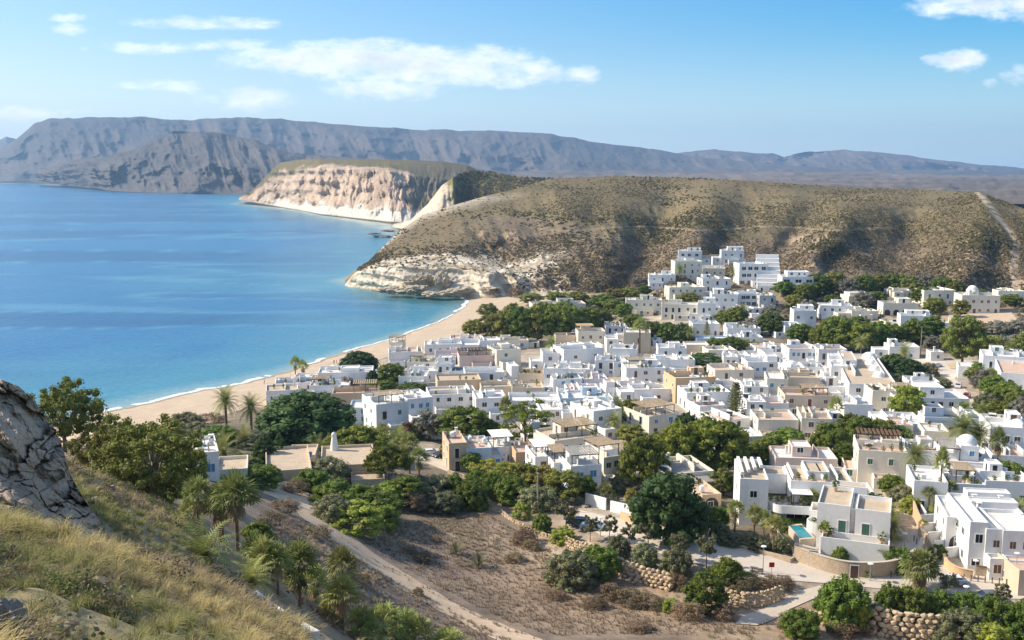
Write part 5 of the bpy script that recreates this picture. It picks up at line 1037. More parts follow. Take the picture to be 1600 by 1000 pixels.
# stone walls along the street
SW = smooth_pts([(1242, 876), (1290, 893), (1330, 901), (1380, 901), (1410, 893), (1434, 876), (1440, 862)])
o = wall_line('stone_wall', SW, 2.3, .4, 'stonewall', 'curved stone wall wrapping the street corner below the cubic villa', cap='pave')
for (px_, py_) in ((1334, 901.5),):
    P = ground(px_, py_ + 2)
    put(DM['wood'], 'door', o, P.x, P.y - .1, P.z, R(-10), (1.1, 1, 2.0))
o = wall_line('stone_wall', [(1241, 874), (1262, 880), (1277, 884)], 2.6, .5, 'stonewall', 'tall stone wall with a brown gate directly below the pool', cap='pave')
P = ground(1270, 884); put(DM['wood'], 'door', o, P.x - .1, P.y - .35, P.z, R(-14), (1.2, 1, 2.5))
wall_line('garden_wall', [(1195, 815), (1215, 835), (1238, 862), (1241, 873)], .6, .3, 'stonewall', 'sandy garden wall running down from the villa to the street left of the pool')
wall_line('kerb_wall', [(1020, 821), (1060, 832), (1110, 846), (1160, 857), (1195, 866), (1240, 877)], .55, .35, 'stonewall', 'low pale kerb wall along the upper side of the street')
wall_line('planter_wall', [(1178, 862), (1200, 869), (1235, 880), (1240, 876)], .7, .3, 'stonewall', 'low stone planter wall beside the street lamp')
wall_line('stone_wall', [(970, 812), (985, 817), (1000, 821), (1018, 824)], 1.5, .35, 'ochre', 'ochre stone wall at the street end left of the big ficus')
wall_line('white_wall', [(915, 788), (930, 792), (947, 797)], 2.2, .25, 'white', 'left white boundary wall between the terrace units and the street')
wall_line('white_wall', [(954, 799), (972, 803), (990, 808)], 2.0, .25, 'white', 'right white boundary wall ending at the big ficus')
wall_line('garden_wall', [(700, 740), (740, 752), (790, 766), (850, 786), (900, 800)], .8, .3, 'stonewall', 'long low garden wall above the dry field')
wall_line('lane_wall', smooth_pts([(1424, 796), (1430, 812), (1436, 828), (1441, 840)]), 2.4, .3, 'ochre', 'ochre wall on the right of the sandy lane')
wall_line('lane_wall', [(1436, 838), (1446, 850), (1456, 866), (1461, 876)], 1.8, .4, 'stonewall', 'stone wall with pillars on the right of the paved lane')
wall_line('flower_bed_wall', smooth_pts([(1474, 878), (1480, 890), (1498, 900), (1520, 905)]), 1.3, .35, 'ochre', 'curved orange flower bed wall on the street corner', cap='ochre')
wall_line('stone_wall', [(1524, 899), (1540, 901), (1580, 903), (1640, 905)], 1.5, .35, 'stonewall', 'stone wall with a brown rail in front of the white row houses', cap='wood')
for k, (a, b, c, d_) in enumerate([(1434, 818, 1482, 816), (1440, 832, 1488, 828), (1450, 846, 1492, 842), (1458, 860, 1500, 856), (1466, 872, 1506, 868)]):
    wall_line('terrace_wall', [(a, b), ((a + c) / 2, (b + d_) / 2), (c, d_)], 1.6, .25, 'white', ['topmost', 'second from the top', 'middle', 'second from the bottom', 'lowest'][k] + ' white wall of the stepped gardens right of the lane', group='white walls of the stepped gardens')
wall_line('white_wall', [(1418, 780), (1432, 792), (1440, 806), (1446, 816)], 1.8, .25, 'white', 'white garden wall descending along the sandy lane')
wall_line('white_wall', [(398, 934), (424, 955), (456, 982), (492, 1006)], .35, .3, 'white', 'white wall edge between the grassy slope and the palm garden')
# street front row of white houses
h(1537, 1564, 826, 896, 10, -6, st=2, win=1, side=1, pane='wood', low=[(0, 1, -.22, 0, 3.2)], label='white row house with one dark slit window, left end of the modern street row', group='modern row houses', clutter=0)
h(1564, 1620, 829, 899, 10, -6, st=2, win=2, side=0, pane='wood', low=[(.02, 1, -.2, 0, 3.1)], label='white row house with brown garage doors at the right edge of the modern street row', group='modern row houses', clutter=0)
h(1512, 1538, 815, 893, 14, -10, st=2, win=1, side=1, pane='glass', cone=[], label='tall white house end with a sunlit left side wall on the street corner', group='modern row houses', clutter=0)
h(1532, 1604, 812, 854, 8, -8, st=2, win=2, slope=2, chim=[(.15, .6)], label='white stepped roof house directly behind the modern street row', group='modern row houses', clutter=0)
h(1526, 1592, 796, 834, 8, -8, st=2, win=2, slope=2, chim=[(.1, .5), (.7, .5)], label='white stepped roof house with a brown fence, second row behind the street', group='modern row houses', clutter=0)
h(1478, 1514, 808, 862, 11, -14, st=2, win=1, side=1, pane='wood', arch=1, label='white house with an ochre doorway above the stepped gardens', group='modern row houses')
h(1590, 1650, 890, 930, 8, 0, col='stone', roof='terra', st=1, win=1, label='small dark fronted shelter with a brown roof at the lower right edge', cat='shelter', name='shelter', clutter=0)
h(1155, 1172, 760, 784, 10, 0, col='grey', st=1, win=0, label='pale glass railed terrace left of the large modern villa', clutter=0, cat='terrace', name='terrace')
# rubble retaining walls
def rubble(pts, hgt, label, size=.55, seed=1):
    W3 = [ground(a, b) for a, b in pts]; q = random.Random(seed); V, F = [], []; base = 0
    ico = bmesh.new(); bmesh.ops.create_icosphere(ico, subdivisions=1, radius=1); iv = [v_.co.copy() for v_ in ico.verts]; ifc = [[x.index for x in f.verts] for f in ico.faces]; ico.free()
    b = MB()
    for i in range(len(W3) - 1):
        a, c = W3[i], W3[i + 1]; d_ = c - a; n = max(1, int(d_.length / (size * 1.25))); tn_ = Vector((d_.x, d_.y, 0)).normalized(); nn = Vector((tn_.y, -tn_.x, 0))
        rows = max(1, int(hgt / (size * .82)))
        for k in range(n):
            for r_ in range(rows):
                f = (k + (.5 if r_ % 2 else 0) + q.uniform(-.2, .2)) / n; p = a + d_ * f + Vector((0, 0, size * .3 + r_ * size * .82)) - nn * (.28 * r_ * size) + nn * q.uniform(-.1, .12)
                sx_, sy_, sz_ = size * q.uniform(.55, .95), size * q.uniform(.5, .7), size * q.uniform(.42, .66); rot = Matrix.Rotation(math.atan2(tn_.y, tn_.x) + q.uniform(-.3, .3), 3, 'Z') @ Matrix.Rotation(q.uniform(-.4, .4), 3, 'Y')
                b.add([p + rot @ Vector((v_.x * sx_ * q.uniform(.7, 1.3), v_.y * sy_ * q.uniform(.8, 1.15), v_.z * sz_ * q.uniform(.7, 1.3))) for v_ in iv], ifc)
    return tag(b.build('rubble_wall', M['rubble']), label, 'retaining wall', 'rubble stone retaining walls')
rubble([(962, 896), (985, 905), (1010, 914), (1050, 924)], 3.0, 'tall rubble stone wall between the round bushes below the street', .62, 1)
rubble([(862, 842), (880, 852), (905, 862), (930, 866)], 1.7, 'pale rubble bank at the upper end of the dry field', .5, 2)
rubble([(1132, 942), (1165, 950), (1200, 946), (1228, 935)], 2.4, 'rubble stone wall left of the footpath', .5, 3)
rubble([(1230, 975), (1262, 972), (1300, 978)], 1.8, 'low rubble stones under the bushes right of the footpath', .5, 4)
rubble([(1362, 990), (1400, 1000), (1440, 1004), (1500, 1006)], 4.2, 'big rubble stone wall at the bottom right below the bushes', .75, 5)
rubble([(780, 800), (800, 815), (835, 833), (862, 842)], .8, 'thin line of pale stones along the upper field edge', .4, 6)
# ------------------------------------------------------------------ trees and plants
def leafquads(P, Nn, size, rng, aspect=.6, jitter=.7):
    n = len(P); nn = Nn + rng.normal(0, jitter, (n, 3)); nn /= np.linalg.norm(nn, axis=1)[:, None] + 1e-9
    a = np.cross(nn, rng.normal(0, 1, (n, 3))); a /= np.linalg.norm(a, axis=1)[:, None] + 1e-9; b = np.cross(nn, a)
    s = (size * rng.uniform(.6, 1.35, n))[:, None]
    V = np.stack([P - a * s, P + b * s * aspect, P + a * s, P - b * s * aspect], 1).reshape(-1, 3)
    return V, np.arange(4 * n).reshape(n, 4)
def quad_sphere():
    V, F, D = [], [], {}
    def vi(p):
        k = tuple(np.round(p, 4))
        if k not in D: D[k] = len(V); V.append(np.array(p) / np.linalg.norm(p))
        return D[k]
    for ax in range(3):
        for sg in (-1, 1):
            for i in (-1, 0):
                for j in (-1, 0):
                    q = []
                    for (a, b) in ((i, j), (i + 1, j), (i + 1, j + 1), (i, j + 1)):
                        p = [0, 0, 0]; p[ax] = sg; p[(ax + 1) % 3] = a; p[(ax + 2) % 3] = b; q.append(vi(p))
                    F.append(q if sg > 0 else q[::-1])
    return np.array(V), np.array(F)
QS, QF = quad_sphere()
def crown(seed, nc, rc, nl, leaf, flat=1.0, z0=.2, shape='round', fill=.35, squash=.8, core=.7):
    """leaf clumps spread through a crown inscribed in x, y in -.5...5 and z in z0..1"""
    g = np.random.default_rng(seed); C = []; tries = 0
    zc, rz = (1 + z0) / 2, (1 - z0) / 2
    while len(C) < nc and tries < 9000:
        tries += 1; d = g.normal(0, 1, 3); d /= np.linalg.norm(d); u = g.uniform(fill, 1) ** .6
        p = d * u
        if shape == 'dome' and p[2] < -.35: continue
        if shape == 'umbrella' and p[2] < 0: continue
        if shape == 'cone': k = 1 - .75 * (p[2] + 1) / 2; p[:2] *= k
        if C and min(np.linalg.norm(p - c) for c in C) < rc * 1.1: continue
        C.append(p)
    Ps, Ns, rs = [], [], []
    for c in C:
        r = rc * g.uniform(.7, 1.3); d = g.normal(0, 1, (nl, 3)); d /= np.linalg.norm(d, axis=1)[:, None]; d[:, 2] = np.where(d[:, 2] < -.5, -d[:, 2], d[:, 2])
        lump = 1 + .25 * np.sin(d[:, 0] * 5 + c[0] * 9) * np.cos(d[:, 1] * 6 + c[1] * 7)
        rs.append(r); Ps.append(c + d * (r * g.uniform(.72, 1.05, nl) * lump)[:, None] * np.array([1, 1, squash])); Ns.append(d)
    P = np.concatenate(Ps); Nn = np.concatenate(Ns)
    K = []
    for c, r in zip(C, rs): K.append(c + QS * (r * core * (1 + g.normal(0, .1, (len(QS), 1)))) * np.array([1, 1, squash]))
    K = np.concatenate(K)
    ext = np.quantile(np.abs(P[:, :2]), .995); lo, hi = P[:, 2].min(), P[:, 2].max()
    for A_ in (P, K): A_[:, :2] *= .5 / ext; A_[:, 2] = z0 + (A_[:, 2] - lo) / (hi - lo) * (1 - z0)
    V, F = leafquads(P, Nn, leaf * 1.15, g, .6, .6)
    KF = (QF[None] + (np.arange(len(C)) * len(QS))[:, None, None] + len(V)).reshape(-1, 4)
    return (np.concatenate([V, K]), np.concatenate([F, KF])), C
def crown_mesh(name, mt, *a, **k):
    (V, F), C = crown(*a, **k); return np_mesh(name, V, F, M[mt])
def trunk_mesh(seed, z1, r, mt, lean=.05, limbs=5, spread=.3, fork=.45):
    q = random.Random(seed); b = MB(); lx, ly = q.uniform(-lean, lean), q.uniform(-lean, lean)
    b.tube([(0, 0, -.08), (lx * .3, ly * .3, z1 * .35), (lx, ly, z1 * .7), (lx * 1.3, ly, z1)], [r * 1.3, r, r * .75, r * .4], 8)
    for k in range(limbs):
        a = 6.283 * k / limbs + q.uniform(-.4, .4); z = z1 * q.uniform(fork, .8); e = spread * q.uniform(.6, 1.1)
        b.tube([(lx * .7, ly * .7, z), (lx + e * .5 * math.cos(a), ly + e * .5 * math.sin(a), z + (1 - z) * .35), (lx + e * math.cos(a), ly + e * math.sin(a), z + (1 - z) * .6)], [r * .5, r * .35, r * .15], 5)
    return b.mesh('trunk', M[mt], True)
V_ = {}
V_['ficus'] = [(crown_mesh('crown', 'lfdark', s, 95, .23, 42, .026, z0=.06, shape='dome', fill=.5), trunk_mesh(s, .5, .045, 'bark')) for s in (1, 2)]
V_['pine'] = [(crown_mesh('crown', 'lfpine', s, 80, .24, 52, .024, z0=.14, shape='dome', fill=.45), trunk_mesh(s, .6, .03, 'bark')) for s in (3, 4, 5)]
V_['green'] = [(crown_mesh('crown', 'lfgreen', s, 75, .25, 44, .027, z0=.12, shape='round', fill=.4), trunk_mesh(s, .5, .035, 'bark')) for s in (6, 7, 8)]
V_['olive'] = [(crown_mesh('crown', 'lfeuc', s, 75, .22, 46, .024, z0=.12, shape='round', fill=.3), trunk_mesh(s, .55, .032, 'bark')) for s in (9, 10, 11)]
V_['euc'] = [(crown_mesh('crown', 'lfeuc', s, 150, .14, 62, .014, z0=.04, shape='round', fill=.25, squash=1.0, core=.6), trunk_mesh(s, .7, .025, 'palebark', .06, 8, .34, .25)) for s in (12, 13, 14)]
V_['airy'] = [(crown_mesh('crown', 'lfpine', s, 40, .17, 60, .018, z0=.3, shape='round', fill=.3, squash=.6), trunk_mesh(s, .85, .022, 'bark', .1, 9, .36, .3)) for s in (15, 16)]
V_['umbrella'] = [(crown_mesh('crown', 'lfpine', s, 70, .2, 56, .022, z0=.5, shape='umbrella', fill=.5, squash=.7), trunk_mesh(s, .75, .02, 'palebark', .06, 6, .3, .6)) for s in (17, 18)]
V_['flatpine'] = [(crown_mesh('crown', 'lfdark', 19, 90, .2, 44, .02, z0=.3, shape='dome', fill=.5, squash=.5), trunk_mesh(19, .5, .012, 'bark'))]
V_['street'] = [(crown_mesh('crown', 'lfolive', s, 26, .22, 46, .034, z0=.38, shape='round', fill=.2), trunk_mesh(s, .7, .022, 'bark', .05, 6, .26, .5)) for s in (20, 21, 22)]
V_['bush'] = [(crown_mesh('foliage', 'lfgreen', s, 60, .24, 60, .022, z0=0, shape='dome', fill=.5, squash=.9), None) for s in (23, 24, 25)]
V_['dkbush'] = [(crown_mesh('foliage', 'lfolive', s, 60, .24, 60, .02, z0=0, shape='dome', fill=.5), None) for s in (26, 27)]
V_['ybush'] = [(crown_mesh('foliage', 'lfbright', s, 50, .26, 50, .024, z0=0, shape='dome', fill=.5), None) for s in (28, 29)]
V_['brown'] = [(crown_mesh('foliage', 'lfbrown', s, 45, .26, 80, .02, z0=0, shape='dome', fill=.4, core=.3), None) for s in (30, 31)]
V_['red'] = [(crown_mesh('foliage', 'lfred', 32, 45, .26, 50, .026, z0=0, shape='dome', fill=.4), None)]
V_['yellow'] = [(crown_mesh('crown', 'lfyellow', s, 60, .22, 44, .026, z0=.2, shape='round', fill=.3), trunk_mesh(s, .5, .03, 'bark')) for s in (33, 34)]
V_['poplar'] = [(crown_mesh('crown', 'lfbright', 35, 90, .2, 46, .024, z0=.03, shape='round', fill=.45), trunk_mesh(35, .5, .03, 'bark'))]
V_['cypress'] = [(crown_mesh('crown', 'lfdark', 36, 70, .2, 40, .03, z0=.0, shape='cone', fill=.5), trunk_mesh(36, .5, .06, 'bark', .01, 0))]
V_['scrubtree'] = [(crown_mesh('crown', 'lfgrey', s, 60, .23, 40, .026, z0=.1, shape='round', fill=.3), trunk_mesh(s, .5, .03, 'bark')) for s in (37, 38)]
def norfolk():
    g = np.random.default_rng(5); P, Nn = [], []
    for k in range(15):
        z = .12 + .86 * k / 15; rad = .5 * (1 - (z - .05) / 1.0) ** .8; nb = 9
        for j in range(nb):
            a = 6.283 * j / nb + k * .7; t = g.uniform(.1, 1, 26); w = g.normal(0, .03, 26)
            P.append(np.stack([rad * t * np.cos(a) - w * np.sin(a), rad * t * np.sin(a) + w * np.cos(a), z + .05 * t + g.normal(0, .008, 26)], 1)); Nn.append(np.tile([0, 0, 1.0], (26, 1)))
    V, F = leafquads(np.concatenate(P), np.concatenate(Nn), .02, g, .7, .5)
    b = MB(); b.tube([(0, 0, -.03), (0, 0, .6), (0, 0, 1)], [.03, .02, .004], 7)
    return np_mesh('crown', V, F, M['lfeuc']), b.mesh('trunk', M['bark'], True)
V_['norfolk'] = [norfolk()]
def date_palm(seed, trunk=.62, n=46, fl=.52, tr=.035, up=1.0, drop=1.0):
    """unit date palm, height and width about 1; fronds of leaflets along drooping arcs"""
    g = np.random.default_rng(seed); Vs, Fs = [], []; nb = 0
    for k in range(n):
        a = k * 2.39996 + g.uniform(-.2, .2); el = math.radians(85 - 115 * (k / n) ** 1.0 * drop) * up; L_ = fl * g.uniform(.85, 1.08); m = 9
        s = np.linspace(0, 1, m + 1); ang = el - s ** 1.3 * math.radians(75 + 10 * g.uniform()); ds = L_ / m
        rr_ = np.concatenate([[0], np.cumsum(np.cos(ang[:-1]) * ds)]); zz = trunk + np.concatenate([[0], np.cumsum(np.sin(ang[:-1]) * ds * (1 - trunk) / .40)])
        ca, sa = math.cos(a), math.sin(a); c = np.stack([rr_ * ca, rr_ * sa, zz], 1)
        for i in range(1, m + 1):
            w = .10 * math.sin(math.pi * min(1, .18 + .8 * (i / m))) ** .7
            tdir = c[i] - c[i - 1]
            for sg in (-1, 1):
                for hlf in (0, .5):
                    b0 = c[i - 1] + tdir * hlf; b1 = b0 + tdir * .30; side = np.array([-sa * sg, ca * sg, 0]) * w
                    tip = b0 + tdir * 1.0 + side + np.array([0, 0, -.25 * w + .1 * w * g.uniform(-1, 1)])
                    Vs += [b0, b1, tip + tdir * .05, tip]; Fs.append([nb, nb + 1, nb + 2, nb + 3]); nb += 4
    cm = np_mesh('crown', np.array(Vs), np.array(Fs), M['lfpalm'])
    b = MB(); zs = np.linspace(-.03, trunk + .02, 16); b.tube([(0, 0, z) for z in zs], [tr * (1.15 if i % 2 else .95) * (1.25 if i == 0 else 1) for i in range(16)], 8); b.lathe([(tr, trunk - .08), (tr * 2.0, trunk - .03), (tr * 1.6, trunk + .03), (0, trunk + .05)], 8)
    return cm, b.mesh('trunk', M['palmtrunk'], True)
def fan_palm(seed, trunk=.7, n=34, tr=.03, skirt=True, hz_=.28, wz=.5):
    g = np.random.default_rng(seed); Vs, Fs, mi = [], [], []; nb = 0
    nd = 9 if skirt else 0
    for k in range(n + nd):
        dead = k >= n; a = k * 2.39996 + g.uniform(-.3, .3); f = (k if not dead else k - n) / (n if not dead else nd)
        el = math.radians(84 - 96 * f) if not dead else math.radians(-50 - 38 * g.uniform())
        pl = (.26 if not dead else .14) * g.uniform(.8, 1.1); ca, sa = math.cos(a), math.sin(a)
        ks = (1 - trunk) / .40
        d = np.array([math.cos(el) * ca, math.cos(el) * sa, math.sin(el) * ks]); c0 = np.array([0, 0, trunk - (.03 * g.uniform(0, 3) if dead else 0)]); c1 = c0 + d * pl
        sd = np.array([-sa, ca, 0]); up_ = np.cross(sd, d); up_ /= np.linalg.norm(up_)
        Vs += [c0 - sd * .004, c0 + sd * .004, c1 + sd * .004, c1 - sd * .004]; Fs.append([nb, nb + 1, nb + 2, nb + 3]); mi.append(1 if dead else 0); nb += 4
        nbld = 11; bl_ = (.25 if not dead else .18) * g.uniform(.85, 1.1)
        for j in range(nbld):
            t = (j / (nbld - 1) - .5) * math.radians(190); dr = d / np.linalg.norm(d) * math.cos(t) + sd * math.sin(t); dr = dr + np.array([0, 0, (-.10 - .22 * abs(math.sin(t))) * min(1, ks * 1.1)])
            sn = -d / np.linalg.norm(d) * math.sin(t) + sd * math.cos(t); L_ = bl_ * (.75 + .25 * math.cos(t)); mid = c1 + dr * L_ * .55; tip = c1 + dr * L_ + np.array([0, 0, -.06 * ks * g.uniform(.4, 1.4)])
            Vs += [c1, mid - sn * .017, tip, mid + sn * .017]; Fs.append([nb, nb + 1, nb + 2, nb + 3]); mi.append(1 if dead else 0); nb += 4
    V = np.array(Vs)
    cm = np_mesh('crown', V, np.array(Fs), [M['lfpalm'], M['lfdead']], midx=mi)
    b = MB(); zs = np.linspace(-.03, trunk, 18); b.tube([(0, 0, z) for z in zs], [tr * (1.12 if i % 2 else .95) * (1.3 - .4 * i / 17) for i in range(18)], 8)
    return cm, b.mesh('trunk', M['palmtrunk'], True)
V_['date'] = [date_palm(1), date_palm(2, .58), date_palm(3, .66)]
V_['datelow'] = [date_palm(4, .22, 40, .55, .06), date_palm(5, .15, 36, .55, .05, 1.0, .8)]
V_['fan'] = [fan_palm(6, .74), fan_palm(7, .70), fan_palm(8, .76)]
V_['fantall'] = [fan_palm(9, .80, 34, .034, False), fan_palm(10, .76, 34, .04, False)]
V_['fanlow'] = [fan_palm(11, .2, 34, .05, False), fan_palm(12, .3, 36, .06, False)]
V_['fanbig'] = [fan_palm(13, .5, 70, .09, True)]
def yucca(seed):
    g = np.random.default_rng(seed); Vs, Fs = [], []; nb = 0
    for k in range(46):
        a = g.uniform(0, 6.28); el = math.radians(g.uniform(8, 80)); L_ = g.uniform(.4, .52); d = np.array([math.cos(el) * math.cos(a), math.cos(el) * math.sin(a), math.sin(el) * 1.7]); sd = np.array([-math.sin(a), math.cos(a), 0])
        c = np.array([0, 0, .1]); m_ = c + d * L_ * .5; tip = c + d * L_ + np.array([0, 0, -.04]); Vs += [c - sd * .012, c + sd * .012, m_ + sd * .022, m_ - sd * .022, m_ - sd * .022, m_ + sd * .022, tip + sd * .002, tip - sd * .002]; Fs += [[nb, nb + 1, nb + 2, nb + 3], [nb + 4, nb + 5, nb + 6, nb + 7]]; nb += 8
    return np_mesh('leaves', np.array(Vs), np.array(Fs), M['lfolive']), None
V_['yucca'] = [yucca(1), yucca(2)]
KIND = {'ficus': ('ficus_tree', 'tree'), 'pine': ('pine_tree', 'tree'), 'green': ('broadleaf_tree', 'tree'), 'olive': ('broadleaf_tree', 'tree'), 'euc': ('eucalyptus_tree', 'tree'), 'airy': ('pine_tree', 'tree'), 'umbrella': ('umbrella_pine', 'tree'), 'flatpine': ('umbrella_pine', 'tree'), 'street': ('street_tree', 'tree'), 'bush': ('bush', 'bush'), 'dkbush': ('bush', 'bush'), 'ybush': ('bush', 'bush'), 'brown': ('dry_bush', 'bush'), 'red': ('flowering_bush', 'bush'), 'yellow': ('broadleaf_tree', 'tree'), 'poplar': ('poplar_tree', 'tree'), 'cypress': ('cypress_tree', 'tree'), 'scrubtree': ('broadleaf_tree', 'tree'), 'norfolk': ('tiered_conifer', 'tree'), 'date': ('date_palm', 'palm tree'), 'datelow': ('date_palm', 'palm tree'), 'fan': ('fan_palm', 'palm tree'), 'fantall': ('fan_palm', 'palm tree'), 'fanlow': ('fan_palm', 'palm tree'), 'fanbig': ('fan_palm', 'palm tree'), 'yucca': ('yucca', 'plant')}
GRP = {'ficus': 'dark dense trees', 'pine': 'rounded pines', 'green': 'green garden trees', 'olive': 'olive green trees', 'euc': 'eucalyptus trees', 'airy': 'airy pines', 'umbrella': 'umbrella pines', 'street': 'young street trees', 'bush': 'green bushes', 'dkbush': 'grey green bushes', 'ybush': 'yellow green bushes', 'brown': 'dry brown bushes', 'yellow': 'yellowish garden trees', 'date': 'date palms', 'datelow': 'low date palms', 'fan': 'fan palms with skirts', 'fantall': 'thin tall fan palms', 'fanlow': 'low fan palms', 'yucca': 'spiky yuccas of the field', 'scrubtree': 'grey garden trees', 'cypress': 'cypresses'}
TC = {}
def T(kind, px, base, hp, wp, label, Y=None, group=None):
    P = ground(px, base) if Y is None else Vector([float(v) for v in at(float(px), float(base), Y)])
    if Y is not None: P.z = min(P.z, gz(P.x, P.y)) if abs(P.z - gz(P.x, P.y)) > .3 else P.z
    s = (P.y * math.cos(PIT) - (P.z - HC) * math.sin(PIT)) / FP
    i = TC.get(kind, 0); TC[kind] = i + 1; vs = V_[kind]; cm, tm = vs[i % len(vs)]
    nm, cat = KIND[kind]; H_, W_ = hp * s * 1.02, wp * s * (1.02 if kind == 'fan' else 1.2 if kind in ('fanlow', 'fanbig', 'date', 'datelow', 'fantall') else 1.0 if kind in ('street', 'airy') else .96 if base < 560 else 1.1)
    g = group or GRP.get(kind)
    rz = (i * 2.4 + px * .37) % 6.28
    if tm is None:
        o = link(nm, cm, None, P, rz); o.scale = (W_, W_, H_); tag(o, label, cat, g)
    else:
        o = empty(nm, P, rz, label, cat, g); o.scale = (W_, W_, H_)
        link('trunk', tm, o); link('crown', cm, o)
    return o
# left slope
T('euc', 102, 705, 112, 104, 'leaning eucalyptus just behind the grey rock against the sea', Y=115)
T('euc', 160, 778, 118, 92, 'yellowish eucalyptus right of the grey rock', Y=92)
T('euc', 238, 798, 146, 156, 'biggest dark eucalyptus on the left, in front of the white house', Y=88)
T('euc', 205, 740, 70, 90, 'eucalyptus crown behind the biggest one, under the beach', Y=130)
T('euc', 182, 738, 95, 60, 'slender pale eucalyptus between the rock and the biggest one', Y=112)
T('olive', 255, 705, 62, 70, 'olive tree top behind the eucalyptus crowns, at the beach edge', Y=165)
T('euc', 285, 790, 110, 80, 'eucalyptus on the right flank of the biggest one, touching the white house', Y=96)
T('bush', 255, 800, 30, 26, 'small green shrub at the foot of the biggest eucalyptus', Y=85)
T('dkbush', 310, 690, 32, 60, 'grey green shrub mass by the beach left of the first date palm')
T('bush', 345, 695, 30, 60, 'green hedge mass below the first date palm')
T('dkbush', 290, 668, 24, 50, 'dark shrub strip bordering the sand on the left')
T('brown', 330, 662, 18, 44, 'brownish shrub strip bordering the sand')
T('date', 354, 672, 72, 46, 'tall date palm at the beach edge, leftmost of two')
T('date', 393, 672, 60, 44, 'date palm at the beach edge right of the leftmost one')
T('datelow', 348, 720, 48, 52, 'low feathery date palm behind the pointed chimney house')
T('datelow', 380, 700, 40, 46, 'low date palm in the beach garden below two tall ones')
T('ficus', 478, 694, 84, 140, 'very large dark ficus in front of the left houses')
T('date', 470, 690, 56, 52, 'date palm in front of the very large dark ficus')
T('fantall', 424, 682, 46, 22, 'thin pale fan palm left of the very large dark ficus')
T('fantall', 526, 684, 34, 24, 'thin pale fan palm right of the very large dark ficus')
T('ficus', 561, 580, 32, 56, 'round dark dome tree standing on the sand')
T('fan', 462, 594, 36, 22, 'left fan palm of the pair on the beach edge')
T('fan', 474, 595, 32, 22, 'right fan palm of the pair on the beach edge')
T('green', 612, 602, 34, 40, 'green tree among low houses right of the round dark dome tree')
T('brown', 545, 614, 26, 30, 'purplish brown tree on the roof line above the tan house')
T('ficus', 582, 602, 24, 18, 'small dark tree beside the broad low white house')
T('bush', 596, 608, 14, 46, 'green hedge behind the two white garden walls')
T('bush', 645, 610, 12, 46, 'green hedge in front of the house with two shuttered windows')
T('cypress', 414, 724, 50, 34, 'dark pointed tree above the long stone house, left one')
T('cypress', 438, 724, 48, 26, 'dark pointed tree above the long stone house, right one')
T('datelow', 500, 712, 34, 44, 'low date palm behind the small beige chimney house')
T('bush', 470, 690, 26, 50, 'bright garden bush below the dark ficus')
T('dkbush', 395, 700, 26, 60, 'grey garden bush between palms and dark pointed trees')
T('pine', 560, 716, 52, 92, 'broad yellow green pine behind the round tower chimney')
T('umbrella', 607, 768, 74, 70, 'umbrella pine with a pale trunk beside the low stone house')
T('fan', 640, 740, 62, 40, 'fan palm right of the umbrella pine crown')
T('fan', 655, 758, 58, 40, 'shaggy fan palm left of the parking court')
T('datelow', 622, 700, 40, 44, 'low palm below the corner house balcony')
T('fanlow', 600, 690, 34, 44, 'fan palm shrub between broad pine and corner house')
T('green', 630, 790, 46, 56, 'green tree behind the bush bank, right of the umbrella pine trunk')
T('dkbush', 515, 756, 44, 62, 'rounded brown green bush beside the stone house wall')
T('bush', 488, 766, 34, 54, 'green bush on the corner of the dirt track')
T('bush', 530, 792, 44, 88, 'large green bush bank, upper part beside the dirt track')
T('bush', 578, 808, 46, 92, 'large green bush bank, right middle part')
T('ybush', 552, 828, 46, 90, 'lowest bright lobe of the large bush bank')
T('dkbush', 520, 815, 44, 60, 'grey green lobe of the bush bank touching the track')
T('ybush', 606, 790, 36, 50, 'yellow green bush below the pale trunk of the umbrella pine')
T('ybush', 600, 826, 40, 50, 'right end lobe of the large bush bank')
T('brown', 645, 798, 32, 46, 'brownish bush with yellow flowers right of the bush bank')
T('dkbush', 693, 800, 32, 52, 'grey green bush at the top of the dry field')
T('bush', 738, 794, 44, 50, 'dark green round bush at the top of the dry field')
T('dkbush', 672, 780, 40, 70, 'green shrub bank above the top of the dry field, left')
T('bush', 715, 782, 44, 60, 'green shrub bank above the top of the dry field, middle')
T('bush', 775, 778, 42, 40, 'dark green bush beside the wooden pole')
T('bush', 405, 760, 32, 64, 'dense green hedge bush at the corner of the long stone house')
T('bush', 372, 735, 26, 66, 'green hedge behind the flat annex')
T('bush', 418, 752, 26, 40, 'green bush between the hedge and the stone house')
# palms of the garden below the viewpoint
T('fan', 312, 842, 96, 66, 'fan palm with a dark trunk, leftmost of the garden below the slope', Y=72)
T('fan', 372, 876, 134, 92, 'tallest shaggy fan palm of the garden below the slope', Y=68)
T('fan', 345, 866, 104, 72, 'fan palm half hidden behind the tallest shaggy one', Y=73)
T('datelow', 318, 890, 78, 118, 'bright young date palm with arching fronds at the foot of the slope', Y=46)
T('datelow', 392, 908, 50, 76, 'young date palm with spread fronds above the white wall', Y=52)
T('fan', 414, 952, 112, 72, 'fan palm with a crooked trunk above the white wall', Y=60)
T('fan', 436, 962, 112, 62, 'fan palm right beside the crooked one', Y=60)
T('fan', 470, 980, 134, 82, 'straight fan palm with a tall brown trunk in the garden', Y=62)
T('fan', 536, 935, 104, 66, 'fan palm standing alone against the dirt track', Y=80)
T('fan', 536, 1012, 112, 76, 'fan palm at the bottom edge right of the straight one', Y=66)
T('fan', 525, 1020, 96, 60, 'second trunk of fan palm at the bottom edge', Y=67)
T('fanlow', 452, 948, 50, 46, 'low fan palm between tall trunks in the garden', Y=66)
T('fanlow', 503, 985, 60, 56, 'dark low fan palm in the shade of the garden', Y=70)
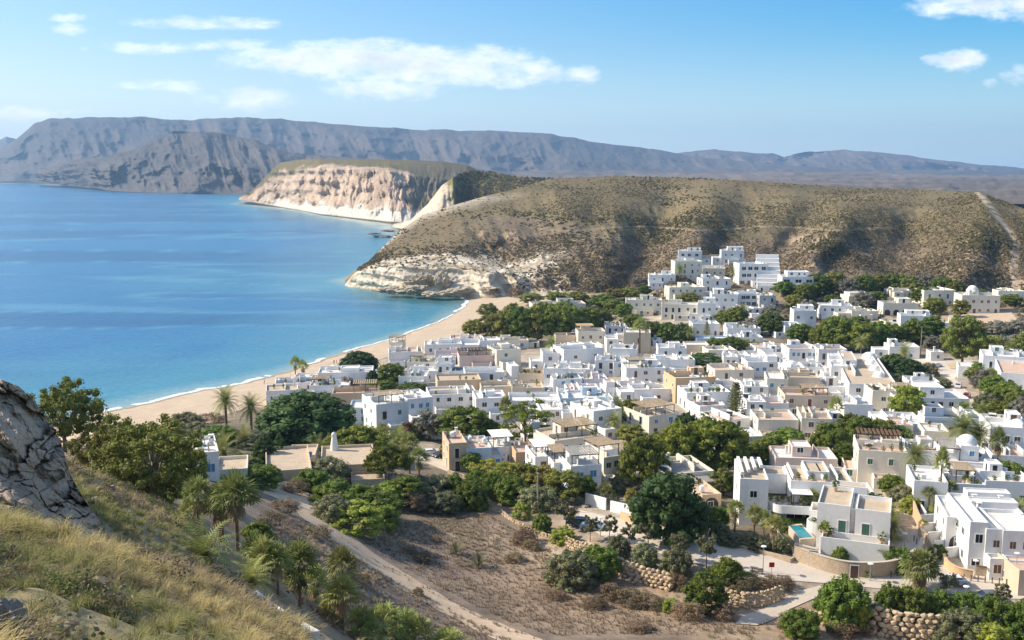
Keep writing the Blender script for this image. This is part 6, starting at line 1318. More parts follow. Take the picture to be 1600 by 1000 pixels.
T('fanlow', 600, 1010, 78, 84, 'low fan palm at the bottom edge of the picture, left one', Y=70)
T('fanlow', 648, 1024, 82, 84, 'low fan palm at the bottom edge of the picture, middle one', Y=71)
T('fanlow', 700, 1030, 74, 84, 'low fan palm at the bottom edge of the picture, right one', Y=73)
T('fanlow', 575, 1020, 74, 70, 'low fan palm tucked beside the alone standing trunk', Y=66)
T('cypress', 455, 862, 42, 16, 'slim dark cypress above the garden palms', Y=84)
T('fan', 300, 850, 70, 50, 'small fan palm at the edge of the eucalyptus shade', Y=78)
T('bush', 350, 770, 40, 60, 'green bush behind the tallest shaggy palm', Y=110)
T('dkbush', 330, 880, 40, 60, 'dark undergrowth bush between palm trunks', Y=74)
T('bush', 400, 800, 34, 50, 'dark bush right of the tallest shaggy palm', Y=100)
for k, (a, b, c, d_) in enumerate([(460, 770, 20, 40), (445, 800, 22, 50), (495, 840, 20, 44), (420, 820, 22, 50), (560, 912, 18, 40)]):
    T('brown', a, b, c, d_, ['dry grey bush at the head of the dirt track', 'dry grey bush left of the dirt track bend', 'dry bush beside the slim cypress', 'dry bush above the garden palms', 'dry bush beside the track behind the alone standing palm'][k])
# field
T('yucca', 712, 866, 28, 36, 'spiky yucca in the dry field, left one'); T('yucca', 748, 886, 30, 42, 'spiky yucca in the dry field, right one')
T('brown', 654, 932, 16, 20, 'single round dry bush on the edge of the dirt track')
T('brown', 660, 876, 12, 34, 'low dry bush in the field left of the yuccas'); T('brown', 640, 862, 10, 26, 'dark dry tuft in the field near the bush bank'); T('brown', 683, 846, 10, 14, 'tiny dry bush above the left yucca')
T('brown', 802, 876, 14, 30, 'dry bush in the field right of the yuccas'); T('brown', 820, 848, 24, 42, 'grey brown bush below the line of pale stones'); T('brown', 830, 858, 16, 28, 'dry bush under the grey brown one')
# along the street below
T('dkbush', 893, 912, 56, 78, 'big dark bush in front of the rubble bank, left half'); T('bush', 936, 900, 48, 66, 'big bush right half beside the rubble wall'); T('brown', 884, 914, 34, 40, 'grey twiggy shrub at the foot of the big dark bush')
T('ybush', 880, 846, 22, 40, 'yellow green low shrub above the rubble bank'); T('bush', 847, 830, 28, 30, 'round green bush at the top of the rubble bank'); T('ybush', 815, 810, 26, 28, 'bright bush beside the wooden pole foot')
T('street', 884, 828, 48, 44, 'young street tree left of the parked cars'); T('street', 922, 846, 42, 26, 'young street tree in front of the parked cars'); T('street', 952, 848, 44, 28, 'young street tree right of the parked cars')
T('street', 983, 856, 40, 26, 'thin young street tree behind the dark oleander bush'); T('street', 1013, 858, 46, 34, 'young street tree above the middle roadside bush'); T('street', 1062, 880, 50, 38, 'young street tree above the right roadside bush'); T('street', 1104, 888, 56, 36, 'young street tree with a bare clear trunk on the roadside')
T('dkbush', 967, 870, 36, 34, 'dark oleander bush on the roadside'); T('dkbush', 1007, 884, 38, 40, 'middle roadside bush below a young tree'); T('dkbush', 1057, 900, 46, 48, 'right roadside bush below a young tree')
T('bush', 1135, 908, 40, 48, 'round green bush beside the bench on the roadside'); T('bush', 1102, 954, 64, 64, 'big round green bush between the two rubble walls'); T('ybush', 1048, 956, 22, 28, 'small yellow green bush below the rubble wall')
for k, (a, b, c, d_) in enumerate([(985, 945, 26, 50), (1018, 950, 24, 44), (955, 935, 24, 40), (1075, 965, 26, 50), (930, 950, 18, 40), (1060, 920, 26, 30), (1130, 965, 26, 40), (1170, 912, 16, 40), (1200, 916, 20, 34), (1225, 920, 20, 34), (1155, 925, 20, 40), (1240, 985, 24, 50), (1320, 990, 24, 60), (1345, 985, 22, 50), (870, 935, 14, 36), (1000, 985, 14, 40)]):
    T('brown', a, b, c, d_, ['dry brush at the foot of the tall rubble wall, centre', 'dry brush at the foot of the tall rubble wall, right of centre', 'dry brush at the foot of the tall rubble wall, left', 'dry brush in front of the big round bush, left', 'low dry brush at the field edge left of the rubble wall', 'twiggy brown brush between rubble wall and big round bush', 'dry brush right under the big round bush', 'dry brush on the road verge near the benches, left', 'dry brush on the road verge near the red sign', 'dry brush on the road verge right of the red sign', 'dry brush above the small rubble wall', 'dry brush at the bottom right of the footpath', 'dry brush under the big green hedge, left', 'dry brush under the big green hedge, right', 'low dry brush under the big dark bush', 'low dry brush at the bottom middle of the field'][k])
T('ybush', 1168, 908, 16, 20, 'small yellowish bush on the verge left of the benches')
# bottom right hedge
T('bush', 1318, 978, 78, 76, 'tallest bush of the bottom right hedge, left end'); T('bush', 1296, 965, 58, 46, 'dark bush at the left flank of the bottom right hedge'); T('ybush', 1335, 985, 52, 44, 'bright bush in front of the hedge left end'); T('bush', 1388, 962, 54, 40, 'light green bush in the middle of the hedge'); T('bush', 1424, 966, 54, 50, 'bush under the big fan palm in the hedge'); T('bush', 1468, 966, 48, 50, 'bush right of the big fan palm in the hedge'); T('bush', 1510, 968, 44, 50, 'bush in the right part of the hedge'); T('dkbush', 1500, 1010, 62, 76, 'pale olive bush in front of the big rubble wall, right'); T('bush', 1556, 990, 60, 66, 'bush left of the shelter at the lower right'); T('bush', 1598, 1000, 66, 60, 'bush cut by the lower right picture edge'); T('bush', 1250, 992, 40, 60, 'low green bush right beside the footpath'); T('ybush', 1545, 1020, 50, 66, 'bright bush at the bottom right corner'); T('dkbush', 1360, 978, 40, 44, 'dark bush between tallest bush and light green one')
T('fanbig', 1436, 922, 68, 62, 'big shaggy fan palm standing in the street junction'); T('street', 1478, 932, 38, 36, 'young tree on the verge right of the big shaggy fan palm'); T('street', 1566, 950, 40, 30, 'young tree on the verge left of the shelter')
# villa gardens
for k, (a, b, c, d_) in enumerate([(1148, 834, 52, 36), (1178, 842, 52, 36), (1193, 846, 50, 30), (1208, 866, 60, 40)]): T('fan', a, b, c, d_, ['garden fan palm left of the villa, farthest left of the row', 'garden fan palm left of the villa, second of the row', 'garden fan palm left of the villa, third of the row', 'garden fan palm nearest the street beside the lamp'][k], group='garden fan palms by the villa')
T('fan', 1268, 818, 52, 42, 'palm standing on the lawn in front of the glass doors'); T('dkbush', 1258, 834, 16, 22, 'dark shrub at the end of the lawn'); T('bush', 1228, 830, 20, 26, 'garden shrub on the wall left of the lawn')
T('datelow', 1392, 842, 62, 56, 'drooping palm behind the cubic villa'); T('bush', 1312, 880, 28, 26, 'round shrub in front of the cubic villa'); T('bush', 1402, 890, 36, 44, 'dark shrubs inside the curved corner wall'); T('fantall', 1377, 886, 36, 20, 'small palm at the right of the cubic villa, left one'); T('fantall', 1388, 888, 34, 20, 'small palm at the right of the cubic villa, right one'); T('ybush', 1348, 896, 14, 32, 'yellowish shrub on top of the curved corner wall')
for k, (a, b, c, d_) in enumerate([(1125, 838, 22, 30), (1160, 850, 18, 40), (1185, 858, 20, 40), (1140, 850, 16, 40), (1220, 862, 26, 30)]): T('dkbush', a, b, c, d_, ['low shrub in the garden bed right of the round bright tree', 'low shrub in the garden bed under the palms, middle', 'low shrub in the garden bed under the palms, right', 'low shrub along the kerb under the palms', 'shrub on the planter corner by the gate'][k])
T('dkbush', 1088, 838, 12, 20, 'tiny round shrub left of the round bright tree foot')
# the big trees in the middle right
T('ficus', 1046, 840, 108, 114, 'huge dark ficus beside the street end'); T('ybush', 1050, 836, 20, 24, 'light shrub at the foot of the huge dark ficus'); T('pine', 1092, 836, 50, 34, 'round bright green tree right of the huge dark ficus')
T('pine', 1004, 764, 86, 74, 'yellow green pine with a bare trunk, left of the big pine group'); T('pine', 1058, 742, 84, 80, 'darker pine in the middle of the big pine group'); T('pine', 1118, 738, 88, 94, 'broadest pine on the right of the big pine group'); T('ficus', 1072, 690, 46, 44, 'small dark tree above the big pine group')
T('norfolk', 1148, 668, 72, 44, 'tiered conifer with a straight trunk'); T('pine', 990, 668, 46, 44, 'round bright tree right of the chimney house'); T('olive', 985, 694, 32, 48, 'olive green tree below the round bright tree')
T('date', 913, 708, 62, 38, 'tall date palm in front of the pergola house'); T('date', 960, 682, 42, 32, 'small date palm beside the sunlit white wall'); T('datelow', 908, 652, 22, 40, 'palm shrub at the foot of the plain bluish wall'); T('datelow', 965, 648, 34, 40, 'olive coloured palm left of the round bright tree, back'); T('airy', 822, 706, 80, 92, 'airy pine with a visible branching trunk'); T('fantall', 790, 695, 74, 22, 'very thin tall palm left of the airy pine'); T('airy', 797, 702, 40, 40, 'lower lobe pine beside the airy pine')
T('scrubtree', 672, 688, 50, 44, 'brown grey tree left of the bright round ficus'); T('green', 726, 694, 58, 82, 'bright round ficus in front of the white houses'); T('red', 644, 684, 26, 40, 'dark red bougainvillea at the corner house'); T('ficus', 655, 686, 34, 24, 'narrow dark tree between bougainvillea and brown grey tree'); T('green', 762, 694, 38, 42, 'green tree right flank of the bright round ficus'); T('yellow', 697, 716, 26, 20, 'yellow green small tree at the parking court')
for k, (a, b, c, d_, kd) in enumerate([(738, 738, 32, 34, 'green'), (760, 752, 34, 50, 'yellow'), (792, 768, 46, 48, 'yellow'), (822, 772, 50, 50, 'olive'), (800, 784, 40, 52, 'bush'), (850, 778, 50, 50, 'yellow'), (880, 786, 52, 56, 'olive'), (840, 794, 36, 60, 'dkbush'), (915, 782, 38, 36, 'green'), (745, 760, 26, 40, 'bush')]):
    T(kd, a, b, c, d_, ['green tree in front of the bluish white joined house', 'yellow leaved tree below the tan stone house', 'yellow green tree left of the wooden pole', 'olive tree below the white canvas terrace', 'green bush under the trees left of the wooden pole', 'yellow flecked tree below the middle terrace unit', 'olive tree below the tallest terrace unit', 'grey green bush right of the wooden pole', 'green tree against the tallest terrace unit', 'green bush below the tan stone house'][k])
T('fanlow', 945, 786, 36, 40, 'low palm below the cream house with bare roof frame'); T('datelow', 950, 752, 28, 34, 'small palm at the wall of the cream house with bare roof frame'); T('yellow', 988, 800, 38, 24, 'yellowish tree left of the huge dark ficus'); T('dkbush', 968, 770, 28, 40, 'shrubs in the garden left of the big pines'); T('cypress', 925, 770, 26, 10, 'slim cypress at the wall of the tallest terrace unit')
T('olive', 1130, 775, 46, 40, 'loose green tree right of the dark grey roofed house'); T('red', 1150, 758, 28, 26, 'reddish tree left of the large modern villa'); T('green', 1118, 830, 40, 36, 'dark garden tree behind the round bright tree')
T('green', 1230, 718, 50, 66, 'dark leafy tree below the pinkish roofed house'); T('pine', 1192, 728, 44, 52, 'yellow green tree at the left of the dark leafy tree'); T('pine', 1297, 712, 52, 56, 'round dark pine left of the cream pergola house'); T('fan', 1305, 672, 52, 30, 'dark shaggy palm among the brown houses'); T('olive', 1258, 668, 30, 24, 'green tree between two cream houses')
for k, (a, b, c, d_, kd) in enumerate([(1325, 690, 44, 40, 'green'), (1350, 700, 50, 46, 'green'), (1378, 700, 46, 44, 'olive'), (1365, 708, 26, 50, 'bush'), (1400, 700, 36, 40, 'green'), (1318, 735, 46, 34, 'green'), (1240, 745, 20, 30, 'bush')]): T(kd, a, b, c, d_, ['green tree below the brown grille house', 'dark green tree in the group below the tall cream block', 'olive tree in the group below the tall cream block', 'light shrub in front of the group below the tall cream block', 'green tree left of the orange panel house', 'dark tree at the left wall of the cream pergola house', 'shrub behind the pale pink house'][k])
T('poplar', 1417, 664, 62, 52, 'pale green dense tree in front of the broad white house'); T('date', 1428, 768, 84, 48, 'leaning date palm right of the cream pergola house'); T('date', 1500, 722, 84, 66, 'left big date palm behind the domed house'); T('date', 1526, 724, 74, 60, 'right big date palm behind the domed house'); T('date', 1507, 658, 34, 32, 'left small date palm near the dark blue roof'); T('date', 1535, 664, 36, 36, 'right small date palm near the dark blue roof')
T('fantall', 1467, 800, 100, 26, 'very tall thin palm in front of the domed house'); T('fan', 1556, 752, 82, 32, 'fan palm with a straight trunk right of the domed house'); T('fanlow', 1432, 786, 44, 36, 'low fan palm on the lane, upper'); T('fantall', 1482, 796, 44, 28, 'small fan palm right of the very tall thin palm'); T('fantall', 1450, 800, 40, 28, 'small fan palm left of the very tall thin palm'); T('datelow', 1418, 752, 30, 40, 'low palm at the wing of the cream pergola house'); T('datelow', 1460, 742, 28, 46, 'low palm left of the domed house')
T('green', 1392, 776, 34, 36, 'round green tree at the top of the sandy lane'); T('dkbush', 1408, 792, 36, 40, 'grey green bush on the right of the sandy lane, upper'); T('ybush', 1422, 800, 26, 30, 'yellow green bush on the right of the sandy lane, lower'); T('dkbush', 1352, 790, 26, 30, 'bush on the terrace behind the cubic villa'); T('bush', 1366, 800, 24, 26, 'bush beside the terrace behind the cubic villa'); T('bush', 1465, 872, 22, 26, 'green shrub at the lower end of the lane wall'); T('fantall', 1442, 836, 24, 16, 'tiny palm on top of the stepped garden wall'); T('fanlow', 1466, 806, 28, 34, 'low palm in the stepped gardens')
T('green', 1575, 770, 50, 56, 'dark green tree right of the straight fan palm'); T('yellow', 1590, 772, 40, 40, 'reddish yellow tree at the right edge'); T('datelow', 1590, 800, 24, 40, 'palm shrub at the right edge above the row houses'); T('bush', 1552, 745, 28, 40, 'dark bush below the straight fan palm')
# east street hedge
for k, (a, b, c, d_, kd) in enumerate([(1520, 600, 30, 28, 'olive'), (1535, 612, 36, 36, 'scrubtree'), (1552, 626, 40, 40, 'green'), (1572, 640, 44, 44, 'green'), (1592, 650, 44, 40, 'olive'), (1545, 642, 30, 44, 'dkbush'), (1555, 662, 38, 56, 'pine'), (1596, 668, 50, 36, 'scrubtree'), (1575, 662, 34, 34, 'green'), (1528, 592, 26, 22, 'green')]): T(kd, a, b, c, d_, ['first small tree of the street hedge near the crossroads', 'grey tree of the street hedge, second from the crossroads', 'green tree of the street hedge, third from the crossroads', 'green tree of the street hedge, fourth from the crossroads', 'olive tree of the street hedge at the right edge', 'grey low bush in front of the street hedge', 'yellow green broad tree at the lower end of the street hedge', 'grey tree cut by the right edge at the lower end of the hedge', 'dark tree behind the yellow green broad tree', 'green tree at the start of the street hedge'][k])
T('fan', 1546, 612, 36, 28, 'fan palm rising from the street hedge')
for k, (a, b, c, d_) in enumerate([(1395, 586, 34, 44), (1420, 590, 30, 44), (1446, 606, 24, 40), (1395, 604, 22, 44), (1448, 588, 22, 36), (1470, 605, 16, 30)]): T('dkbush' if k > 1 else 'ficus', a, b, c, d_, ['dark tree under the palm left of the crossroads', 'dark tree left of the street bend', 'clipped dark hedge block by the street, front right', 'clipped dark hedge block by the street, front left', 'clipped dark hedge block by the street, back', 'small hedge piece by the street bend'][k])
T('date', 1411, 580, 48, 28, 'date palm left of the crossroads'); T('olive', 1503, 570, 78, 54, 'tall olive green eucalyptus behind the crossroads'); T('olive', 1484, 552, 46, 34, 'olive green tree left of the tall eucalyptus behind the crossroads')
for k, (a, b, c, d_, kd) in enumerate([(1530, 560, 34, 40, 'olive'), (1552, 558, 34, 40, 'olive'), (1575, 558, 36, 44, 'scrubtree'), (1598, 560, 40, 40, 'olive'), (1460, 548, 24, 40, 'scrubtree'), (1436, 536, 26, 40, 'olive'), (1560, 530, 30, 50, 'scrubtree'), (1590, 530, 34, 50, 'scrubtree'), (1530, 528, 28, 40, 'brown')]): T(kd, a, b, c, d_, ['olive tree right of the tall eucalyptus, first', 'olive tree right of the tall eucalyptus, second', 'grey tree right of the tall eucalyptus, third', 'olive tree at the right edge behind the crossroads', 'grey tree behind the white kiosk', 'olive tree behind the bright white cubic house', 'grey scrub tree below the sandy terrace', 'grey scrub tree at the right edge below the sandy terrace', 'brown scrub below the sandy terrace'][k])
T('date', 1555, 560, 34, 26, 'palm among the olive trees behind the crossroads, left'); T('date', 1578, 562, 32, 26, 'palm among the olive trees behind the crossroads, right')
# grove by the beach
for k, (a, b, c, d_, kd) in enumerate([(763, 500, 26, 36, 'olive'), (740, 531, 32, 38, 'olive'), (765, 532, 42, 46, 'olive'), (790, 534, 50, 50, 'olive'), (815, 536, 56, 52, 'green'), (840, 536, 58, 54, 'olive'), (866, 536, 60, 56, 'green'), (892, 532, 56, 56, 'olive'), (915, 526, 46, 50, 'green'), (936, 520, 38, 44, 'olive'), (802, 505, 32, 36, 'olive'), (850, 506, 34, 44, 'green'), (880, 500, 30, 40, 'olive')]): T(kd, a, b, c, d_, ['lone tree standing on the sand left of the grove', 'leftmost low tree of the dark beach grove', 'second tree from the left in the dark beach grove', 'third tree from the left in the dark beach grove', 'green tree left of the middle of the dark beach grove', 'tree in the middle of the dark beach grove', 'tallest tree of the dark beach grove', 'tree right of the tallest in the dark beach grove', 'green tree near the right end of the dark beach grove', 'rightmost tree of the dark beach grove', 'tree behind the left half of the dark beach grove', 'tree in front of the beach restaurant', 'tree right in front of the beach restaurant'][k], group='trees of the beach grove')
for k, (a, b, c, d_, kd) in enumerate([(830, 476, 18, 40, 'olive'), (870, 472, 16, 40, 'green'), (905, 475, 20, 44, 'olive'), (940, 482, 22, 44, 'green'), (960, 490, 24, 40, 'olive'), (985, 470, 22, 30, 'olive'), (962, 470, 20, 36, 'yellow'), (1000, 450, 18, 30, 'scrubtree'), (772, 462, 12, 24, 'brown'), (805, 463, 14, 26, 'brown'), (925, 500, 20, 30, 'scrubtree'), (975, 500, 26, 30, 'green'), (1008, 462, 16, 24, 'green')]): T(kd, a, b, c, d_, ['olive tree at the back of the beach restaurant', 'green tree at the back of the beach restaurant', 'olive tree right of the beach restaurant', 'green tree in the gap between restaurant and cream terrace', 'olive tree left of the long cream terrace', 'olive tree at the corner of the long cream terrace', 'yellowish tree on the slope foot above the restaurant', 'grey tree on the slope left of the lone villa', 'brown bush at the end of the beach, left', 'brown bush at the end of the beach, right', 'grey tree behind the grove right end', 'green tree below the left end of the cream terrace', 'green tree left below the lone villa'][k])
T('date', 862, 560, 38, 28, 'date palm between beige houses below the grove'); T('fantall', 999, 556, 58, 26, 'thin dark palm in front of the tall beige house'); T('flatpine', 1103, 578, 26, 56, 'flat clipped umbrella pine in the village middle')
for k, (a, b, c, d_, kd) in enumerate([(1020, 534, 32, 38, 'green'), (1044, 536, 32, 42, 'green'), (1066, 538, 34, 36, 'ficus'), (990, 516, 26, 36, 'green'), (1118, 552, 24, 40, 'green'), (1145, 556, 30, 44, 'green'), (1170, 552, 22, 36, 'yellow'), (1150, 512, 34, 46, 'pine'), (1128, 510, 26, 30, 'olive'), (1176, 522, 26, 40, 'scrubtree'), (1205, 524, 36, 44, 'green'), (1075, 478, 22, 40, 'olive'), (1062, 440, 30, 18, 'date'), (1147, 440, 26, 26, 'date'), (1105, 452, 18, 34, 'ficus'), (1225, 462, 22, 40, 'green'), (1205, 500, 24, 30, 'scrubtree'), (1160, 496, 24, 20, 'date'), (1078, 540, 34, 24, 'date')]): T(kd, a, b, c, d_, ['left of three dark round trees in the upper village', 'middle of three dark round trees in the upper village', 'right of three dark round trees in the upper village', 'green tree behind the pale lilac house', 'left green hedge tree above the umbrella pine', 'tallest green hedge tree above the umbrella pine', 'yellowish hedge tree right of the tallest one', 'broad pine below the cream terrace right end', 'olive tree left of that broad pine', 'grey tree below the lilac house', 'dark green tree left of the pine band', 'olive shrubs above the cream terrace', 'palm in front of the cream apartment house', 'palm left of the white hotel block', 'dark tree above the long white house on the slope', 'green tree at the foot of the stepped hotel wing', 'grey tree below the stepped hotel wing', 'small palm below the white hotel block', 'palm behind the plain beige blind block'][k])
T('norfolk', 1104, 530, 28, 18, 'small tiered conifer behind the umbrella pine')
# dark band below the brown hill
BAND = [(1255, 470, 34, 44), (1278, 464, 44, 50), (1302, 462, 46, 50), (1325, 466, 38, 46), (1348, 462, 40, 46), (1372, 458, 36, 48), (1396, 458, 36, 46), (1420, 460, 36, 44), (1446, 458, 38, 44), (1470, 462, 36, 44), (1492, 470, 40, 40), (1440, 475, 34, 44), (1240, 484, 30, 40), (1350, 482, 34, 40), (1370, 480, 30, 36), (1460, 490, 30, 44), (1300, 480, 24, 34), (1500, 496, 34, 34), (1262, 500, 40, 40), (1230, 450, 20, 26), (1530, 470, 24, 36), (1580, 478, 22, 44), (1420, 486, 22, 40)]
BL = ['left end', 'tallest dark crown on the left', 'second dark crown', 'olive crown behind the long villa', 'crown behind the capped villa', 'crown above the low cream house', 'crown right of the low cream house', 'crown left of the square cream house', 'crown behind the square cream house', 'crown between square and domed villas', 'crown left of the domed villa', 'dark crown in front of the square cream house', 'crown above the layered white house', 'crown below the capped villa', 'crown left of the arched villa', 'crown right of the arched villa', 'crown above the long villa roof', 'crown below the domed villa', 'crown left of the long villa', 'small crown beside the stacked balconies', 'small crown right of the domed villa', 'small crown at the right edge below the hill', 'small crown below the square cream house']
for k, (a, b, c, d_) in enumerate(BAND): T(['pine', 'green', 'olive', 'scrubtree', 'green'][k % 5], a, b, c * .82, d_ * .86, 'dark band tree under the brown hill, ' + BL[k], group='trees below the brown hill')
MID = [(1250, 540, 34, 44), (1285, 545, 40, 46), (1312, 548, 54, 62), (1345, 550, 48, 56), (1372, 546, 44, 44), (1395, 540, 34, 36), (1425, 536, 40, 40), (1340, 520, 26, 40), (1300, 518, 24, 36), (1456, 530, 36, 40)]
ML = ['leftmost', 'second from the left', 'broadest bright crown', 'crown right of the broadest', 'crown in the middle', 'small crown left of the bright cubic house', 'crown below the bright cubic house', 'crown behind the broadest', 'crown behind the leftmost pair', 'rightmost crown']
for k, (a, b, c, d_) in enumerate(MID): T(['green', 'pine', 'green', 'pine', 'green'][k % 5], a, b, c, d_, 'big tree behind the long white terrace, ' + ML[k], group='trees behind the long white terrace')
T('date', 1345, 556, 34, 28, 'palm in front of the trees behind the long white terrace')

T('fan', 400, 930, 96, 60, 'slim fan palm between the tallest shaggy one and the crooked one', Y=63)
T('fan', 350, 880, 122, 60, 'slim fan palm just left behind the tallest shaggy one', Y=76)
T('fan', 492, 975, 92, 58, 'slim fan palm half hidden right of the straight one', Y=69)
T('fan', 565, 1040, 92, 70, 'fan palm cut by the bottom edge left of the low fan palms', Y=70)
T('fan', 630, 1050, 98, 74, 'fan palm cut by the bottom edge among the low fan palms', Y=73)
# ------------------------------------------------------------------ vehicles, lamps, people
def car_parts(paint):
    prof = [(-2.1, .35), (-2.12, .75), (-1.95, .92), (-1.35, 1.0), (-.75, 1.42), (.9, 1.45), (1.65, 1.0), (2.05, .93), (2.12, .6), (2.08, .35)]
    b = MB(); n = len(prof); vs = [];
    for s, k in ((-1, 1), (1, 1)):
        for (x, z) in prof: vs.append((x, s * (.86 if z < 1.1 else .70), z))
    b.add(vs, [(i, i + 1, n + i + 1, n + i) for i in range(n - 1)] + [tuple(range(n - 1, -1, -1)), tuple(range(n, 2 * n)), (0, n, 2 * n - 1, n - 1)]); body = b.mesh('body', [paint])
    g = MB()
    for s in (-1, 1): g.add([(-1.2, s * .835, 1.02), (1.42, s * .835, 1.02), (.85, s * .735, 1.39), (-.7, s * .735, 1.37)], [(0, 1, 2, 3) if s < 0 else (3, 2, 1, 0)])
    g.add([(-1.33, -.72, 1.04), (-1.33, .72, 1.04), (-.79, .64, 1.41), (-.79, -.64, 1.41)], [(0, 3, 2, 1)]); g.add([(1.62, -.72, 1.05), (1.62, .72, 1.05), (.95, .64, 1.44), (.95, -.64, 1.44)], [(0, 1, 2, 3)])
    gm = g.mesh('window', [M['glass']]); w = MB(); w.tube([(0, -.11, 0), (0, .11, 0)], [.33, .33], 14, 0); w.tube([(0, -.118, 0), (0, .118, 0)], [.2, .2], 12, 1); wm = w.mesh('wheel', [M['tyre'], M['metal']])
    l_ = MB(); l_.box(-.04, .04, -.16, .16, -.07, .07); lm = l_.mesh('headlight', [M['frame']])
    return body, gm, wm, lm
M['tyre'] = mat('tyre rubber', (.02, .02, .02), .8)
def car(px, py, rz, col, label, Y=None, dz=0):
    k = 'paint %s' % (col,)
    if k not in M: M[k] = mat('car paint', col, .3, spec=.5)
    body, gm, wm, lm = car_parts(M[k]); P = ground(px, py) if Y is None else Vector([float(v) for v in at(float(px), float(py), Y)])
    P.z += .1 + dz
    r = empty('parked_car', P, R(rz), label, 'car', 'parked cars'); link('body', body, r); link('window', gm, r)
    for x in (-1.3, 1.32):
        for y in (-.8, .8): link('wheel', wm, r, (x, y, .33))
    for y in (-.62, .62): link('headlight', lm, r, (-2.11, y, .68))
car(670, 712, 14, (.75, .75, .75), 'white car in the parking court left of the tan stone house'); car(690, 715, 40, (.03, .035, .05), 'dark car in the parking court beside the tan stone house')
car(905, 822, -18, (.02, .06, .08), 'dark teal car behind the young street trees'); car(926, 828, -18, (.35, .42, .48), 'silver blue car behind the young street trees')
car(1216, 806, 60, (.7, .7, .7), 'white car under the villa balcony'); car(1424, 590, 10, (.4, .42, .45), 'grey car parked by the dark hedges near the crossroads'); car(1400, 588, 10, (.6, .6, .6), 'light car parked by the dark hedges near the crossroads')
car(1497, 606, 60, (.6, .6, .62), 'pale car parked on the street below the crossroads'); car(1510, 622, 55, (.25, .03, .03), 'dark red car parked on the street below the crossroads'); car(1462, 574, 20, (.7, .7, .7), 'white car at the crossroads by the kiosk'); car(1490, 915, -4, (.62, .63, .65), 'silver car on the street in front of the row houses')
car(1545, 940, 0, (.1, .12, .14), 'dark car beside the shelter at the lower right')
def lamp(px, py, hp, label):
    P = ground(px, py); s = P.y / FP; H_ = hp * s * 1.02; r = empty('street_lamp', P, 0, label, 'street lamp', 'street lamps')
    b = MB(); b.tube([(0, 0, -.1), (0, 0, .4), (0, 0, H_)], [.09, .07, .045], 8); b.build('pole', M['metal'], r)
    b = MB(); b.lathe([(0, H_ + .001), (.1, H_ + .02), (.42, H_ + .1), (.40, H_ + .2), (.0, H_ + .26)], 12); b.build('lamp_head', M['frame'], r)
for a, b, c, l_ in ((1106, 852, 46, 'street lamp right of the round bright tree'), (1192, 894, 42, 'street lamp beside the planter below the pool'), (1359, 908, 28, 'street lamp in front of the curved corner wall'), (1412, 872, 40, 'street lamp in the paved lane'), (938, 838, 30, 'street lamp among the young street trees'), (1586, 912, 50, 'street lamp in front of the brown garage doors'), (1523, 903, 28, 'dark street lamp at the flower bed wall'), (1507, 960, 46, 'street lamp on the verge right of the big shaggy palm')): lamp(a, b, c, l_)
def pole(px, py, hp, label, arm=True):
    P = ground(px, py); s = P.y / FP; H_ = hp * s; o = MB(); o.tube([(0, 0, -.3), (0, 0, H_)], [.16, .11], 8)
    if arm: o.box(-.7, .7, -.05, .05, H_ - .5, H_ - .38); [o.tube([(x, 0, H_ - .38), (x, 0, H_ - .15)], [.05, .04], 6) for x in (-.6, .6)]
    tag(o.build('utility_pole', M['palebark'], None, P), label, 'utility pole', 'wooden utility poles')
pole(840, 802, 68, 'pale wooden utility pole above the line of pale stones', False); pole(328, 748, 60, 'wooden utility pole in front of the pointed chimney house'); pole(128, 706, 24, 'wooden utility pole among the left eucalyptus trees'); pole(1438, 556, 48, 'utility pole beside the palm left of the crossroads'); pole(1520, 562, 30, 'utility pole behind the crossroads'); pole(1580, 432, 34, 'tall pole on the bare slope at the right edge', False)
pole(177, 775, 18, 'short pale post on the slope before the eucalyptus', False)
def bench(px, py, rz, label):
    P = ground(px, py); r = empty('bench', P, R(rz), label, 'bench', 'roadside benches'); b = MB(); [b.box(-.9, .9, y, y + .12, .42, .46) for y in (-.22, -.06, .10)]; b.build('seat', M['wood'], r)
    b = MB(); [b.box(-.9, .9, .26, .30, z, z + .1) for z in (.58, .74)]; b.build('backrest', M['wood'], r)
    for x in (-.7, .7): b = MB(); b.box(x - .04, x + .04, -.2, .32, 0, .41); b.box(x - .04, x + .04, .31, .35, .411, .85); b.build('leg', M['darkpost'], r)
bench(1183, 897, -14, 'dark roadside bench left of the red sign'); bench(1223, 908, -14, 'dark roadside bench right of the red sign')
P = ground(1205, 902); r = empty('road_sign', P, 0, 'small red square sign on a thin post beside the street', 'sign'); b = MB(); b.tube([(0, 0, 0), (0, 0, 2.4)], [.04, .04], 8); b.build('post', M['metal'], r); M['red'] = mat('red sign paint', (.6, .03, .02), .5); b = MB(); b.box(-.4, .4, -.06, -.045, 1.6, 2.35); b.build('sign_panel', M['red'], r)
bm_ = MB(); bm_.lathe([(.07, 0), (.07, .9), (.09, .92), (.07, 1.0), (0, 1.02)], 10); BOL = bm_.mesh('bollard', M['darkpost'])
bp_ = [(1428 + 4.2 * k, 846 + 4.6 * k) for k in range(9)] + [(1484 + 11 * k, 905 + 1.2 * k) for k in range(9)] + [(1392 + 10 * k, 903 - 2 * k) for k in range(5)]
for k, (a, b) in enumerate(bp_): tag(link('bollard', BOL, None, ground(a, b)), 'dark bollard, one of the row ' + ('along the paved lane' if k < 9 else 'in front of the flower bed wall and row houses' if k < 18 else 'at the curved corner wall'), 'bollard', 'bollards along the lane' if k < 9 else 'bollards along the street front' if k < 18 else 'bollards at the corner wall')
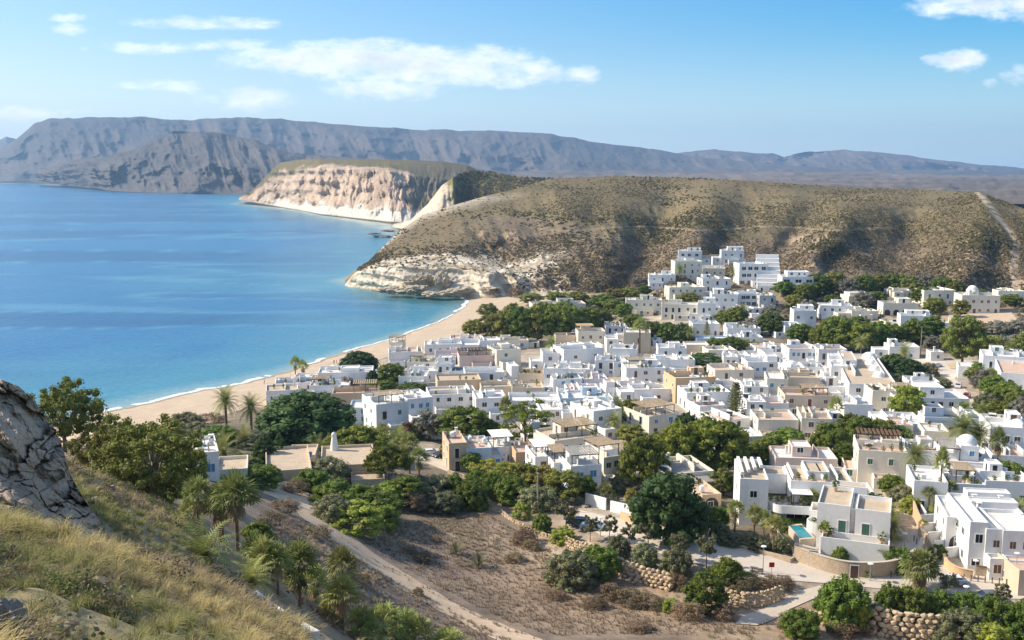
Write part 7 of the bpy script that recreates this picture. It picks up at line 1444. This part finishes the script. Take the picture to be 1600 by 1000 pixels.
def figure(shirt, trousers):
    me = bpy.data.meshes.new('person'); J = [(0, 0, .95), (0, 0, 1.2), (0, 0, 1.42), (0, .0, 1.52), (0, -.01, 1.66), (.1, 0, .9), (.12, -.05, .5), (.13, .02, .07), (-.1, 0, .9), (-.12, .1, .5), (-.13, .16, .08), (.2, 0, 1.4), (.25, .03, 1.12), (.24, -.08, .88), (-.2, 0, 1.4), (-.25, .03, 1.12), (-.24, -.08, .88), (.13, -.1, .04), (-.13, .04, .04)]
    E = [(0, 1), (1, 2), (2, 3), (3, 4), (0, 5), (5, 6), (6, 7), (0, 8), (8, 9), (9, 10), (2, 11), (11, 12), (12, 13), (2, 14), (14, 15), (15, 16), (7, 17), (10, 18)]; rad = [.15, .14, .16, .06, .11, .1, .07, .05, .1, .07, .05, .06, .05, .035, .06, .05, .035, .035, .035]
    me.from_pydata(J, E, []); o = bpy.data.objects.new('person', me); COL.objects.link(o); o.modifiers.new('skin', 'SKIN')
    for i, v_ in enumerate(me.skin_vertices[0].data): v_.radius = (rad[i], rad[i]); v_.use_root = i == 0
    ss_ = o.modifiers.new('sub', 'SUBSURF'); ss_.levels = 1; ss_.render_levels = 1
    dg = bpy.context.evaluated_depsgraph_get(); m2 = bpy.data.meshes.new_from_object(o.evaluated_get(dg)); bpy.data.objects.remove(o)
    m2.materials.clear()
    for k in (shirt, trousers, 'skin'): m2.materials.append(M[k])
    for p in m2.polygons: p.material_index = 1 if p.center.z < .95 else 2 if p.center.z > 1.47 or (abs(p.center.x) > .21 and p.center.z < 1.1) else 0; p.use_smooth = True
    return m2
M['skin'] = mat('skin', (.5, .32, .22), .6); M['shirtdark'] = mat('dark cloth', (.04, .05, .09), .9); M['shirtred'] = mat('red cloth', (.4, .06, .05), .9); M['shirtpale'] = mat('pale cloth', (.6, .58, .55), .9)
FG = [figure('shirtdark', 'shirtdark'), figure('shirtred', 'shirtdark'), figure('shirtpale', 'shirtdark')]
for k, (a, b, l_) in enumerate([(152, 656, 'person standing on the sand beside the leaning eucalyptus, left of a pair'), (157, 657, 'person in red standing on the sand beside the leaning eucalyptus'), (413, 600, 'person in dark clothes walking alone on the sand near the waterline'), (522, 569, 'person walking on the sand left of the round dark dome tree, first of three'), (526, 568, 'person walking on the sand left of the round dark dome tree, second of three'), (531, 567, 'person walking on the sand left of the round dark dome tree, third of three'), (735, 545, 'person standing at the edge of the sand by the low white houses')]): tag(link('person', FG[k % 3], None, ground(a, b), k * 1.3), l_, 'person', 'people on the beach')
def parasol(px, py, label):
    P = ground(px, py); r = empty('parasol', P, 0, label, 'parasol'); b = MB(); b.tube([(0, 0, 0), (0, 0, 2.3)], [.03, .03], 6); b.build('pole', M['wood'], r); b = MB(); b.lathe([(1.5, 1.9), (.8, 2.25), (0, 2.5)], 10); b.build('canopy', M['reed'], r)
parasol(640, 556, 'reed parasol on the sand near the beach kiosk')
# small white row of garden walls and boulders of the headland foot
def boulder(name, px, py, wp, hp, material, label, seed, group=None, Y=None):
    P = ground(px, py) if Y is None else Vector([float(v) for v in at(float(px), float(py), Y)]); s = P.y / FP
    b = bmesh.new(); bmesh.ops.create_icosphere(b, subdivisions=4, radius=1); V = np.array([v_.co for v_ in b.verts]); F = np.array([[x.index for x in f.verts] for f in b.faces]); b.free()
    d1, d2, _ = cells(V[:, 0] * 1.6 + seed * 3.1, V[:, 1] * 1.6, V[:, 2] * 1.6); k = .78 + .34 * fbm(V[:, 0] * 1.4 + seed, V[:, 1] * 1.4, V[:, 2] * 1.4, o=6, g=.6) - .12 * np.clip(.2 - (d2 - d1), 0, .2) / .2
    V = V * k[:, None] * np.array([wp * s / 2, wp * s / 2 * .8, hp * s * .62]); V[:, 2] += hp * s * .32
    tag(link(name, np_mesh(name, V, F, M[material], smooth=False), None, P), label, 'rock', group)
for k, (a, b, c, d_) in enumerate([(690, 446, 30, 24), (660, 442, 34, 18), (650, 456, 46, 12), (615, 458, 50, 12), (678, 462, 40, 10), (720, 455, 44, 10), (745, 448, 30, 12), (640, 448, 26, 12), (705, 461, 40, 12), (765, 455, 36, 8)]):
    boulder('boulder', a, b, c, d_, 'rockpale', ['big pale boulder fallen at the foot of the white cliff', 'pale boulder left of the big fallen one', 'flat dark rock in the water under the white cliff', 'flat rock shelf at the left of the white cliff foot', 'low rock at the waterline left of the beach end', 'long low rock shelf at the beach end', 'rock above the long shelf at the beach end', 'small rock beside the left pale boulder', 'rounded rock at the waterline by the beach end', 'low rock half buried at the top of the beach end'][k], k, 'boulders at the headland foot', Y=[598, 604, 592, 598, 585, 590, 600, 606, 586, 585][k])
for k, (a, b, c, d_) in enumerate([(598, 371, 36, 4), (585, 366, 26, 3), (606, 362, 24, 4)]):
    boulder('reef', a, b, c, d_, 'rockgrey', ['largest flat reef in the sea behind the headland tip', 'small flat reef left of the largest one', 'flat reef touching the headland above the largest one'][k], 20 + k, 'reefs by the headland', Y=1150)

boulder('boulder', 10, 1004, 120, 84, 'rockgrey', 'grey rock half buried in grass at the bottom left corner', 31)
boulder('boulder', 150, 912, 36, 16, 'rockpale', 'small pale stone in the grass below the tall cracked outcrop', 33)
# ------------------------------------------------------------------ the grey rock on the left
RK = {-160: [(830, 24), (760, 25.5), (690, 27), (630, 28.5), (575, 30), (600, 38)], -40: [(815, 24.5), (755, 26), (690, 27.5), (630, 29), (583, 31), (600, 38)], 0: [(800, 25), (750, 26.5), (695, 28), (640, 29.5), (592, 31.5), (610, 38)], 30: [(822, 25), (770, 27), (715, 28.5), (660, 30), (604, 32), (620, 38)], 55: [(832, 25.2), (785, 27), (735, 29), (685, 30.5), (627, 32), (640, 37)], 75: [(838, 25.5), (795, 27.5), (750, 29), (705, 30.5), (657, 32), (670, 36)], 95: [(843, 26), (805, 27.5), (765, 29), (728, 30), (690, 31.5), (700, 35)], 110: [(846, 26.3), (818, 27.5), (790, 28.6), (765, 29.6), (742, 30.6), (752, 34)], 130: [(850, 26.6), (834, 27.3), (815, 28.2), (798, 29), (778, 29.8), (788, 32)], 155: [(856, 27), (847, 27.4), (836, 27.9), (825, 28.3), (812, 28.8), (820, 30.5)], 178: [(862, 27.3), (860, 27.4), (857, 27.6), (854, 27.8), (850, 28), (856, 29)]}
def rk_noise(P, px, py, t):
    x, y, z = P.T; b = np.clip(t * 8, 0, 1)
    wx = .25 * fbm(x * .8, y * .8, z * .8, o=5); d1, d2, idv = cells(x * .7 + wx, y * .2, z * .6 + wx); e1, e2, ide = cells(x * 2.1 + 5 + wx, y * .6, z * 1.9 + wx)
    crack = np.clip(.16 - (d2 - d1), 0, .16) / .16; cr2 = np.clip(.14 - (e2 - e1), 0, .14) / .14
    d = .9 * (idv - .5) + .8 * (.5 - d1) - .16 * crack * (ide > .35) + .4 * (ide - .5) + .2 * (.5 - e1) - .12 * cr2 * (idv > .4) + .55 * fbm(x * .6, y * .6, z * .6, o=6, g=.55)
    O_ = np.array([0, 0, HC]); P[:] = O_ + (P - O_) * (1 - b * d / np.maximum(y, 5))[:, None]
    return P
def rk_col(P, px, py, t):
    n = fbm(P[:, 0] * .7, P[:, 1] * .7, P[:, 2] * .7, o=5); c = lerpc((.42, .335, .25), (.25, .195, .145), n + .5); return lerpc(c, (.40, .31, .22), np.clip(fbm(P[:, 0] * .35 + 7, P[:, 1] * .35, P[:, 2] * .35) * 2 - .3, 0, .6))
M['rockcol'] = mat('crag rock', (.3, .26, .22), .95, attr=True, var=.3, vscale=2.2, bump=.8, bscale=6, coord='World', bdist=.08)
rk = loft('rock_outcrop', np.concatenate([np.arange(-160, 0, 2.), np.arange(0, 179, .5)]), np.concatenate([np.linspace(0, 1, 300), np.linspace(1.02, 1.25, 16)]), ev_keys(RK), rk_col, M['rockcol'], noise_f=rk_noise)
del rk['kind']; tag(rk, 'tall cracked grey rock outcrop on the left edge of the slope', 'rock')
# ------------------------------------------------------------------ grasses and scrub (uncountable)
def scatter_mesh(name, tmpl, pos, scale, rot, tint, material, zs=None):
    """merge many copies of small templates: tmpl is a list of (V, F), all quads"""
    g = np.random.default_rng(3); k = g.integers(0, len(tmpl), len(pos)); Vs, Fs, Cs = [], [], []; nb = 0
    for j, (V, F, G) in enumerate(tmpl):
        idx = np.where(k == j)[0]
        if not len(idx): continue
        c, s = np.cos(rot[idx]), np.sin(rot[idx]); sc = scale[idx][:, None]
        X = (V[None, :, 0] * c[:, None] - V[None, :, 1] * s[:, None]) * sc + pos[idx, 0:1]; Y = (V[None, :, 0] * s[:, None] + V[None, :, 1] * c[:, None]) * sc + pos[idx, 1:2]
        Z = V[None, :, 2] * sc * (1 if zs is None else zs[idx][:, None]) + pos[idx, 2:3]
        Vs.append(np.stack([X, Y, Z], -1).reshape(-1, 3)); Fs.append((F[None] + (np.arange(len(idx)) * len(V))[:, None, None] + nb).reshape(-1, 4)); nb += len(idx) * len(V)
        Cs.append((tint[idx][:, None, :] * G[None, :, None]).reshape(-1, 3))
    return tag(link(name, np_mesh(name, np.concatenate(Vs), np.concatenate(Fs), material, colattr=np.concatenate(Cs))), kind='stuff')
M['grass'] = mat('dry grass', (.3, .25, .12), .8, attr=True, transl=.3, spec=.15); M['scrub'] = mat('scrub leaves', (.1, .1, .05), .85, attr=True, transl=.12, spec=.1)
def tuft(seed, n=84, h_=.85, spread=1.15, wd=.0105):
    g = np.random.default_rng(seed); V, F, G = [], [], []
    for i in range(n):
        a = g.uniform(0, 6.28); r0 = g.uniform(0, .16); L_ = h_ * g.uniform(.55, 1.1); ln = g.uniform(.05, spread); w = wd * g.uniform(.6, 1.3); d = np.array([math.cos(a), math.sin(a), 0]); sd = np.array([-d[1], d[0], 0]) * w
        p0 = d * r0; p1 = p0 + d * ln * .4 * L_ + np.array([0, 0, .55 * L_]); p2 = p0 + d * ln * 1.15 * L_ + np.array([0, 0, (.98 - .45 * ln) * L_]); b = len(V)
        V += [p0 - sd, p0 + sd, p1 + sd * .8, p1 - sd * .8, p2 + sd * .15, p2 - sd * .15]; F += [[b, b + 1, b + 2, b + 3], [b + 3, b + 2, b + 4, b + 5]]; t = g.uniform(.75, 1.25); G += [t] * 6
    return np.array(V), np.array(F), np.array(G)
def clump(seed, n=26, leaf=.2):
    g = np.random.default_rng(seed); d = g.normal(0, 1, (n, 3)); d[:, 2] = np.abs(d[:, 2]); d /= np.linalg.norm(d, axis=1)[:, None]; P = d * np.array([.5, .5, .62]) * g.uniform(.6, 1.05, n)[:, None]
    V, F = leafquads(P, d, leaf, g, .75, .45); return V, F, np.repeat(g.uniform(.75, 1.25, n), 4)
g = np.random.default_rng(11)
def on_land(n, xr, yr, test):
    x = g.uniform(*xr, n); y = g.uniform(*yr, n); z = hz(x, y); P = np.stack([x, y, z], 1); a, b = pix(P); m = test(x, y, z, a, b); return P[m], a[m], b[m]
# near slope: long grass
def near_test(x, y, z, a, b):
    edge = np.interp(y, [6, 15, 22, 28, 36, 45, 60, 75], [9, 3, -3.5, -6.2, -9.7, -14, -20, -27]); return (x < edge + 1.2 * fbm(x * .2, y * .2)) & (a > -350) & (a < 800) & (b < 1250) & ~((a < 180) & (y > 25) & (y < 34) & (x < -10))
P, a, b = on_land(36000, (-52, 10), (5.5, 80), near_test)
kd = g.random(len(P)) < np.clip(1.25 - P[:, 1] / 70, .3, 1); P = P[kd]; nz = fbm(P[:, 0] * .22, P[:, 1] * .22, o=3); keep = nz > -9; P = P[keep]; nz = nz[keep]
t1 = lerpc((.55, .45, .21), (.28, .28, .085), nz * 1.1 + .45 + g.normal(0, .22, len(P))); big_ = fbm(P[:, 0] * .13 + 30, P[:, 1] * .13, o=3); t1 = lerpc(t1, (.20, .225, .075), np.clip(big_ * 2.2, 0, .75)); t1 = lerpc(t1, (.36, .27, .17), np.clip(-big_ * 1.6 - .2, 0, .7)); t1 = lerpc(t1, (.32, .24, .15), (g.random(len(P)) < .16) * .9)
sc_ = g.uniform(.4, .85, len(P)) * (1 + .45 * nz); nr = P[:, 1] < 26; rz_ = g.uniform(0, 6.28, len(P))
print('tufts', nr.sum(), (~nr).sum())
scatter_mesh('grass', [tuft(s) for s in range(8)], P[nr], sc_[nr], rz_[nr], t1[nr], M['grass'])
scatter_mesh('slope_grass', [tuft(80 + s, 34, .8, 1.2, .022) for s in range(6)], P[~nr], sc_[~nr] * .9, rz_[~nr], t1[~nr], M['grass'])
P, a, b = on_land(3400, (-52, 8), (6, 80), near_test); nz = fbm(P[:, 0] * .3 + 40, P[:, 1] * .3, o=3); P = P[nz > .2]
scatter_mesh('scrub', [clump(s, 260, .035) for s in range(5)], P, g.uniform(.5, 1.3, len(P)), g.uniform(0, 6.28, len(P)), lerpc(lerpc((.17, .14, .095), (.26, .21, .14), g.random(len(P))), (.14, .17, .055), (g.random(len(P)) < .3) * 1.0), M['scrub'])
P, a, b = on_land(700, (-45, 8), (6, 70), near_test); nzs = fbm(P[:, 0] * .25 + 80, P[:, 1] * .25, o=2); P = P[nzs > .1]
def stone(seed):
    r = np.random.default_rng(seed); V = QS * (1 + .22 * r.normal(0, 1, (len(QS), 1))) * np.array([.5, .4, .3]); return V, QF, np.full(len(V), 1.0)
scatter_mesh('loose_stones', [stone(s) for s in range(5)], P, g.uniform(.15, .8, len(P)) ** 1.5, g.uniform(0, 6.28, len(P)), lerpc((.46, .40, .33), (.34, .28, .22), g.random(len(P))), M['earth'])
# dry field
def field_test(x, y, z, a, b):
    n = fbm(x * .08, y * .08, o=3); top = np.interp(a, [440, 560, 650, 760, 830, 900, 1000, 1150], [800, 842, 806, 800, 838, 900, 945, 975]); return (b > top + 4 + 6 * n) & (b < 1040) & (a > 430) & (a < 1180) & (y > 62)
P, a, b = on_land(26000, (-42, 42), (64, 185), field_test)
tr = np.interp(a, [408, 450, 505, 545, 590, 650, 720, 790, 860], [762, 778, 819, 848, 880, 912, 949, 984, 1006]); hw = np.interp(a, [408, 505, 860], [22, 14, 13]); k = (np.abs(b - tr) > hw) | ((np.abs(b - tr) < 2.5) & (g.random(len(P)) < .6)); P, a, b = P[k], a[k], b[k]
nz = fbm(P[:, 0] * .1, P[:, 1] * .1, o=4)
scatter_mesh('dry_grass', [tuft(20 + s, 26, .8, .9, .03) for s in range(5)], P, g.uniform(.3, .75, len(P)) * (1 + .3 * nz), g.uniform(0, 6.28, len(P)), lerpc((.30, .225, .165), (.42, .335, .225), nz + .45 + g.normal(0, .2, len(P))), M['grass'])
# verges and gardens: low brush between the rubble walls, under the trees
def verge_test(x, y, z, a, b):
    lo = np.interp(a, [780, 860, 940, 1040, 1120, 1200, 1290, 1600], [800, 845, 866, 890, 902, 912, 920, 945]); hi = np.interp(a, [780, 860, 960, 1150, 1600], [830, 900, 960, 1010, 1040]); return (b > lo) & (b < hi) & (a > 780) & (a < 1640) & ~((a > 1150) & (a < 1290) & (np.abs(b - np.interp(a, [1150, 1220, 1285], [970, 945, 923])) < 16))
P, a, b = on_land(5200, (0, 80), (100, 200), verge_test); nz = fbm(P[:, 0] * .2, P[:, 1] * .2, o=3)
scatter_mesh('verge_brush', [clump(40 + s, 60, .07) for s in range(4)], P, g.uniform(.25, .85, len(P)), g.uniform(0, 6.28, len(P)), lerpc((.20, .155, .09), (.13, .135, .06), nz + .4 + g.normal(0, .2, len(P))), M['scrub'])
def garden_test(x, y, z, a, b):
    return ((a > 330) & (a < 700) & (b > 655) & (b < 800) & (y > 120) & ~((a > 395) & (a < 480) & (b > 740)) & ~((a > 640) & (a < 720) & (b > 690) & (b < 745)) & (b > np.interp(a, [330, 420, 520, 700], [672, 650, 650, 690]))) | ((a > 960) & (a < 1190) & (b > 765) & (b < 862) & (b < np.interp(a, [960, 1020, 1200], [790, 818, 862]))) | ((a > 700) & (a < 960) & (b > 730) & (b < 795) & (b < np.interp(a, [700, 900, 960], [775, 800, 780])))
P, a, b = on_land(5200, (-60, 60), (130, 330), garden_test); nz = fbm(P[:, 0] * .1, P[:, 1] * .1, o=3)
scatter_mesh('garden_ground_cover', [clump(50 + s, 60, .07) for s in range(4)], P, g.uniform(.5, 1.6, len(P)), g.uniform(0, 6.28, len(P)), lerpc((.05, .075, .025), (.12, .12, .05), nz + .4 + g.normal(0, .25, len(P))), M['scrub'])
def back_test(x, y, z, a, b):
    return (b > np.interp(a, [860, 960, 1200, 1640], [458, 448, 446, 446])) & (b < np.interp(a, [860, 1000, 1200, 1330, 1400, 1640], [480, 520, 512, 545, 545, 552])) & (a > 860) & (a < 1660) & ~((a > 1475) & (a < 1590) & (b > 486) & (b < 506)) & (fbm(x * .03, y * .03, o=3) > -.35)
P, a, b = on_land(9000, (10, 340), (290, 560), back_test); nz = fbm(P[:, 0] * .05 + 9, P[:, 1] * .05, o=3)
scatter_mesh('valley_scrub', [clump(70 + s, 40, .14) for s in range(4)], P, g.uniform(.8, 2.6, len(P)), g.uniform(0, 6.28, len(P)), lerpc((.07, .09, .03), (.19, .165, .10), nz * .9 + .4 + g.normal(0, .25, len(P))), M['scrub'])
# maquis on the hill and headlands
def hill_scatter(n, keys, evf, px0, px1, t0, t1, name, s0, s1, noisef, dens, tmul=1.0):
    p = g.uniform(px0, px1, n); t = g.uniform(t0, t1, n) ; py, Y = evf(p, t); Q = at(p, py, Y); Q = noisef(Q, p, py, t); k = dens(Q, p, py, t) > g.random(n); Q, p, py, t = Q[k], p[k], py[k], t[k]
    nz = fbm(Q[:, 0] * .02, Q[:, 1] * .02, o=3); lowf = np.clip((py - 356 - nz * 30) / 30, 0, 1); c = lerpc(lerpc((.205, .165, .075), (.13, .115, .052), nz + .45 + g.normal(0, .25, len(p))), lerpc((.15, .12, .075), (.24, .185, .115), g.random(len(p))), lowf * .75)
    Q[:, 2] -= .1
    scatter_mesh(name, [clump(60 + s, 11, .33) for s in range(5)], Q, g.uniform(s0, s1, len(p)) * (1 + .5 * np.clip(nz, 0, 1)), g.uniform(0, 6.28, len(p)), c * tmul, M['scrub'], zs=np.full(len(p), .85))
hill_scatter(62000, HK, ev_hill, 560, 1680, .10, 1.0, 'hill_scrub', .7, 1.7, hill_noise, lambda Q, p, py, t: np.where((p < 800) & (t < .215), .04, 1) * np.where(np.abs(p - np.interp(py, [296, 330, 376], [1526, 1552, 1586])) < 7, .05, 1) * np.where((np.abs(py - 357 - 3 * np.sin(p * .03)) < 1.6) & (p > 830) & (p < 1400), .1, 1) * np.clip(1 - (900 - p) / 160 * np.clip((.48 - t) / .1, 0, 1), .12, 1) * np.clip(.62 + 1.0 * fbm(Q[:, 0] * .015 + 3, Q[:, 1] * .015, o=4), .08, 1))
hill_scatter(5000, HDK, ev_keys(HDK), 712, 950, .3, 1.0, 'headland_scrub', 1.6, 3.4, hd_noise, lambda Q, p, py, t: np.full(len(p), .7))

# ------------------------------------------------------------------ the air
hb = MB(); hb.box(-11000, 11000, -600, 11000, -8, 520); hzm = bpy.data.materials.new('haze air'); hzm.use_nodes = True
t = hzm.node_tree; t.nodes.remove(t.nodes['Principled BSDF']); pv = t.nodes.new('ShaderNodeVolumePrincipled')
pv.inputs['Color'].default_value = (.40, .66, 1.0, 1); pv.inputs['Density'].default_value = HAZE = 7.5e-5; pv.inputs['Anisotropy'].default_value = .2
t.links.new(pv.outputs[0], t.nodes['Material Output'].inputs['Volume'])
hzo = hb.build('haze', hzm); tag(hzo, kind='stuff')
